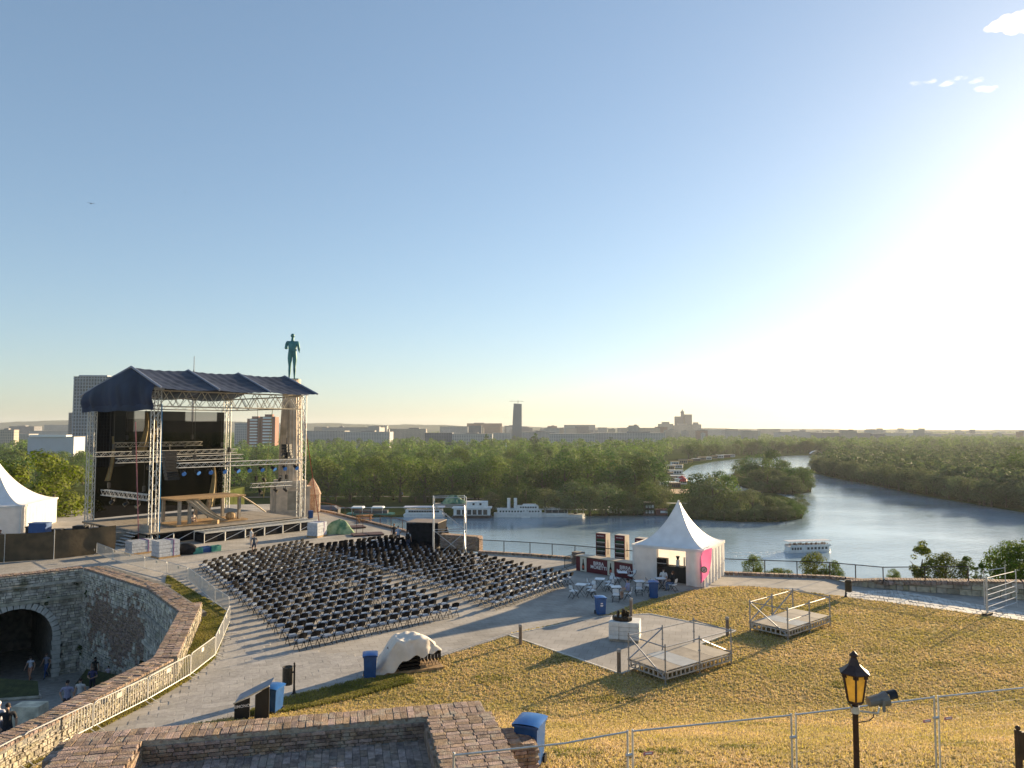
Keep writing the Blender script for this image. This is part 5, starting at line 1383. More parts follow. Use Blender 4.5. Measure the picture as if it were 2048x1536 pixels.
def fridge(label, p, rz):
    t = thing("drinks_fridge", label, "fridge", p, rz, "maroon drinks fridges behind the bar")
    MB().box((0, .38, 1.12), (.86, .7, 2.2)).build("cabinet", mat("fridge_cream", (.50, .42, .33), .5, 0, .06, 4), t)
    MB().box((0, .0, 2.02), (.86, .08, .38)).build("header", MAROON, t)
    text("BIRRA MORETTI", .085, PRINT, t, (0, -.045, 2.02), (PI / 2, 0, 0))
    for x in (-.40, .40): MB().box((x, .0, .93), (.06, .08, 1.8)).build("door_frame", MAROON, t)
    MB().box((0, .02, .93), (.74, .02, 1.78)).build("shelf_back", mat("fridge_inside", (.12, .12, .11), .6), t)
    for k in range(5):
        MB().box((0, -.02, .2 + k * .34), (.74, .08, .025)).build("shelf", PRINT, t)
        q = MB()
        for i in range(7): q.lathe([(.035, 0), (.035, .14), (.014, .2), (.014, .24)], (-.31 + i * .105, -.02, .215 + k * .34), 6)
        q.build("bottle_row", GLASSG if k % 2 else mat("green_bottle_glass", (.02, .10, .03), .2), t, kind="stuff")
    text("BIRRA MORETTI", .16, MAROON, t, (.436, .38, 1.15), (PI / 2, -PI / 2, PI / 2))
for i, (x, y) in enumerate(((1202, 1124), (1240, 1129), (1281, 1137))):
    fridge(["leftmost", "middle", "rightmost"][i] + " of three maroon drinks fridges behind the bar" + (", half hidden by the tent" if i == 2 else ""), at(x, y), an + R(6))
# brick pier by the bar
t = thing("brick_pier", "small brick pier at the left end of the bar counter", "pier", at(1153, 1128), an); MB().box((0, .25, .45), (.8, .6, .9)).build("core", MORTARD, t)
pieces(t, "brick", [((-.27 + .27 * i + .0 * c, -.05, .06 + c * .1), (.255, .1, .085), 0.0) for i in range(3) for c in range(9)], BRICK)
t = thing("crowd_barrier", "dark crowd barrier left of the bar counter by the railing", "barrier", at(1129, 1140), math.atan2(2.6, 1.6), "crowd barriers along the parapet")
for n, m_, mm in barrier_mesh(2.1, .95, 14): m_.build(n, RAILM if mm is BARS else mm, t)

# ------------------------------------------------------------------ cafe chairs and tables
CW = mat("white_cafe_plastic", (.70, .72, .75), .4, 0, .05)
cafe_parts = [(n, m_.mesh(n, mm), mm) for n, m_, mm in chair_parts(BLACK, CW, .42)]
for n, me, mm in cafe_parts:
    if n == "backrest": me.materials.clear(); me.materials.append(CW)
tabs = [(1162, 1192), (1200, 1180), (1245, 1166), (1232, 1197), (1279, 1185), (1321, 1179)]
tl = ["nearest the audience", "second from the audience", "against the bar counter", "of the person in blue", "left of the blue bin", "of two people before tent"]
TABLES = []
for i, (x, y) in enumerate(tabs):
    p = at(x, y); TABLES.append(p); t = thing("cafe_table", "small white folding cafe table " + tl[i], "table", p, R(-20 + 7 * i), "white cafe tables by the bar")
    MB().box((0, 0, .72), (.62, .62, .03)).build("table_top", CW, t)
    for sy in (-.24, .24):
        for s in (-1, 1): MB().tube((s * .27, sy, 0), (-s * .27, sy, .71), .014, 5).build("leg", BLACK, t)
cs = [(0, -.45, -.5), (0, .55, -.35), (0, .6, .4), (1, -.55, -.2), (1, .5, -.45), (1, .55, .35), (2, -.5, -.5), (2, .6, .3), (3, -.1, -.75), (3, .6, -.35), (4, -.15, -.7), (4, .55, .1), (5, -.6, .2), (5, .62, -.45)]
for k, dx, dy in cs:
    p = TABLES[k] + Vector((dx, dy, 0)) * 1.15; rz = math.atan2(-dy, -dx) - PI / 2 + random.uniform(-.3, .3)
    side = ("left" if dx < 0 else "right") + (" near" if dy < 0 else " far")
    t = thing("cafe_chair", "white folding chair, %s side of the cafe table %s" % (side, tl[k]), "chair", p, rz, "white cafe chairs by the bar")
    for n, me, mm in cafe_parts: link(n, me, t)
def seat_at(k, dx, dy):
    p = TABLES[k] + Vector((dx, dy, 0)) * 1.15; return p, math.atan2(-dy, -dx) - PI / 2
p, rz = seat_at(3, .6, -.35); person("person in a lavender blue shirt sitting at a cafe table", p - Vector((0, 0, -.0)), rz, 'sit', (.26, .28, .45), (.3, .27, .22), (.03, .02, .015), 1.76, shorts=True)
p, rz = seat_at(5, .62, -.45); person("person in black top and blue jeans sitting before the tent", p, rz, 'sit', (.02, .02, .022), (.12, .17, .28), (.10, .04, .02), 1.75)
p, rz = seat_at(5, .3, .55); person("person in white top leaning over the table before the tent", p, rz, 'sit', (.62, .6, .58), (.25, .25, .28), (.03, .02, .015), 1.72)
t = thing("cafe_chair", "white cafe chair under the person in white before the tent", "chair", p, rz, "white cafe chairs by the bar")
for n, me, mm in cafe_parts: link(n, me, t)

# ------------------------------------------------------------------ bins, bollards, litter bins
def wheelie(label, p, rz, h=1.0, mark=False):
    t = thing("wheelie_bin", label, "bin", p, rz, "blue wheelie bins"); s = h / 1.02
    q = MB(); q.box((0, 0, .48 * s), (.44 * s, .50 * s, .84 * s)); 
    q.v = [(x * (1 + .20 * (z / s - .06)), y * (1 + .20 * (z / s - .06)), z) for x, y, z in q.v]; q.build("bin_body", BINB, t)
    MB().box((0, 0, .91 * s), (.58 * s, .64 * s, .05 * s)).build("rim", BINB, t)
    q = MB(); q.grid(lambda u, v: ((u - .5) * .60 * s, (v - .5) * .68 * s, (.94 + .07 * math.sin(PI * min(1, u * 1.0)) ** .5 * math.sin(PI * (.15 + .7 * v))) * s), 8, 8); q.build("lid", mat("blue_bin_lid", (.016, .11, .36), .35, 0, .08, 5), t, True)
    for x in (-.24, .24):
        q = MB(); q.tube((x * s - .03, .26 * s, .1 * s), (x * s + .03, .26 * s, .1 * s), .1 * s, 12); q.build("wheel", BLACK, t)
    q = MB(); q.tube((-.2 * s, .36 * s, .93 * s), (.2 * s, .36 * s, .93 * s), .02 * s, 6); q.build("handle", BINB, t)
    if mark:
        q = MB(); q.box((0, -.30 * s, .66 * s), (.12 * s, .012, .05 * s)); q.box((0, -.295 * s, .56 * s), (.16 * s, .012, .04 * s)); q.box((0, -.29 * s, .50 * s), (.13 * s, .012, .025 * s)); q.build("printed_mark", PRINT, t)
    return t
wheelie("blue wheelie bin left of the sheet covered chair pile", at(740, 1356), R(10), 1.08)
wheelie("blue wheelie bin beside the slanted black board", at(546, 1428), R(-12), 1.08)
wheelie("blue wheelie bin with white print at the plaza edge by the cafe tables", at(1201, 1229), R(8), 1.05, True)
wheelie("blue wheelie bin before the pagoda tent", at(1307, 1196), R(-8), 1.08)
bp_ = at(1060, 1527, 2.75); wheelie("blue wheelie bin next to the brick bastion in the foreground", Vector((bp_.x, bp_.y, lawn_z(bp_.y) + .01)), R(-20), 1.12)
wheelie("small blue bin at the foot of the brick turret", at(621, 1037), R(30), .95)
BOL = mat("bollard_brown", (.16, .125, .10), .6, 0, .15, 6)
for x, y, yt, lb in ((1041, 1290, 1250, "short brown bollard at the left corner of the paved pad"), (1262, 1233, 1197, "brown bollard behind the bronze model plinth"), (1455, 1273, 1235, "brown bollard between the two scaffold platforms"), (1238, 1347, 1300, "brown bollard at the near left corner of the scaffold platform")):
    p = at(x, y); h = (y - yt) / F * p.y; t = thing("bollard", lb, "bollard", p, 0, "brown bollards round the paved pad")
    q = MB(); q.lathe([(.085, 0), (.085, h - .12)], (0, 0, 0), 12); q.build("shaft", BOL, t, False); q = MB(); q.lathe([(.095, h - .12), (.095, h - .02), (.06, h)], (0, 0, 0), 12); q.build("cap", mat("bollard_cap", (.30, .28, .26), .5), t)
def litter(label, p, rz):
    t = thing("litter_bin", label, "litter bin", p, rz, "post mounted litter bins")
    q = MB(); q.lathe([(.13, 0), (.12, .05), (.06, .12), (.04, .3), (.035, 1.1), (.05, 1.13), (.03, 1.2), (.045, 1.24), (.01, 1.28)], (0, 0, 0), 10); q.build("post", BLACK, t, True)
    q = MB(); q.lathe([(.19, 0), (.20, .03), (.20, .66), (.21, .68), (.17, .68), (.16, .4)], (-.27, 0, .42), 14); q.build("bucket", mat("litter_bucket", (.045, .04, .032), .6, 0, .25, 12, bump=.2), t, True)
    MB().box((-.06, 0, .9), (.12, .05, .06)).build("bracket", BLACK, t)
litter("dark litter bin on a black post at the lawn corner", at(588, 1391), R(-5))
litter("dark litter bin on a post by the flagstone path", at(1692, 1195), R(100))
# slanted black board with lettering
t = thing("slanted_board", "low slanted stand with black end boards and white graffiti", "stand", at(508, 1452), R(8))
BRD = mat("black_board", (.012, .012, .013), .7, 0, .2, 6)
def trap(x0, x1, h0, h1, y, nm_):
    q = MB(); q.add([(x0, y, 0), (x1, y, 0), (x1, y, h1), (x0, y, h0), (x0, y + .05, 0), (x1, y + .05, 0), (x1, y + .05, h1), (x0, y + .05, h0)], [(0, 1, 2, 3), (7, 6, 5, 4), (0, 4, 5, 1), (1, 5, 6, 2), (2, 6, 7, 3), (3, 7, 4, 0)]); return q.build(nm_, BRD, t)
bo = trap(-.68, -.16, .78, .98, 0, "end_board"); trap(.02, .50, 1.06, 1.34, 0, "end_board")
q = MB(); q.path([(-.72, -.01, .80), (.5, -.01, 1.36)], .025, 5); q.build("edge_strip", mat("pale_edge", (.55, .48, .36), .6), t)
q = MB(); q.add([(-.7, .03, .79), (.5, .03, 1.34), (.5, 1.0, 1.34), (-.7, 1.0, .79)], [(0, 1, 2, 3)]); q.build("slanted_top", mat("grey_board", (.22, .25, .30), .5), t)
text("SIMONO", .14, PRINT, bo, (-.42, -.012, .70), (PI / 2, -.1, 0), "graffiti")

# ------------------------------------------------------------------ sheet covered pile of folded chairs
pc = at(822, 1338); t0 = thing("chair_pile", "pile of folded black chairs on pallets beside the lawn", "chair pile", pc, R(22))
MB().box((0, 0, .07), (2.6, 1.3, .13)).build("pallet", WOOD, t0)
for i in range(16):
    x = -1.15 + i * .155 if i < 7 else -.95 + i * .155; lean = .16 if i < 7 else -.22
    q = MB(); 
    hh_ = 1.0 if x < .6 else .78
    for s in (-.2, .2): q.path([(x, s, .13), (x + lean, s * 1.02, hh_)], .014, 4)
    q.box((x + lean * .45, 0, .5), (.03, .38, .4)); q.box((x + lean * .9, 0, hh_ - .1), (.03, .38, .18)); q.build("folded_chair", CHB, t0)
for i in range(6):
    q = MB(); q.box((-.2 + .0 * i, -.1, .2 + i * .16), (.95, .9, .09)); q.build("stacked_chair", CHB, t0)
SHEET = mat("cream_dust_sheet", (.76, .70, .62), .8, 0, .08, 2.5, bump=.4, bscale=5, trans=.15)
def shf(u, v):
    x = -1.85 + 3.1 * u
    top = np.interp(x, [-1.85, -1.5, -1.0, -.75, .2, .6, .95, 1.25], [.1, .42, 1.12, 1.42, 1.52, 1.42, 1.12, .92])
    hem = np.interp(x, [-1.85, -1.2, -.6, .3, 1.25], [.05, .12, .62, .78, .84])
    w = np.interp(x, [-1.85, -.8, .6, 1.25], [.5, .62, .66, .5])
    if v < .3: y = -w - .16 * (1 - v / .3) ; z = hem + (top - hem) * (v / .3) ** .8
    elif v > .7: y = w + .16 * (v - .7) / .3; z = hem + (top - hem) * ((1 - v) / .3) ** .8
    else: y = -w + 2 * w * (v - .3) / .4; z = top + .04 * math.sin(PI * (v - .3) / .4)
    e = 1 if v < .3 or v > .7 else .35
    y += .07 * math.sin(u * 23 + v * 3) * e * (1 if v < .5 else -1); z += .035 * math.sin(u * 15 + v * 9) + .022 * math.sin(u * 41 - v * 23) + .018 * math.sin(u * 13 + v * 47) + .05 * math.sin(u * 31 + 2) * max(0, 1 - v / .12)
    return (x + .05 * math.sin(v * 12 + u * 5), y, max(.06, z))
o = MB(); o.grid(shf, 60, 30); o = o.build("dust_sheet", SHEET, None, True); o.location = pc; o.scale = (.94, .94, .96); o.rotation_euler = (0, 0, R(22)); tag(o, "cream dust sheet thrown over the pile of folded chairs", "sheet")

# ------------------------------------------------------------------ scaffold platforms on the lawn
SCAF = mat("scaffold_tube", (.30, .31, .33), .45, .5, .15, 8)
def platform(label, p, rz, braceB):
    t = thing("scaffold_platform", label, "platform", p, rz, "low scaffold platforms on the lawn"); Lp, Wp, hd, hp_ = 4.25, 2.1, .48, 1.62
    for x in (0, Lp / 2, Lp):
        for y in (0, Wp):
            q = MB(); q.tube((x, y, 0), (x, y, hp_), .034, 6)
            for z in (.5, 1.0, 1.5): q.lathe([(.06, -.02), (.06, .02)], (x, y, z), 8)
            q.build("upright", SCAF, t); MB().box((x, y, .01), (.16, .16, .02)).build("foot_plate", SCAF, t)
    for (a, b) in (((0, 0), (Lp / 2, 0)), ((Lp / 2, 0), (Lp, 0)), ((0, Wp), (Lp / 2, Wp)), ((Lp / 2, Wp), (Lp, Wp)), ((0, 0), (0, Wp)), ((Lp, 0), (Lp, Wp))):
        MB().tube((a[0], a[1], 1.5), (b[0], b[1], 1.5), .028, 6).build("guard_rail", SCAF, t)
        # ledger with openings under the deck
        d = Vector((b[0] - a[0], b[1] - a[1], 0)); L_ = d.length; an_ = math.atan2(d.y, d.x); m_ = Vector(((a[0] + b[0]) / 2, (a[1] + b[1]) / 2, 0))
        q = MB(); q.box((m_.x, m_.y, hd - .04), (L_ - .08, .05, .05), an_); q.box((m_.x, m_.y, hd - .27), (L_ - .08, .05, .05), an_)
        for k in range(8):
            f_ = (k + .5) / 8; q.box((a[0] + d.x * f_, a[1] + d.y * f_, hd - .155), (.07, .045, .2), an_)
        q.build("ledger", mat("ledger_alu", (.42, .41, .39), .5, .3), t)
    for k in range(4):
        q = MB(); q.box((Lp * (k + .5) / 4, Wp / 2, hd + .02 + .003 * (k % 2)), (Lp / 4 - .015, Wp - .1, .04)); q.build("deck_board", [PLY, mat("pale_deck", (.40, .40, .38), .45, 0, .12, 2), PLY, mat("sand_deck", (.42, .36, .27), .6, 0, .1, 2)][k], t)
    br = [((0, Wp, 1.5), (Lp / 2, Wp, .5)), ((0, Wp, 1.45), (0, 0, .2))]
    br = [((0, Wp, 1.48), (0, 0, .22)), ((Lp / 2, Wp, 1.48), (0, Wp, .5))] + ([((Lp / 2, 0, 1.48), (Lp, 0, .55))] if braceB else [((Lp, Wp, 1.48), (Lp / 2, Wp, .5))])
    for a, b in br: MB().tube(a, b, .03, 6).build("brace", SCAF, t)
    MB().tube((0, 0, .95), (Lp / 2, 0, .95), .022, 6).build("mid_rail", SCAF, t) if not braceB else None
    return t
platform("nearer scaffold platform overlapping the paved pad", at(1331, 1369), R(36), True)
platform("farther scaffold platform standing alone on the lawn", at(1576, 1281), R(40), False)

# bronze model on stone plinth
t = thing("model_plinth", "white stone block plinth under the small bronze model", "plinth", at(1252, 1284) + Vector((0, .3, .035)), R(-14))
MB().box((0, 0, .45), (1.42, 1.02, .88)).build("core", MORTAR, t); MB().box((0, 0, .06), (1.3, .95, .12)).build("foot", BRICK, t); its = []
for c in range(4):
    for i in range(3):
        w = 1.5 / 3; its.append(((-.75 + (i + .5) * w, -.5, .23 + c * .2), (w - .015, .1, .185), 0.0)); its.append(((-.75 + (i + .5) * w, .5, .23 + c * .2), (w - .015, .1, .185), 0.0))
    for i in range(2):
        for s in (-1, 1): its.append(((s * .70, -.25 + i * .5, .23 + c * .2), (.1, .47, .185), 0.0))
pieces(t, "stone_block", its, mat("white_block", (.62, .61, .58), .7, 0, .08, 5, piece=.08))
MB().box((0, 0, .93), (1.46, 1.06, .06)).build("top_slab", MATS["white_block"], t)
DBR = mat("dark_bronze", (.03, .024, .018), .4, .5, .3, 9)
t2 = thing("bronze_model", "small dark bronze relief model of a fortress on the plinth", "sculpture", t.location + Vector((-.15, -.1, .96)), R(-20))
q = MB(); q.lathe([(.42, 0), (.45, .05), (.45, .17), (.40, .22)], (0, 0, 0), 8); q.v = [(x * 1.1, y * .7, z) for x, y, z in q.v]; q.build("model_base", DBR, t2)
for i in range(12):
    q = MB(); x, y, h = random.uniform(-.32, .32), random.uniform(-.18, .18), random.uniform(.08, .34); q.box((x, y, .22 + h / 2), (.09, .08, h), random.uniform(0, 1), .8); q.build("model_tower", DBR, t2)
# gate panel at the right
a, b = at(1974, 1231), at(2034, 1213); d = b - a; Lg = d.length
t = thing("fence_panel", "free standing steel fence panel across the flagstone path", "fence", a, math.atan2(d.y, d.x)); 
for x in (0, .12, Lg): MB().tube((x, 0, 0), (x, 0, 2.15 if x else 2.1), .03, 6).build("post", GALV, t)
for z in (.15, .45, .8, 1.1, 1.4, 2.05): MB().tube((0, 0, z), (Lg, 0, z + (.1 if z < 2 else 0)), .022, 6).build("rail", GALV, t)
MB().box((.05, 0, .07), (.7, .3, .14)).build("foot_block", mat("rubber_foot", (.05, .04, .035), .8), t)
t = thing("fence_panel", "second steel fence panel behind the first at the right edge", "fence", a + Vector((.9, 1.6, 0)), math.atan2(d.y, d.x) - .1)
for x in (0, 2.2): MB().tube((x, 0, 0), (x, 0, 2.2), .026, 6).build("post", GALV, t)
for z in (.2, 2.15): MB().tube((0, 0, z), (2.2, 0, z), .022, 6).build("rail", GALV, t)
# ------------------------------------------------------------------ things by the stage and the left edge
BROWN = mat("brown_privacy_net", (.085, .062, .035), .85, 0, .25, 1.5, bump=.2)
fp = [at(-60, 1136), at(40, 1133), at(93, 1128), at(215, 1112)]
fp = [Vector((-43, 57.0, 0)), Vector((-39.6, 58.4, 0)), Vector((-36.6, 59.8, 0)), Vector((-33.4, 63.0, 0))]
t = thing("privacy_screen", "brown cloth privacy screen fence below the white tent", "fence", (0, 0, 0))
for i, (a, b) in enumerate(zip(fp, fp[1:])):
    zt = [2.15, 2.2, 2.25, 2.25][i]
    q = MB(); q.grid(lambda u, v: (a.x + (b.x - a.x) * u, a.y + (b.y - a.y) * u + .06 * math.sin(u * 11 + i) * (1 - abs(2 * v - 1)), .02 + zt * v - .07 * math.sin(PI * u) * v), 16, 5); q.build("screen_cloth", BROWN, t, True)
    MB().tube((a.x, a.y, 0), (a.x, a.y, zt + .1), .03, 6).build("post", GALV, t)
q = at(10, 1095); person("person behind the brown screen by the white tent", Vector((-41.2, 60.2, .55)), PI, 'stand', (.2, .15, .12), (.05, .05, .06), (.08, .03, .02))
o = MB(); o.box((0, 0, .4), (1.5, .9, .8)); o.box((0, 0, .82), (1.6, 1.0, .06)); o = o.build("storage_box", BINB); o.location = (-42.0, 66.5, 1.2); tag(o, "dark blue storage box behind the brown screen", "box")
# clutter left of the stage
for i in range(7):
    p = Vector((-45 + i * .9 + random.uniform(-.3, .3), 70 + i * .55, 0)); h = random.uniform(.6, 1.4)
    q = MB(); q.box((0, 0, h / 2), (random.uniform(.7, 1.2), .7, h - .06)); q.box((0, 0, h - .05), (.9, .75, .1))
    o = q.build("flight_case", BLACK); o.location = p; o.rotation_euler = (0, 0, random.uniform(-.5, .5)); tag(o, ORD[i] + " black equipment case from the left, stacked beside the left stage tower", "case", "black equipment cases left of the stage")
# big yellow green tree behind the tent and more on the slope
tr = tree(Vector((-57, 92, -8)), 17.0, 'near', "large yellow green tree behind the white tent at left", None, 1.1, "broadleaf_tree")
tree(Vector((-73, 100, -8)), 16.0, 'near', "second yellow green tree partly behind the white tent at left edge", None, 1.1, "broadleaf_tree")
t = thing("stone_bench_wall", "pale low wall left of the stage below the trees", "wall", at(140, 1026, -4), .25); MB().box((0, 0, .6), (7, .5, 1.2)).build("wall_body", STONEW, t); MB().box((0, 0, 1.25), (7.2, .7, .1)).build("wall_cap", STONEW, t)
structure(MB().box((-125, 150, -9), (110, 90, 8)).build("left_terrace", SLOPE))
# black booth
bp = at(846, 1096); t = thing("control_booth", "black cloth sided control booth behind the audience chairs", "booth", bp + Vector((.2, 1.0, 0)), R(-12))
for nm_, c, d in (("booth_wall", (0, -1.2, 1.15), (2.9, .06, 2.0)), ("booth_wall", (1.42, 0, 1.15), (.06, 2.4, 2.0)), ("booth_wall", (0, 1.2, 1.15), (2.9, .06, 2.0))): MB().box(c, d).build(nm_, DARK, t)
for k in range(3): MB().box((-.98 + k * .98, 0, 2.22), (.96, 2.6, .06)).build("roof_board", mat("booth_roof", (.20, .16, .13), .7, 0, .15, 3), t)
for x in (-1.42, 1.42):
    for y in (-1.15, 1.15): MB().tube((x, y, 0), (x, y, 2.2), .035, 6).build("corner_post", BLACK, t)
MB().box((-1.2, -.3, .9), (.8, 1.2, .08)).build("mixing_desk", GALV, t)
# scaffold tower
sp = at(868, 1120); t = thing("scaffold_tower", "tall open scaffold tower beside the black booth", "scaffold", sp, R(10)); W_, D_, H_ = 2.55, 1.4, 4.95
for x in (0, W_):
    for y in (0, D_): MB().tube((x, y, 0), (x, y, H_), .034, 6).build("upright", GALV, t)
for z in (2.2, 4.3, 4.9):
    for a, b in (((0, 0), (W_, 0)), ((0, D_), (W_, D_)), ((0, 0), (0, D_)), ((W_, 0), (W_, D_))): MB().tube((a[0], a[1], z), (b[0], b[1], z), .03, 6).build("ledger", GALV, t)
for a, b in (((0, 0, .1), (W_, 0, 2.2)), ((W_, 0, 2.2), (0, 0, 4.3)), ((0, D_, 2.2), (W_, D_, .1)), ((0, D_, 4.3), (W_, D_, 2.2)), ((0, 0, 2.2), (0, D_, .1)), ((W_, 0, .1), (W_, D_, 2.2)), ((0, 0, 2.2), (0, D_, 4.3)), ((W_, 0, 2.2), (W_, D_, 4.3))): MB().tube(a, b, .024, 6).build("brace", GALV, t)
MB().box((W_ / 2, D_ / 2, 4.33), (W_ - .1, D_ - .1, .05)).build("deck_board", PLY, t)
TARP = mat("green_tarpaulin", (.10, .24, .17), .5, 0, .3, 2.5, bump=.6, bscale=5, col2=(.40, .46, .26))
def heap(name, label, cat, p, rx, ry, h, m, seed):
    q = MB(); rd = random.Random(seed); ph = [rd.uniform(0, 6) for _ in range(6)]
    def f(u, v):
        a = 2 * PI * u; r = v; bump = .22 * math.sin(3 * a + ph[0]) + .14 * math.sin(7 * a + ph[1]) + .1 * math.sin(11 * a + ph[2])
        return (rx * r * (1 + bump * .5) * math.cos(a), ry * r * (1 + bump * .5) * math.sin(a), max(0, h * (1 - r ** 1.8) * (1 + .35 * bump * r) + .06 * math.sin(9 * r + 5 * a)))
    q.grid(f, 40, 12); o = q.build(name, m, None, True); o.location = p; return tag(o, label, cat)
o = heap("tarpaulin", "green and white tarpaulin bundled on top of the scaffold tower", "tarpaulin", sp + Vector((1.4, .9, 4.37)), 1.0, .6, .62, TARP, 3)
heap("tarpaulin", "crumpled green tarpaulin over a heap beside the stage", "tarpaulin", at(677, 1068) + Vector((0, .5, 0)), 1.5, 1.0, 1.35, mat("pale_green_tarpaulin", (.13, .30, .14), .5, 0, .3, 2, bump=.6, bscale=4, col2=(.42, .50, .26), trans=.15), 5)
for i, (px, py, lb) in enumerate(((735, 1070, "dark red staging panel lying flat behind the chairs"), (700, 1056, "dark red staging panel lying flat near the green tarpaulin"))):
    t = thing("staging_panel", lb, "panel", at(px, py), .35 + i * .1); MB().box((0, 0, .12), (3.0, 1.8, .06)).build("panel_top", mat("dark_red_panel", (.08, .035, .03), .7, 0, .2, 4), t)
    for x in (-1.4, 0, 1.4): MB().box((x, 0, .05), (.08, 1.7, .08)).build("bearer", BLACK, t)
t = thing("steel_frame", "slim rusty steel frame standing behind the flat panels", "frame", at(713, 1070), .2)
for x in (0, .6): MB().tube((x, 0, 0), (x, 0, 1.9), .025, 5).build("upright", RUST, t)
MB().tube((0, 0, 1.9), (.6, 0, 1.9), .025, 5).build("crossbar", RUST, t)
def picnic(label, p, rz):
    t = thing("picnic_table", label, "picnic table", p, rz)
    OW = mat("orange_timber", (.42, .20, .06), .7, 0, .2, 5)
    for k in range(4): MB().box((0, -.33 + k * .22, .74), (1.8, .2, .05)).build("table_plank", OW, t)
    for s in (-1, 1): MB().box((0, s * .75, .44), (1.8, .26, .05)).build("bench_plank", OW, t)
    for x in (-.65, .65):
        for s in (-1, 1): MB().tube((x, s * .25, .72), (x, s * .72, 0), .045, 5).build("leg", OW, t)
        MB().box((x, 0, .4), (.06, 1.5, .1)).build("cross_beam", OW, t)
picnic("orange timber picnic table by the rusty railing", at(729, 1044), .3)
# people near the booth
person("person in blue white T-shirt beside the black booth seen from behind", at(796, 1092), .2, 'hold', (.45, .5, .6), (.04, .04, .05), (.04, .03, .02), 1.78, "people at the control booth")
person("person in dark clothes at the left corner of the booth", at(788, 1086), .6, 'stand', (.03, .03, .035), (.03, .03, .035), (.25, .10, .05), 1.75, "people at the control booth")
person("person with white shirt and dark backpack at the booth corner", at(816, 1101), -.3, 'stand', (.55, .56, .6), (.06, .07, .12), (.05, .04, .03), 1.72, "people at the control booth")
o = MB(); o.box((0, 0, 0), (.3, .18, .48)); o.ball((0, -.06, 0), (.15, .1, .23), 8, 6); o = o.build("backpack", DARK, None, True); o.location = at(816, 1101) + Vector((-.02, -.17, 1.2)); tag(o, "dark backpack worn by the person at the booth corner", "backpack")
person("person in black standing behind the scaffold tower", at(893, 1094), -.8, 'hold', (.015, .015, .017), (.03, .03, .035), (.02, .015, .01), 1.78, "people at the control booth")
# people in the lower court
def court(px, py):
    p = at(px, py, -6.5)
    for _ in range(20): p = at(px, py, court_z(0, p.y))
    return p
def cp(label, px, py, rz, pose, **k): return person(label, court(px, py), rz, pose, group="people in the lower court", **k)
cp("person in white top and salmon wide trousers on the court path", 60, 1363, PI, 'walk', top=(.55, .55, .6), bottom=(.50, .24, .15), hair=(.03, .02, .015), long_hair=True, sleeve=False)
cp("person in grey top and blue jeans walking in the court", 92, 1356, PI - .2, 'walk', top=(.22, .22, .27), bottom=(.05, .09, .22), hair=(.10, .06, .04), sleeve=False)
cp("person in black dress with long dark hair in the court", 189, 1366, PI, 'stand', top=(.015, .015, .015), bottom=(.015, .015, .015), long_hair=True, sleeve=False, shorts=True, skirt=True)
cp("person in checked dark shirt with folded arms in the court", 184, 1392, PI + .2, 'hold', top=(.05, .05, .12), bottom=(.02, .02, .03), hair=(.12, .08, .05))
cp("child in pink and white walking behind the parapet", 216, 1368, PI, 'walk', top=(.5, .42, .48), bottom=(.55, .05, .08), h=1.2, long_hair=True)
cp("person in lilac T-shirt partly hidden by the parapet", 133, 1440, PI + .2, 'hip', top=(.28, .27, .38), bottom=(.04, .04, .06), hair=(.015, .01, .01), h=1.8)
cp("person in white vest with dark hair behind the parapet", 159, 1428, PI, 'stand', top=(.5, .48, .46), bottom=(.1, .1, .12), long_hair=True, sleeve=False)
cp("person in black T-shirt at the left edge of the picture", 12, 1512, PI + .5, 'hip', top=(.015, .015, .018), bottom=(.03, .03, .04), hair=(.03, .02, .015), h=1.82)
cp("person in pale cap at the far left edge behind the other", -6, 1500, PI, 'stand', top=(.4, .4, .45), bottom=(.1, .1, .12), hair=(.6, .6, .62), h=1.75)
# rubble stone block standing on the ramp
q = MB(); q.box((0, 0, .55), (1.3, .8, 1.1), 0, .86); q = q.build("stone_block", STONE); q.location = court(58, 1462); tag(q, "weathered upright stone block on the ramp at lower left", "stone")

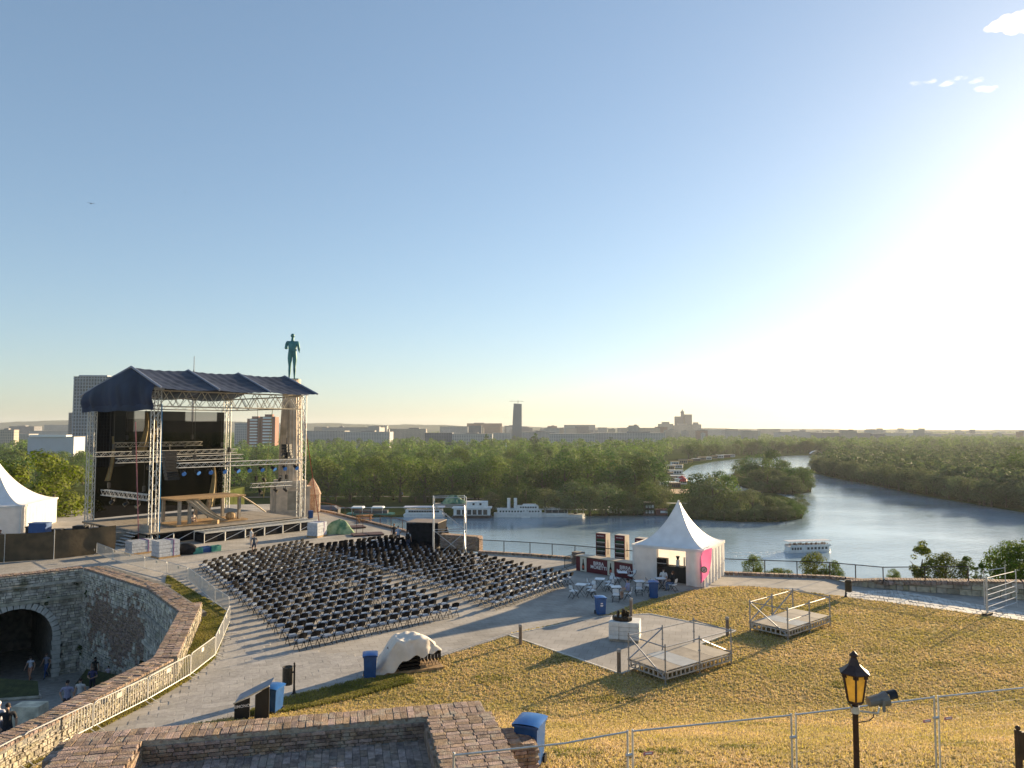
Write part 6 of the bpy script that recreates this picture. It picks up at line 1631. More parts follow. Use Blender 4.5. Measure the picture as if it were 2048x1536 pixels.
# ------------------------------------------------------------------ foreground fence, lamp, floodlight, bench
FW = mesh_cloth("fence_wire_mesh", (.35, .35, .36), .93)
ft = [tuple(at(x_, y_, 4.9).xy) for x_, y_ in ((902, 1509), (1260, 1463), (1587, 1430), (1872, 1394), (2120, 1368))]
fz = [2.9] * 6
fl = ["crossing in front of the brick bastion", "right of the brick bastion", "left of the lamp post", "right of the lamp post", "at the right edge of the picture"]
SIGN = mat("fence_sign", (.45, .18, .2), .6)
for i, (a, b) in enumerate(zip(ft, ft[1:])):
    A_, B_ = Vector((*a, 0)), Vector((*b, 0)); d = B_ - A_; L_ = d.length - .1; an = math.atan2(d.y, d.x)
    z0 = lawn_z(A_.y)
    t = thing("mesh_fence_panel", "galvanised mesh fence panel " + fl[i], "fence", A_ + d.normalized() * .05 + Vector((0, 0, 2.92 - .0)), an, "mesh fence panels in the foreground")
    H_ = 1.98
    for x in (0, L_): MB().tube((x, 0, -.1), (x, 0, H_ + .03), .021, 6).build("post", GALV, t)
    if i == 0: MB().path([(0, 0, H_ - .02), (L_ * .62, 0, H_ - .06), (L_ * .85, 0, H_ - .02), (L_, 0, H_)], .018, 6).build("top_rail", GALV, t)
    else: MB().tube((0, 0, H_), (L_, 0, H_), .018, 6).build("top_rail", GALV, t)
    MB().tube((0, 0, .05), (L_, 0, .05), .018, 6).build("bottom_rail", GALV, t)
    q = MB()
    for k in range(1, int(L_ / .115)): q.tube((k * .115, 0, .05), (k * .115, 0, H_), .0009, 3, cap=False)
    for k in range(1, 8): q.tube((0, 0, k * .25), (L_, 0, k * .25), .0009, 3, cap=False)
    q.build("wire_mesh", GALV, t, kind="stuff")
    q = MB(); q.tube((L_ + .05 - .09, 0, H_ - .42), (L_ + .09, 0, H_ - .42), .03, 6); q.build("clamp", GALV, t)
    MB().box((-.02, 0, -.05), (.24, .6, .13)).build("foot_block", mat("rubber_foot", (.05, .04, .035), .8), t)
    if i in (1, 2, 3):
        for x in ((.3,) if i == 1 else (L_ - .22,) if i == 2 else (.22,)):
            sgn = MB(); sgn.box((x, -.02, H_ - .45 if i > 1 else H_ - .42), (.2, .012, .06)); sgn = sgn.build("name_plate", SIGN, t)
            q = MB(); q.box((x, -.03, H_ - .445 if i > 1 else H_ - .415), (.13, .006, .02)); q.build("plate_print", PRINT, sgn)
LY = 13.6; lx = atd(1710, 1400, LY).x
IRON = mat("brown_cast_iron", (.045, .022, .018), .5, .2, .25, 14, bump=.15, bscale=40)
AMB = mat("amber_glass", (.85, .62, .16), .35, 0, .12, 8, trans=.6)
t = thing("street_lamp", "brown street lamp with six sided amber lantern", "lamp", (lx, LY, 2.7), R(12))
lz = atd(1710, 1304, LY).z - 2.7                          # top
q = MB(); q.lathe([(.11, 0), (.09, .3), (.055, .45), (.050, lz - 1.02), (.060, lz - 1.0), (.060, lz - .92)], (0, 0, 0), 14); q.build("post", IRON, t, True)
lb = lz - .93
q = MB(); q.lathe([(.06, 0), (.12, .03), (.135, .07)], (0, 0, lb), 6); q.build("lantern_floor", IRON, t)
for k in range(6):
    a = PI / 3 * k; b = a + PI / 3; r0, r1 = .135, .215; z0, z1 = lb + .07, lb + .56
    P = [Vector((r0 * math.cos(a), r0 * math.sin(a), z0)), Vector((r0 * math.cos(b), r0 * math.sin(b), z0)), Vector((r1 * math.cos(b), r1 * math.sin(b), z1)), Vector((r1 * math.cos(a), r1 * math.sin(a), z1))]
    q = MB(); q.tube(P[0], P[3], .019, 5); q.tube(P[3], P[2], .019, 5); q.tube(P[0], P[1], .017, 5); q.build("lantern_frame", IRON, t)
    # inset frame corners and pane
    c = (P[0] + P[1] + P[2] + P[3]) / 4; q = MB(); In = [p.lerp(c, .04) * .985 for p in P]
    for p, o_ in zip(In, P): p.z = o_.z
    q.add(In, [(0, 1, 2, 3)]); q.build("pane", AMB, t)
    for p in (P[2], P[3]):
        e = MB(); e.box(tuple(p.lerp(c, .16) + Vector((0, 0, .0))), (.05, .05, .05)); e.build("corner_bracket", IRON, t)
q = MB(); q.lathe([(.27, 0), (.28, .02), (.20, .07), (.11, .15), (.065, .25), (.05, .29)], (0, 0, lb + .56), 6); q.build("lantern_roof", IRON, t)
q = MB(); q.lathe([(.05, 0), (.075, .03), (.07, .05), (.04, .08), (.01, .11)], (0, 0, lb + .84), 10); q.build("finial", IRON, t, True)
q = MB(); q.path([(-.03, 0, lz - 1.0), (-.16, -.02, lz - .88), (-.17, -.02, lz - .87)], .018, 6); q.build("pipe_stub", mat("brass_pipe", (.5, .36, .12), .4, .5), t)
fb = thing("floodlight", "grey floodlight on an arm clamped to the street lamp", "floodlight", (lx, LY, 2.7 + lz - 1.02), R(6))
FG = mat("floodlight_grey", (.16, .16, .155), .5, .1, .1, 9)
q = MB(); q.lathe([(.075, -.05), (.075, .07)], (0, 0, 0), 12); q.build("clamp", GALV, fb)
q = MB(); q.path([(.06, 0, -.02), (.43, 0, -.08)], .02, 6); q.path([(.43, 0, -.08), (.46, 0, .03)], .018, 5); q.build("arm", GALV, fb)
q = MB(); q.path([(.06, 0, -.22), (.26, 0, -.20), (.34, 0, -.14), (.36, 0, -.02)], .010, 5); q.build("cable", BLACK, fb)
q = MB(); q.tube((.25, 0, .13), (.44, 0, .16), .085, 12, .10); q.build("rear_housing", FG, fb, False)
q = MB(); q.tube((.42, 0, .14), (.60, 0, .18), .10, 14, .135); q.build("front_housing", FG, fb)
q = MB(); q.tube((.602, 0, .18), (.61, 0, .182), .12, 14); q.build("lens", mat("flood_lens", (.1, .1, .11), .15), fb)
q = MB(); q.grid(lambda u, v: (.60 + .16 * v, .115 * math.cos(PI * u), .19 + .115 * math.sin(PI * u) + .03 * v), 10, 2); q.build("visor", BLACK, fb)
q = MB(); q.box((.46, -.14, .1), (.05, .02, .2)); q.box((.46, .14, .1), (.05, .02, .2)); q.build("yoke", FG, fb)
# dark wooden board at the right edge
by = 15.2; bx = atd(2036, 1470, by).x; t = thing("notice_board", "dark wooden notice board post at the lower right edge", "board", (bx, by, 2.75), R(6)); BW = mat("dark_stained_wood", (.045, .022, .012), .6, 0, .3, 10)
ptop = atd(2036, 1458, by).z - 2.75
MB().box((0, 0, ptop / 2 - .02), (.09, .09, ptop)).build("post", BW, t); MB().ball((0, 0, ptop + .02), .05, 8, 6).build("finial", BW, t); MB().box((.5, 0, ptop - .35), (.9, .05, .5)).build("panel", BW, t); MB().box((.5, 0, ptop - .08), (1.0, .08, .05)).build("panel_cap", BW, t); MB().box((1.0, 0, ptop / 2 - .02), (.09, .09, ptop)).build("post", BW, t)
# shrubs on the slope beyond the railing
sh = [(1507, 1150, 46, 'shrub', "reddish sparse bush behind the railing right of the tent"), (1628, 1152, 56, 'shrub', "round bright green bush behind the railing"), (1668, 1156, 40, 'shrub', "small bush just right of the round bright bush"), (1788, 1160, 26, 'shrub', "low bush peeping over the wall"),
      (1845, 1160, 82, 'slim', "tall slender young tree behind the wall"), (1892, 1162, 66, 'shrub', "broad yellowish bush beside the slender young tree"), (1935, 1164, 58, 'slim', "thin leafy sapling near the end of the railing"), (1962, 1168, 44, 'slim', "small sapling left of the steel fence panel"), (2022, 1168, 96, 'shrub', "large bush behind the steel fence panel at the right edge"), (2052, 1168, 104, 'shrub', "leafy tree cut by the right edge above the wall")]
for x, y, hpx, k, lb in sh:
    p = atd(x, y, 57.0 if x < 1700 else 55.0); h = hpx / F * p.y * 1.25; p.z -= h * .22
    tree(p, h, k, lb, None, 1.0, "shrub" if k == 'shrub' else "sapling")
tree(atd(1560, 1190, 62), 2.6, 'shrub', "low dark bush on the slope below the railing", None, 1.3, "shrub")
# ------------------------------------------------------------------ boats and moorings
BW_ = mat("boat_white", (.70, .70, .69), .45, 0, .08, .6); BDK = mat("boat_dark", (.05, .05, .055), .6, 0, .2, .5); BGL = mat("boat_glass", (.03, .04, .05), .15, 0, .1)
BGR = mat("boat_teal", (.06, .24, .20), .5, 0, .1, .4); BRD_ = mat("boat_rust_red", (.14, .045, .035), .6, 0, .2, .4); BTAN = mat("boat_tan", (.45, .33, .20), .6, 0, .1, .4)
def hull(L_, W_, H_, bow=.18, stern=.04, flare=.86):
    q = MB(); sec = []
    n = 14
    for i in range(n + 1):
        u = i / n; x = (u - .5) * L_
        w = W_ / 2
        if u > 1 - bow: w *= math.cos((u - 1 + bow) / bow * PI / 2) ** .7 + .02
        if u < stern: w *= .8 + .2 * u / stern
        lift = H_ * .12 * max(0, (u - .8) / .2) ** 2
        sec.append([(x, -w * flare, -.4), (x, -w, H_ + lift), (x, w, H_ + lift), (x, w * flare, -.4)])
    vs = [p for s in sec for p in s]; fs = []
    for i in range(n):
        a, b = i * 4, i * 4 + 4
        fs += [(a, b, b + 1, a + 1), (a + 1, b + 1, b + 2, a + 2), (a + 2, b + 2, b + 3, a + 3)]
    fs += [(0, 1, 2, 3), (n * 4 + 3, n * 4 + 2, n * 4 + 1, n * 4)]
    q.add(vs, fs); return q
def windows(parent, x0, x1, n, y, z, w, h, m=BGL, name="window"):
    for i in range(n):
        x = x0 + (x1 - x0) * (i + .5) / n; q = MB(); q.box((x, y, z), (w, .08, h)); q.build(name, m, parent)
def wp(px, py): p = at(px, py, RZ); return p
def boat(name, label, px0, px1, py, cat="boat"):
    a, b = wp(px0, py[0] if hasattr(py, '__len__') else py), wp(px1, py[1] if hasattr(py, '__len__') else py)
    d = b - a; return thing(name, label, cat, ((a.x + b.x) / 2, (a.y + b.y) / 2 , RZ), math.atan2(d.y, d.x)), d.length
# moored steamer with paddle box and twin funnels
t, L_ = boat("paddle_steamer", "white moored paddle steamer with two funnels at the far bank", 988, 1090, 1033.5); W_ = 9
hull(L_, W_, 2.6).build("hull", BW_, t); MB().box((0, 0, 3.9), (L_ * .86, W_ * .9, 2.4)).build("main_cabin", BW_, t); windows(t, -L_ * .40, L_ * .40, 14, -W_ * .455, 4.0, 1.1, 1.0)
MB().box((L_ * .02, 0, 5.25), (L_ * .92, W_, .25)).build("upper_deck", BW_, t); MB().box((L_ * .16, 0, 6.5), (L_ * .42, W_ * .7, 2.3)).build("upper_cabin", BW_, t); windows(t, L_ * .0, L_ * .34, 7, -W_ * .355, 6.6, 1.2, 1.0)
MB().box((L_ * .2, 0, 8.1), (L_ * .3, W_ * .62, .9), 0, .8).build("wheelhouse", BW_, t)
for x in (-.21, -.08): q = MB(); q.lathe([(1.15, 0), (1.1, 7.2)], (L_ * x, 0, 5.3), 12); q.build("funnel", BW_, t)
q = MB(); q.tube((L_ * .12, -W_ / 2 - 1.1, 1.2), (L_ * .12, -W_ / 2 + .2, 1.2), 3.2, 20); q.build("paddle_box", BW_, t)
q = MB(); 
for i in range(7): a_ = PI * (i + .5) / 7; q.tube((L_ * .12, -W_ / 2 - 1.14, 1.2), (L_ * .12 + 2.9 * math.cos(a_), -W_ / 2 - 1.14, 1.2 + 2.9 * math.sin(a_)), .1, 4)
q.build("paddle_slots", GALV, t)
q = MB()
for i in range(16): q.tube((-L_ * .46 + i * 1.2, -W_ * .48, 5.3), (-L_ * .46 + i * 1.2, -W_ * .48, 6.3), .06, 4)
q.tube((-L_ * .46, -W_ * .48, 6.3), (-L_ * .46 + 18, -W_ * .48, 6.3), .06, 4); q.build("deck_rail", WHITE, t)
t, L_ = boat("restaurant_barge", "long low white restaurant barge with sloping awning right of the steamer", 1087, 1170, 1032.5); W_ = 9
hull(L_, W_, 1.6).build("hull", BW_, t); q = MB(); q.prism([(-L_ / 2, -W_ * .48), (L_ * .5, -W_ * .3), (L_ * .5, W_ * .3), (-L_ / 2, W_ * .48)], [5.6, 4.2, 4.2, 5.6], [6.3, 4.6, 4.6, 6.3]); q.build("awning", mat("awning_grey", (.55, .53, .50), .7, 0, .05, .3), t)
MB().box((-L_ * .2, 0, 3.4), (L_ * .55, W_ * .8, 3.6)).build("saloon", BW_, t); windows(t, -L_ * .46, L_ * .06, 8, -W_ * .41, 3.6, 1.9, 2.2)
for i in range(7): MB().tube((-L_ * .45 + i * L_ * .15, -W_ * .42, 1.6), (-L_ * .45 + i * L_ * .15, -W_ * .42, 4.8), .1, 4).build("awning_post", WHITE, t)
t, L_ = boat("restaurant_boat", "white two storey restaurant boat behind the scaffold tower", 905, 984, 1035); W_ = 11
hull(L_, W_, 1.4, .06).build("hull", BDK, t); MB().box((0, 0, 4.2), (L_ * .92, W_ * .85, 4.6)).build("lower_saloon", BW_, t); windows(t, -L_ * .4, L_ * .4, 6, -W_ * .435, 4.0, 2.6, 3.2)
MB().box((0, 0, 6.75), (L_, W_, .5)).build("roof_deck", BW_, t); MB().box((L_ * .12, 0, 8.9), (L_ * .55, W_ * .6, 3.8)).build("upper_saloon", BW_, t); windows(t, -L_ * .05, L_ * .3, 2, -W_ * .31, 9.2, 1.4, 1.4)
t, L_ = boat("passenger_boat", "flat roofed white passenger boat left of the scaffold tower", 808, 893, 1033); W_ = 9
hull(L_, W_, 1.8, .1).build("hull", BW_, t); MB().box((-L_ * .02, 0, 3.4), (L_ * .86, W_ * .8, 3.0)).build("saloon", BW_, t); windows(t, -L_ * .38, L_ * .34, 12, -W_ * .41, 3.8, 1.6, 1.2)
MB().box((-L_ * .02, 0, 6.5), (L_ * .95, W_ * .95, .5)).build("sun_roof", mat("roof_lilac_white", (.60, .60, .66), .5, 0, .05, .3), t)
for i in range(8): MB().tube((-L_ * .46 + i * L_ * .125, -W_ * .42, 4.9), (-L_ * .46 + i * L_ * .125, -W_ * .42, 6.3), .1, 4).build("roof_post", WHITE, t)
t, L_ = boat("barge", "turquoise hulled barge with white awnings moored at left", 695, 790, 1032.5); W_ = 9
hull(L_, W_, 2.2, .25).build("hull", BGR, t)
for i in range(2):
    MB().box((-L_ * .28 + i * L_ * .42, 0, 6.2), (L_ * .26, W_ * .8, .9), 0, .85).build("awning", WHITE, t)
    for s in (-1, 1): MB().tube((-L_ * .28 + i * L_ * .42 + s * L_ * .11, -W_ * .35, 2.2), (-L_ * .28 + i * L_ * .42 + s * L_ * .11, -W_ * .35, 6), .15, 4).build("awning_post", WHITE, t)
MB().box((0, 0, 3.2), (L_ * .7, W_ * .6, 2)).build("cabin", BDK, t)
t, L_ = boat("house_boat", "grey hip roofed boathouse at the bank below the rusty railing", 630, 678, 1030, "boathouse"); MB().box((0, 0, 2.2), (L_, 9, 4)).build("wall", BDK, t); MB().box((0, 0, 5.2), (L_ * 1.08, 10, 2.2), 0, .6).build("roof", mat("slate_roof", (.10, .10, .12), .6, 0, .1, .4), t)
for x0, x1, y, lb, kind in ((1217, 1243, 1029, "small white cabin raft at the far bank between the trees", 0), (1287, 1309, 1031, "tall dark two storey house raft with white windows left of the pagoda tip", 1), (1309, 1336, 1031.5, "low rust red house raft beside the tall dark raft", 2)):
    t, L_ = boat("house_raft", lb, x0, x1, y, "house raft")
    MB().box((0, 0, .3), (L_ * 1.08, 7, 1.0)).build("raft", BDK, t); hh = (4, 8.2, 3.4)[kind]
    MB().box((0, 0, .8 + hh / 2), (L_ * .9, 5.6, hh)).build("cabin", (BW_, mat("raft_brown", (.10, .06, .05), .7, 0, .2, .4), BRD_)[kind], t); MB().box((0, 0, .95 + hh), (L_, 6.4, .3)).build("roof", (BW_, BTAN, BRD_)[kind], t)
    if kind == 1:
        for k in range(2): windows(t, -L_ * .40, L_ * .40, 3, -2.84, 2.8 + k * 3.6, 1.5, 2.0, WHITE)
    elif kind == 0: windows(t, -L_ * .3, L_ * .3, 3, -2.84, 2.4, 1.2, 2.0, BGL)
    else: windows(t, -L_ * .1, L_ * .4, 3, -2.84, 2.9, 1.9, 1.5, WHITE)
# small jetty with white floats by the wooded point
t, L_ = boat("jetty", "low floating jetty with white fenders at the wooded point", 1415, 1466, 1027.5, "jetty")
MB().box((0, 0, .5), (L_, 4, .5)).build("deck", BRD_, t)
for i in range(12): MB().box((-L_ * .46 + i * L_ * .083, -2, 1.2), (1.2, .8, .9)).build("fender", WHITE, t)
# marina rafts along the left shore of the bend
g = random.Random(8); mar = [(1334, 972), (1349, 975), (1362, 968), (1340, 962), (1356, 958), (1338, 952), (1352, 948), (1341, 940), (1356, 936), (1349, 930), (1366, 927), (1379, 924.5), (1392, 922), (1404, 920.5), (1416, 919), (1428, 917.5), (1440, 916), (1452, 915), (1464, 914)]
mm_ = [WHITE, BRD_, WHITE, BTAN, WHITE, BDK, WHITE, BTAN, WHITE, WHITE, BTAN, mat("raft_yellow", (.55, .36, .10), .6, 0, .1, .3), BDK, BTAN, WHITE, BTAN, WHITE, BRD_, WHITE]
cn = ["white", "rust red", "white", "tan", "white", "dark", "white", "tan", "white", "white", "tan", "yellow", "dark", "tan", "white", "tan", "white", "rust red", "white"]
for i, (x, y) in enumerate(mar):
    p = at(x, y, LZ); t = thing("river_club", "%s floating river club, %s along the left shore going upstream" % (cn[i], ORD[i]), "house raft", (p.x, p.y, RZ), g.uniform(-.3, .3), "floating clubs on the left shore")
    L_, h = g.uniform(11, 19), g.uniform(4, 7)
    MB().box((0, 0, .4), (L_ * 1.1, 10, 1.0)).build("raft", BDK, t); MB().box((0, 0, .9 + h / 2), (L_ * .85, 7, h)).build("cabin", mm_[i], t); MB().box((0, 0, 1.05 + h), (L_, 8.5, .35)).build("roof", mm_[(i + 2) % 19], t); windows(t, -L_ * .36, L_ * .36, 4, -3.54, .9 + h * .5, L_ * .13, h * .5)
t = thing("marquee", "round red marquee canopy among the floating clubs", "canopy", at(1364, 968, LZ), 0); q = MB(); q.lathe([(6, 0), (5, 2.5), (2, 4.6), (.2, 6)], (0, 0, 3), 14); q.build("canopy_roof", mat("red_canopy", (.5, .03, .03), .6), t)
for k in range(5): MB().tube((5 * math.cos(k * 1.257), 5 * math.sin(k * 1.257), 0), (5 * math.cos(k * 1.257), 5 * math.sin(k * 1.257), 3.2), .2, 5).build("post", WHITE, t)
t = thing("hall", "white domed floating hall at the far end of the river", "hall", at(1632, 909, LZ), 0); q = MB(); q.grid(lambda u, v: (-14 + 28 * u, -5 + 10 * v, 1 + 7 * math.sin(PI * u) ** .7), 16, 3); q.build("dome_roof", WHITE, t); MB().box((0, 0, 1), (28, 9, 2)).build("base", BDK, t)
# tour boat under way
a, b = wp(1572, 1105), wp(1661, 1102); d = b - a; t = thing("tour_boat", "white double deck tour boat with passengers under way on the river", "boat", ((a.x + b.x) / 2, (a.y + b.y) / 2, RZ), math.atan2(d.y, d.x)); L_ = d.length; W_ = 5.2
hull(L_, W_, .9, .16).build("hull", BW_, t); MB().box((-L_ * .03, 0, 1.85), (L_ * .88, W_ * .9, 1.9)).build("lower_saloon", BW_, t); windows(t, -L_ * .44, -L_ * .20, 4, -W_ * .455, 2.0, .9, 1.1); windows(t, -L_ * .10, L_ * .38, 6, -W_ * .455, 2.0, 1.15, 1.1)
MB().box((-L_ * .01, 0, 2.9), (L_ * .93, W_ * .98, .2)).build("upper_deck", BW_, t)
q = MB(); q.prism([(-L_ * .5, -W_ * .5), (L_ * .46, -W_ * .5), (L_ * .46, W_ * .5), (-L_ * .5, W_ * .5)], 5.35, 5.5); q.build("sun_roof", mat("tour_roof", (.50, .50, .52), .5, 0, .05), t)
for i in range(8):
    for s in (-1, 1): MB().tube((-L_ * .44 + i * L_ * .12, s * W_ * .45, 3), (-L_ * .44 + i * L_ * .12, s * W_ * .45, 5.35), .05, 4).build("roof_post", WHITE, t)
for s in (-1, 1): MB().box((-L_ * .01, s * W_ * .48, 3.35), (L_ * .9, .06, .75)).build("bulwark", BW_, t)
pas = MB(); rd = random.Random(2)
for i in range(46):
    x, y = rd.uniform(-.44, .42) * L_, rd.uniform(-.4, .4) * W_; pas.box((x, y, 3.75), (.42, .3, .75), rd.uniform(0, 3), .7); pas.ball((x, y, 4.28), .13, 6, 4)
o = pas.build("passengers", mat("passenger_clothes", (.16, .10, .08), .8, 0, .5, 1.2, piece=.6), None, False, "stuff"); o.location = t.location; o.rotation_euler = t.rotation_euler; o["label"] = "crowd of passengers on the upper deck of the tour boat"; o["category"] = "passengers"
# wake: low foam ridges behind the boat
FO = mat("wake_foam", (.55, .60, .62), .5, 0, .2, .5); q = MB(); dr = d.normalized(); sd_ = Vector((-dr.y, dr.x, 0)); rd = random.Random(3)
for i in range(90):
    s = rd.random() ** 1.3 * 30; p = a - dr * s + sd_ * rd.choice((-1, 1)) * (1.2 + s * .12 + rd.uniform(-.5, .5)); q.ball((p.x, p.y, RZ), (rd.uniform(.4, 1.1), rd.uniform(.15, .35), .07), 7, 4)
o = q.build("wake", FO, None, True, "stuff"); o["label"] = "thin foam wake behind the tour boat"; o["category"] = "wake"

# ------------------------------------------------------------------ city beyond the park
def facade(name, col, fh=3.8, ww=4.6, glass=(.07, .08, .09), share=.5):
    """wall with rows of windows too far away to tell apart singly"""
    m = mat(name, col, .8, 0, .08, .02); nt = m.node_tree; b = nt.nodes["Principled BSDF"]; N = nt.nodes.new; L = nt.links.new
    tc = N("ShaderNodeTexCoord"); sp = N("ShaderNodeSeparateXYZ"); L(tc.outputs["Object"], sp.inputs[0])
    ad = N("ShaderNodeMath"); L(sp.outputs["X"], ad.inputs[0]); L(sp.outputs["Y"], ad.inputs[1])
    def win(sock, per, sh):
        d = N("ShaderNodeMath"); d.operation = 'DIVIDE'; d.inputs[1].default_value = per; L(sock, d.inputs[0]); f = N("ShaderNodeMath"); f.operation = 'FRACT'; L(d.outputs[0], f.inputs[0])
        c = N("ShaderNodeMath"); c.operation = 'LESS_THAN'; c.inputs[1].default_value = sh; L(f.outputs[0], c.inputs[0]); return c.outputs[0]
    mu = N("ShaderNodeMath"); mu.operation = 'MULTIPLY'; L(win(sp.outputs["Z"], fh, share), mu.inputs[0]); L(win(ad.outputs[0], ww, .6), mu.inputs[1])
    mx = N("ShaderNodeMix"); mx.data_type = 'RGBA'; L(mu.outputs[0], mx.inputs["Factor"]); L(b.inputs["Base Color"].links[0].from_socket, mx.inputs["A"]); mx.inputs["B"].default_value = glass + (1,)
    L(mx.outputs["Result"], b.inputs["Base Color"]); return m
FA = [facade("facade_grey", (.42, .41, .40)), facade("facade_white", (.50, .49, .47)), facade("facade_sand", (.52, .44, .36)), facade("facade_dark", (.22, .22, .24)), facade("facade_brick", (.36, .22, .16))]
ROOFM = mat("flat_roof", (.25, .24, .23), .8, 0, .15, .05)
def building(label, px0, px1, pytop, dist, m, name="building", depth=None, group=None, rz=0.0, roof=True):
    x0, x1 = (px0 - 1024) / F * dist, (px1 - 1024) / F * dist
    zt = CAMZ + (HOR - pytop) / F * dist; h = zt - LZ; w = x1 - x0; dp = depth or max(14, w * .5)
    t = thing(name, label, "building", ((x0 + x1) / 2, dist, LZ), rz, group)
    MB().box((0, dp / 2, h / 2), (w, dp, h)).build("wall", m, t)
    if roof: MB().box((0, dp / 2, h + .4), (w * 1.01, dp * 1.02, .8)).build("roof", ROOFM, t)
    return t, w, h, dp
# glass tower behind the stage with its facade grid built out
t, w, h, dp = building("tall glass office tower with pale grid facade left of the stage", 148, 226, 754, 1100, mat("tower_glass", (.05, .075, .10), .18, .0, .2, .05), "office_tower", 44, rz=R(6))
GR = mat("tower_fins", (.30, .34, .39), .5, 0, .05, .1)
for i in range(15): MB().box((-w / 2 + (i + .25) * w / 14.5, -.25, h / 2), (1.1, 1.0, h)).build("mullion", GR, t)
for k in range(27): MB().box((0, -.2, h * (k + .5) / 27), (w, .8, 1.1)).build("floor_band", GR, t)
for k in range(27): MB().box((-w / 2 - .2, dp / 2, h * (k + .5) / 27), (.8, dp, 1.1)).build("floor_band", GR, t)
MB().box((-w * .1, dp * .5, h + 2), (w * .7, dp * .6, 3)).build("plant_room", GR, t)
t, w, h, dp = building("white low annex in front of the glass tower", 58, 150, 874, 1050, mat("annex_white", (.48, .50, .54), .6, 0, .06, .05), "annex", 30)
MB().box((-w * .05, 5, h + 1.5), (w * .8, 14, 3)).build("upper_block", WHITE, t)
building("dark slab beside the glass tower at left", 138, 152, 826, 1500, FA[3])
# twin red and white blocks
for px0, px1, yt, lb in ((495, 522, 838, "left of the twin red and white apartment towers"), (520, 551, 834, "right of the twin red and white apartment towers")):
    t, w, h, dp = building(lb, px0, px1, yt, 1500, mat("tower_red", (.27, .12, .085), .8, 0, .1, .05), "apartment_tower", 24)
    for k in range(13): MB().box((0, -.5, h * (k + .5) / 13 + 1), (w * .58, 1.2, h / 13 * .5)).build("balcony_band", WHITE, t)
    MB().box((0, dp / 2, h + 3), (w * .5, 10, 5)).build("plant_room", MATS["tower_red"], t)
building("pale low apartment row left of the twin towers", 470, 497, 846, 1700, FA[1])
# curved glass tower with crane on the skyline
D_ = 2900; x0, x1 = (1024.5 - 1024) / F * D_, (1043.5 - 1024) / F * D_
t = thing("skyscraper", "tall curved glass skyscraper under construction on the skyline", "building", ((x0 + x1) / 2, D_, LZ)); Hs = CAMZ + (HOR - 807) / F * D_ - LZ; w = x1 - x0; SG = facade("skyscraper_glass", (.14, .19, .23), 4, 3, (.07, .10, .13))
q = MB(); n = 12; vs = []
for i in range(n + 1):
    v = i / n; xl = -w / 2 * (1.0 - .30 * v ** 2.2) ; vs += [(xl, 0, Hs * v), (w / 2, 0, Hs * (v - .02 * (i == n))), (w / 2, 30, Hs * v), (xl, 30, Hs * v)]
fs = []
for i in range(n):
    a_, b_ = i * 4, i * 4 + 4; fs += [(a_ + k, a_ + (k + 1) % 4, b_ + (k + 1) % 4, b_ + k) for k in range(4)]
fs.append((n * 4, n * 4 + 1, n * 4 + 2, n * 4 + 3)); q.add(vs, fs); q.build("glass_body", SG, t)
q = MB(); q.tube((4, 10, Hs), (4, 10, Hs + 9), 1.2, 4); q.tube((-30, 10, Hs + 9), (26, 10, Hs + 9), .8, 4); q.tube((4, 10, Hs + 14), (4, 10, Hs + 9), .8, 4); q.build("crane", RUST, t)
# twin linked towers with round top
D_ = 4300
t = thing("twin_tower", "twin brutalist towers linked by a slim shaft with round top", "building", ((1366 - 1024) / F * D_, D_, LZ)); u = D_ / F; CO = mat("tower_concrete", (.20, .19, .19), .85, 0, .1, .02)
for x0, x1, yt in ((-16, -2, 833), (2, 16, 829)):
    h = CAMZ + (HOR - yt) * u - LZ; MB().box(((x0 + x1) / 2 * u, 0, h / 2), ((x1 - x0) * u, 40, h)).build("tower", CO, t)
h = CAMZ + (HOR - 826) * u - LZ; MB().box((-1.5 * u, 0, h / 2), (5 * u, 22, h)).build("shaft", CO, t)
q = MB(); q.lathe([(5, 0), (11, 5), (11, 12), (4, 16), (1, 26)], (-1.5 * u, 0, h - 4), 14); q.build("round_restaurant", CO, t)
for px0, px1, yt, lb in ((1318, 1346, 848, "stepped pale block left of the twin towers"), (1348, 1384, 851, "pale block at the foot of the twin towers"), (1382, 1402, 849, "pale block right of the twin towers")):
    t, w, h, dp = building(lb, px0, px1, yt, 4100, FA[2]); MB().box((0, dp / 2, h + 6), (w * .5, dp * .6, 12)).build("stepped_top", FA[2], t)
for i, px in enumerate((1760, 1802, 1844)):
    t, w, h, dp = building(["left", "middle", "right"][i] + " of three stepped apartment blocks on the right skyline", px - 9, px + 9, 862, 5200, FA[0], "apartment_block"); MB().box((0, dp / 2, h + 8), (w * .55, dp * .7, 22)).build("stepped_top", FA[0], t)
# obelisk in the park and signs
t = thing("obelisk", "slender white obelisk rising from the park trees", "obelisk", at(1012, 915, LZ)); MB().box((0, 0, 14), (4, 4, 28), 0, .35).build("shaft", WHITE, t); MB().box((0, 0, .8), (8, 8, 1.6)).build("base", WHITE, t)
t = thing("television_tower", "slim television tower tip above the stage roof", "tower", ((386 - 1024) / F * 7600, 7600, 60)); zt = CAMZ + (HOR - 712) / F * 7600 - 60
q = MB(); q.lathe([(14, 0), (11, zt * .6), (11, zt * .62), (17, zt * .64), (17, zt * .74), (10, zt * .76), (4, zt * .8), (3, zt)], (0, 0, 0), 10); q.build("shaft", mat("mast_grey", (.18, .2, .22), .7), t)
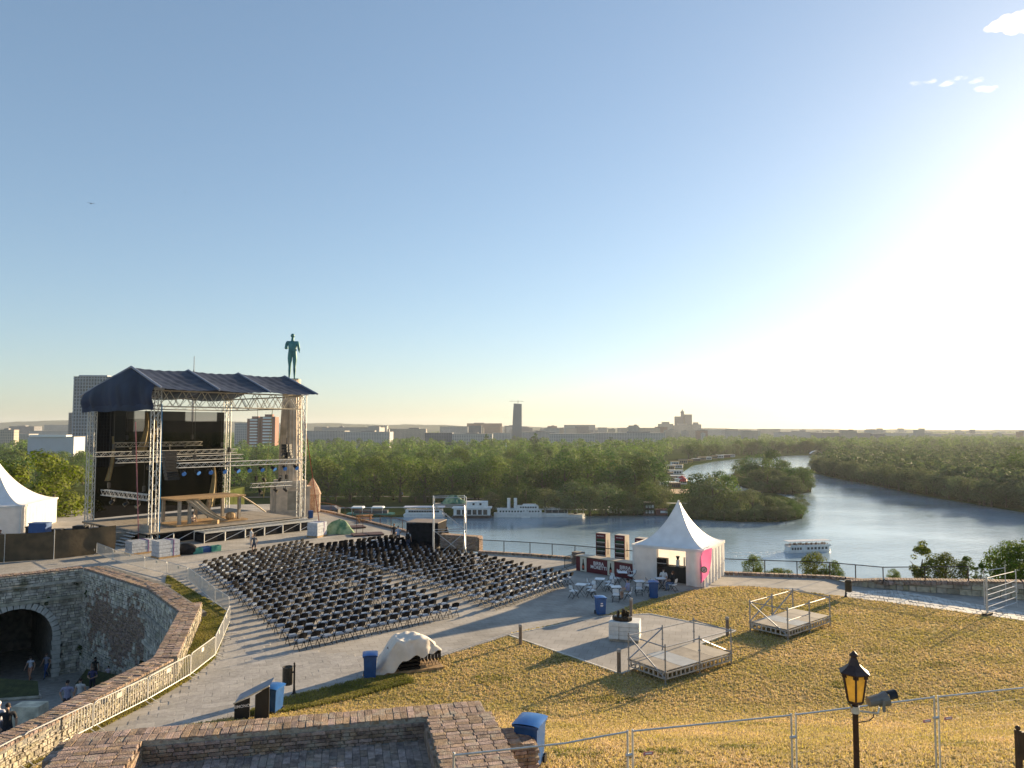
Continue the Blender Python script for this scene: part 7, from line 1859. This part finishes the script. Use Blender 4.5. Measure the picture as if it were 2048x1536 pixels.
# rows of ordinary blocks along the skyline
g = random.Random(12); cols = ["grey", "white", "sand coloured", "dark", "brick red"]
BL = [(0, 60, 868, 2300, 0), (0, 30, 860, 1800, 2), (60, 140, 862, 3000, 1), (20, 70, 853, 3600, 3), (90, 140, 850, 4200, 0), (470, 520, 862, 2600, 1), (600, 690, 862, 2200, 0), (690, 780, 864, 2100, 1), (645, 760, 855, 2900, 0), (780, 850, 858, 2600, 2), (850, 905, 866, 2000, 3), (905, 985, 868, 1950, 1), (880, 936, 853, 3400, 0),
      (934, 1004, 847, 3900, 4), (985, 1022, 866, 2300, 1), (1045, 1110, 864, 2400, 0), (1100, 1190, 868, 2000, 1), (1188, 1330, 866, 2100, 1), (1130, 1190, 850, 3700, 0), (1240, 1320, 856, 3300, 2), (1400, 1450, 859, 3600, 1), (1450, 1520, 862, 3300, 0), (1520, 1560, 858, 4400, 2), (1560, 1640, 864, 3200, 1), (1640, 1740, 866, 3000, 3), (1735, 1770, 860, 3600, 0), (1780, 1860, 866, 3400, 1), (1880, 1960, 868, 3600, 0), (1960, 2048, 867, 3900, 2)]
for k in range(120):
    x = g.uniform(590, 1500) if k < 90 else g.uniform(1400, 2050); w = g.uniform(7, 30); BL.append((x, x + w, g.uniform(851, 866) if x < 1330 else g.uniform(858, 868), g.uniform(2600, 5200), g.randrange(5)))
for i, (a_, b_, yt, dd, c) in enumerate(BL):
    zone = "left of the stage" if a_ < 470 else "between stage and glass skyscraper" if a_ < 1020 else "between skyscraper and twin towers" if a_ < 1340 else "right of the twin towers"
    t, w, h, dp = building("low %s skyline block %s" % (cols[c], zone), a_, b_, yt, dd, FA[c], "city_block", None, "%s skyline blocks %s" % (cols[c], zone))
    if i % 2: MB().box((g.uniform(-.2, .2) * w, dp / 2, h + 2.2), (w * .3, dp * .4, 4)).build("plant_room", ROOFM, t)
# lamp and sign on the far bank
t = thing("road_sign", "round blue road sign on a pole across the river", "sign", at(803, 1003, LZ)); MB().tube((0, 0, 0), (0, 0, 6), .15, 5).build("pole", GALV, t); q = MB(); q.tube((0, -.2, 6.3), (0, 0, 6.3), 1.3, 14); q.build("disc", mat("sign_blue", (.25, .3, .42), .5), t)
# birds
for px, py, dd, s, lb in ((182, 407, 120, .55, "dark bird gliding in the sky above the stage at left"), (370, 385, 160, .35, "tiny bird high in the sky left of centre")):
    t = thing("bird", lb, "bird", atd(px, py, dd), .6); q = MB(); q.ball((0, 0, 0), (.09 * s * 2, .3 * s * 2, .08 * s * 2), 8, 6); q.build("body", BLACK, t)
    for sd2 in (-1, 1): q = MB(); q.add([(0, .12 * s, .02), (sd2 * .6 * s, .2 * s, .25 * s), (sd2 * 1.1 * s, -.1 * s, .15 * s), (0, -.15 * s, .0), (0, .12 * s, .0), (sd2 * .6 * s, .2 * s, .23 * s), (sd2 * 1.1 * s, -.1 * s, .13 * s), (0, -.15 * s, -.02)], [(0, 1, 2, 3), (7, 6, 5, 4)]); q.build("wing", BLACK, t)

# ------------------------------------------------------------------ clouds, wholly above the haze
def cloud(label, blobs, dens, vox):
    q = MB()
    for px, py, rx, ry in blobs:
        c = atd(px, py, 3000.0); q.ball(c, (rx / F * 3000, rx / F * 3000 * .8, ry / F * 3000), 10, 7)
    me = q.mesh("cloud_raw", None); ob = bpy.data.objects.new("cloud_raw", me); COL.objects.link(ob)
    md = ob.modifiers.new("r", 'REMESH'); md.mode = 'VOXEL'; md.voxel_size = vox
    nm = bpy.data.meshes.new_from_object(ob.evaluated_get(bpy.context.evaluated_depsgraph_get())); bpy.data.objects.remove(ob)
    m = bpy.data.materials.new("cloud_vapour"); m.use_nodes = True; nt = m.node_tree; nt.nodes.clear()
    o_ = nt.nodes.new("ShaderNodeOutputMaterial"); v = nt.nodes.new("ShaderNodeVolumePrincipled"); ge = nt.nodes.new("ShaderNodeNewGeometry"); nz = nt.nodes.new("ShaderNodeTexNoise"); nz.inputs["Scale"].default_value = .022; nz.inputs["Detail"].default_value = 5; nt.links.new(ge.outputs["Position"], nz.inputs["Vector"]); mr = nt.nodes.new("ShaderNodeMapRange"); mr.inputs["From Min"].default_value = .42; mr.inputs["From Max"].default_value = .62; mr.inputs["To Max"].default_value = dens; nt.links.new(nz.outputs["Fac"], mr.inputs["Value"]); nt.links.new(mr.outputs[0], v.inputs["Density"]); v.inputs["Color"].default_value = (1, 1, 1, 1); v.inputs["Anisotropy"].default_value = .45
    nt.links.new(v.outputs[0], o_.inputs["Volume"]); nm.materials.clear(); nm.materials.append(m)
    return tag(link("cloud", nm), label, "cloud")
rd = random.Random(4)
cloud("small bright puffy cloud at the upper right corner", [(2015, 45, 24, 17), (2045, 40, 30, 20), (1995, 52, 18, 12), (2030, 55, 26, 13), (1978, 58, 12, 7), (2070, 50, 30, 18)], .02, 6)
cloud("faint wisp of cloud below the puffy cloud at upper right", [(1830 + i * 14 + rd.uniform(-5, 5), 172 - i * 1.5 + rd.uniform(-8, 6), rd.uniform(5, 16), rd.uniform(2, 5)) for i in range(10)] + [(1960 + i * 9, 178 + rd.uniform(-8, 8), 14, 5) for i in range(4)], .004, 4)

# alike things in one group: say which one, counted from the left of the view
byl = {}
for o in list(COL.objects):
    if o.parent is None and o.get("group") and (o.name.startswith("city_block") or o.name.startswith("park_tree")): byl.setdefault(o["label"], []).append(o)
for lb, ob in byl.items():
    if len(ob) < 2: continue
    ob.sort(key=lambda o: o.location.x / max(1.0, o.location.y))
    for i, o in enumerate(ob): o["label"] = ORD[i] + " from left, " + lb
# ------------------------------------------------------------------ air
hm = bpy.data.materials.new("haze_air"); hm.use_nodes = True
hn = hm.node_tree; hn.nodes.clear()
ho = hn.nodes.new("ShaderNodeOutputMaterial"); hv = hn.nodes.new("ShaderNodeVolumePrincipled")
hv.inputs["Color"].default_value = (.86, .92, 1.0, 1); hv.inputs["Density"].default_value = 4.2e-5; hv.inputs["Anisotropy"].default_value = .2
hn.links.new(hv.outputs[0], ho.inputs["Volume"])
mb = MB(); mb.box((0, 4500, 35), (14000, 13000, 196))
hz = mb.build("haze", hm, None, False, "stuff")
hz["label"] = "thin pale evening haze over the river plain"; hz["category"] = "haze"
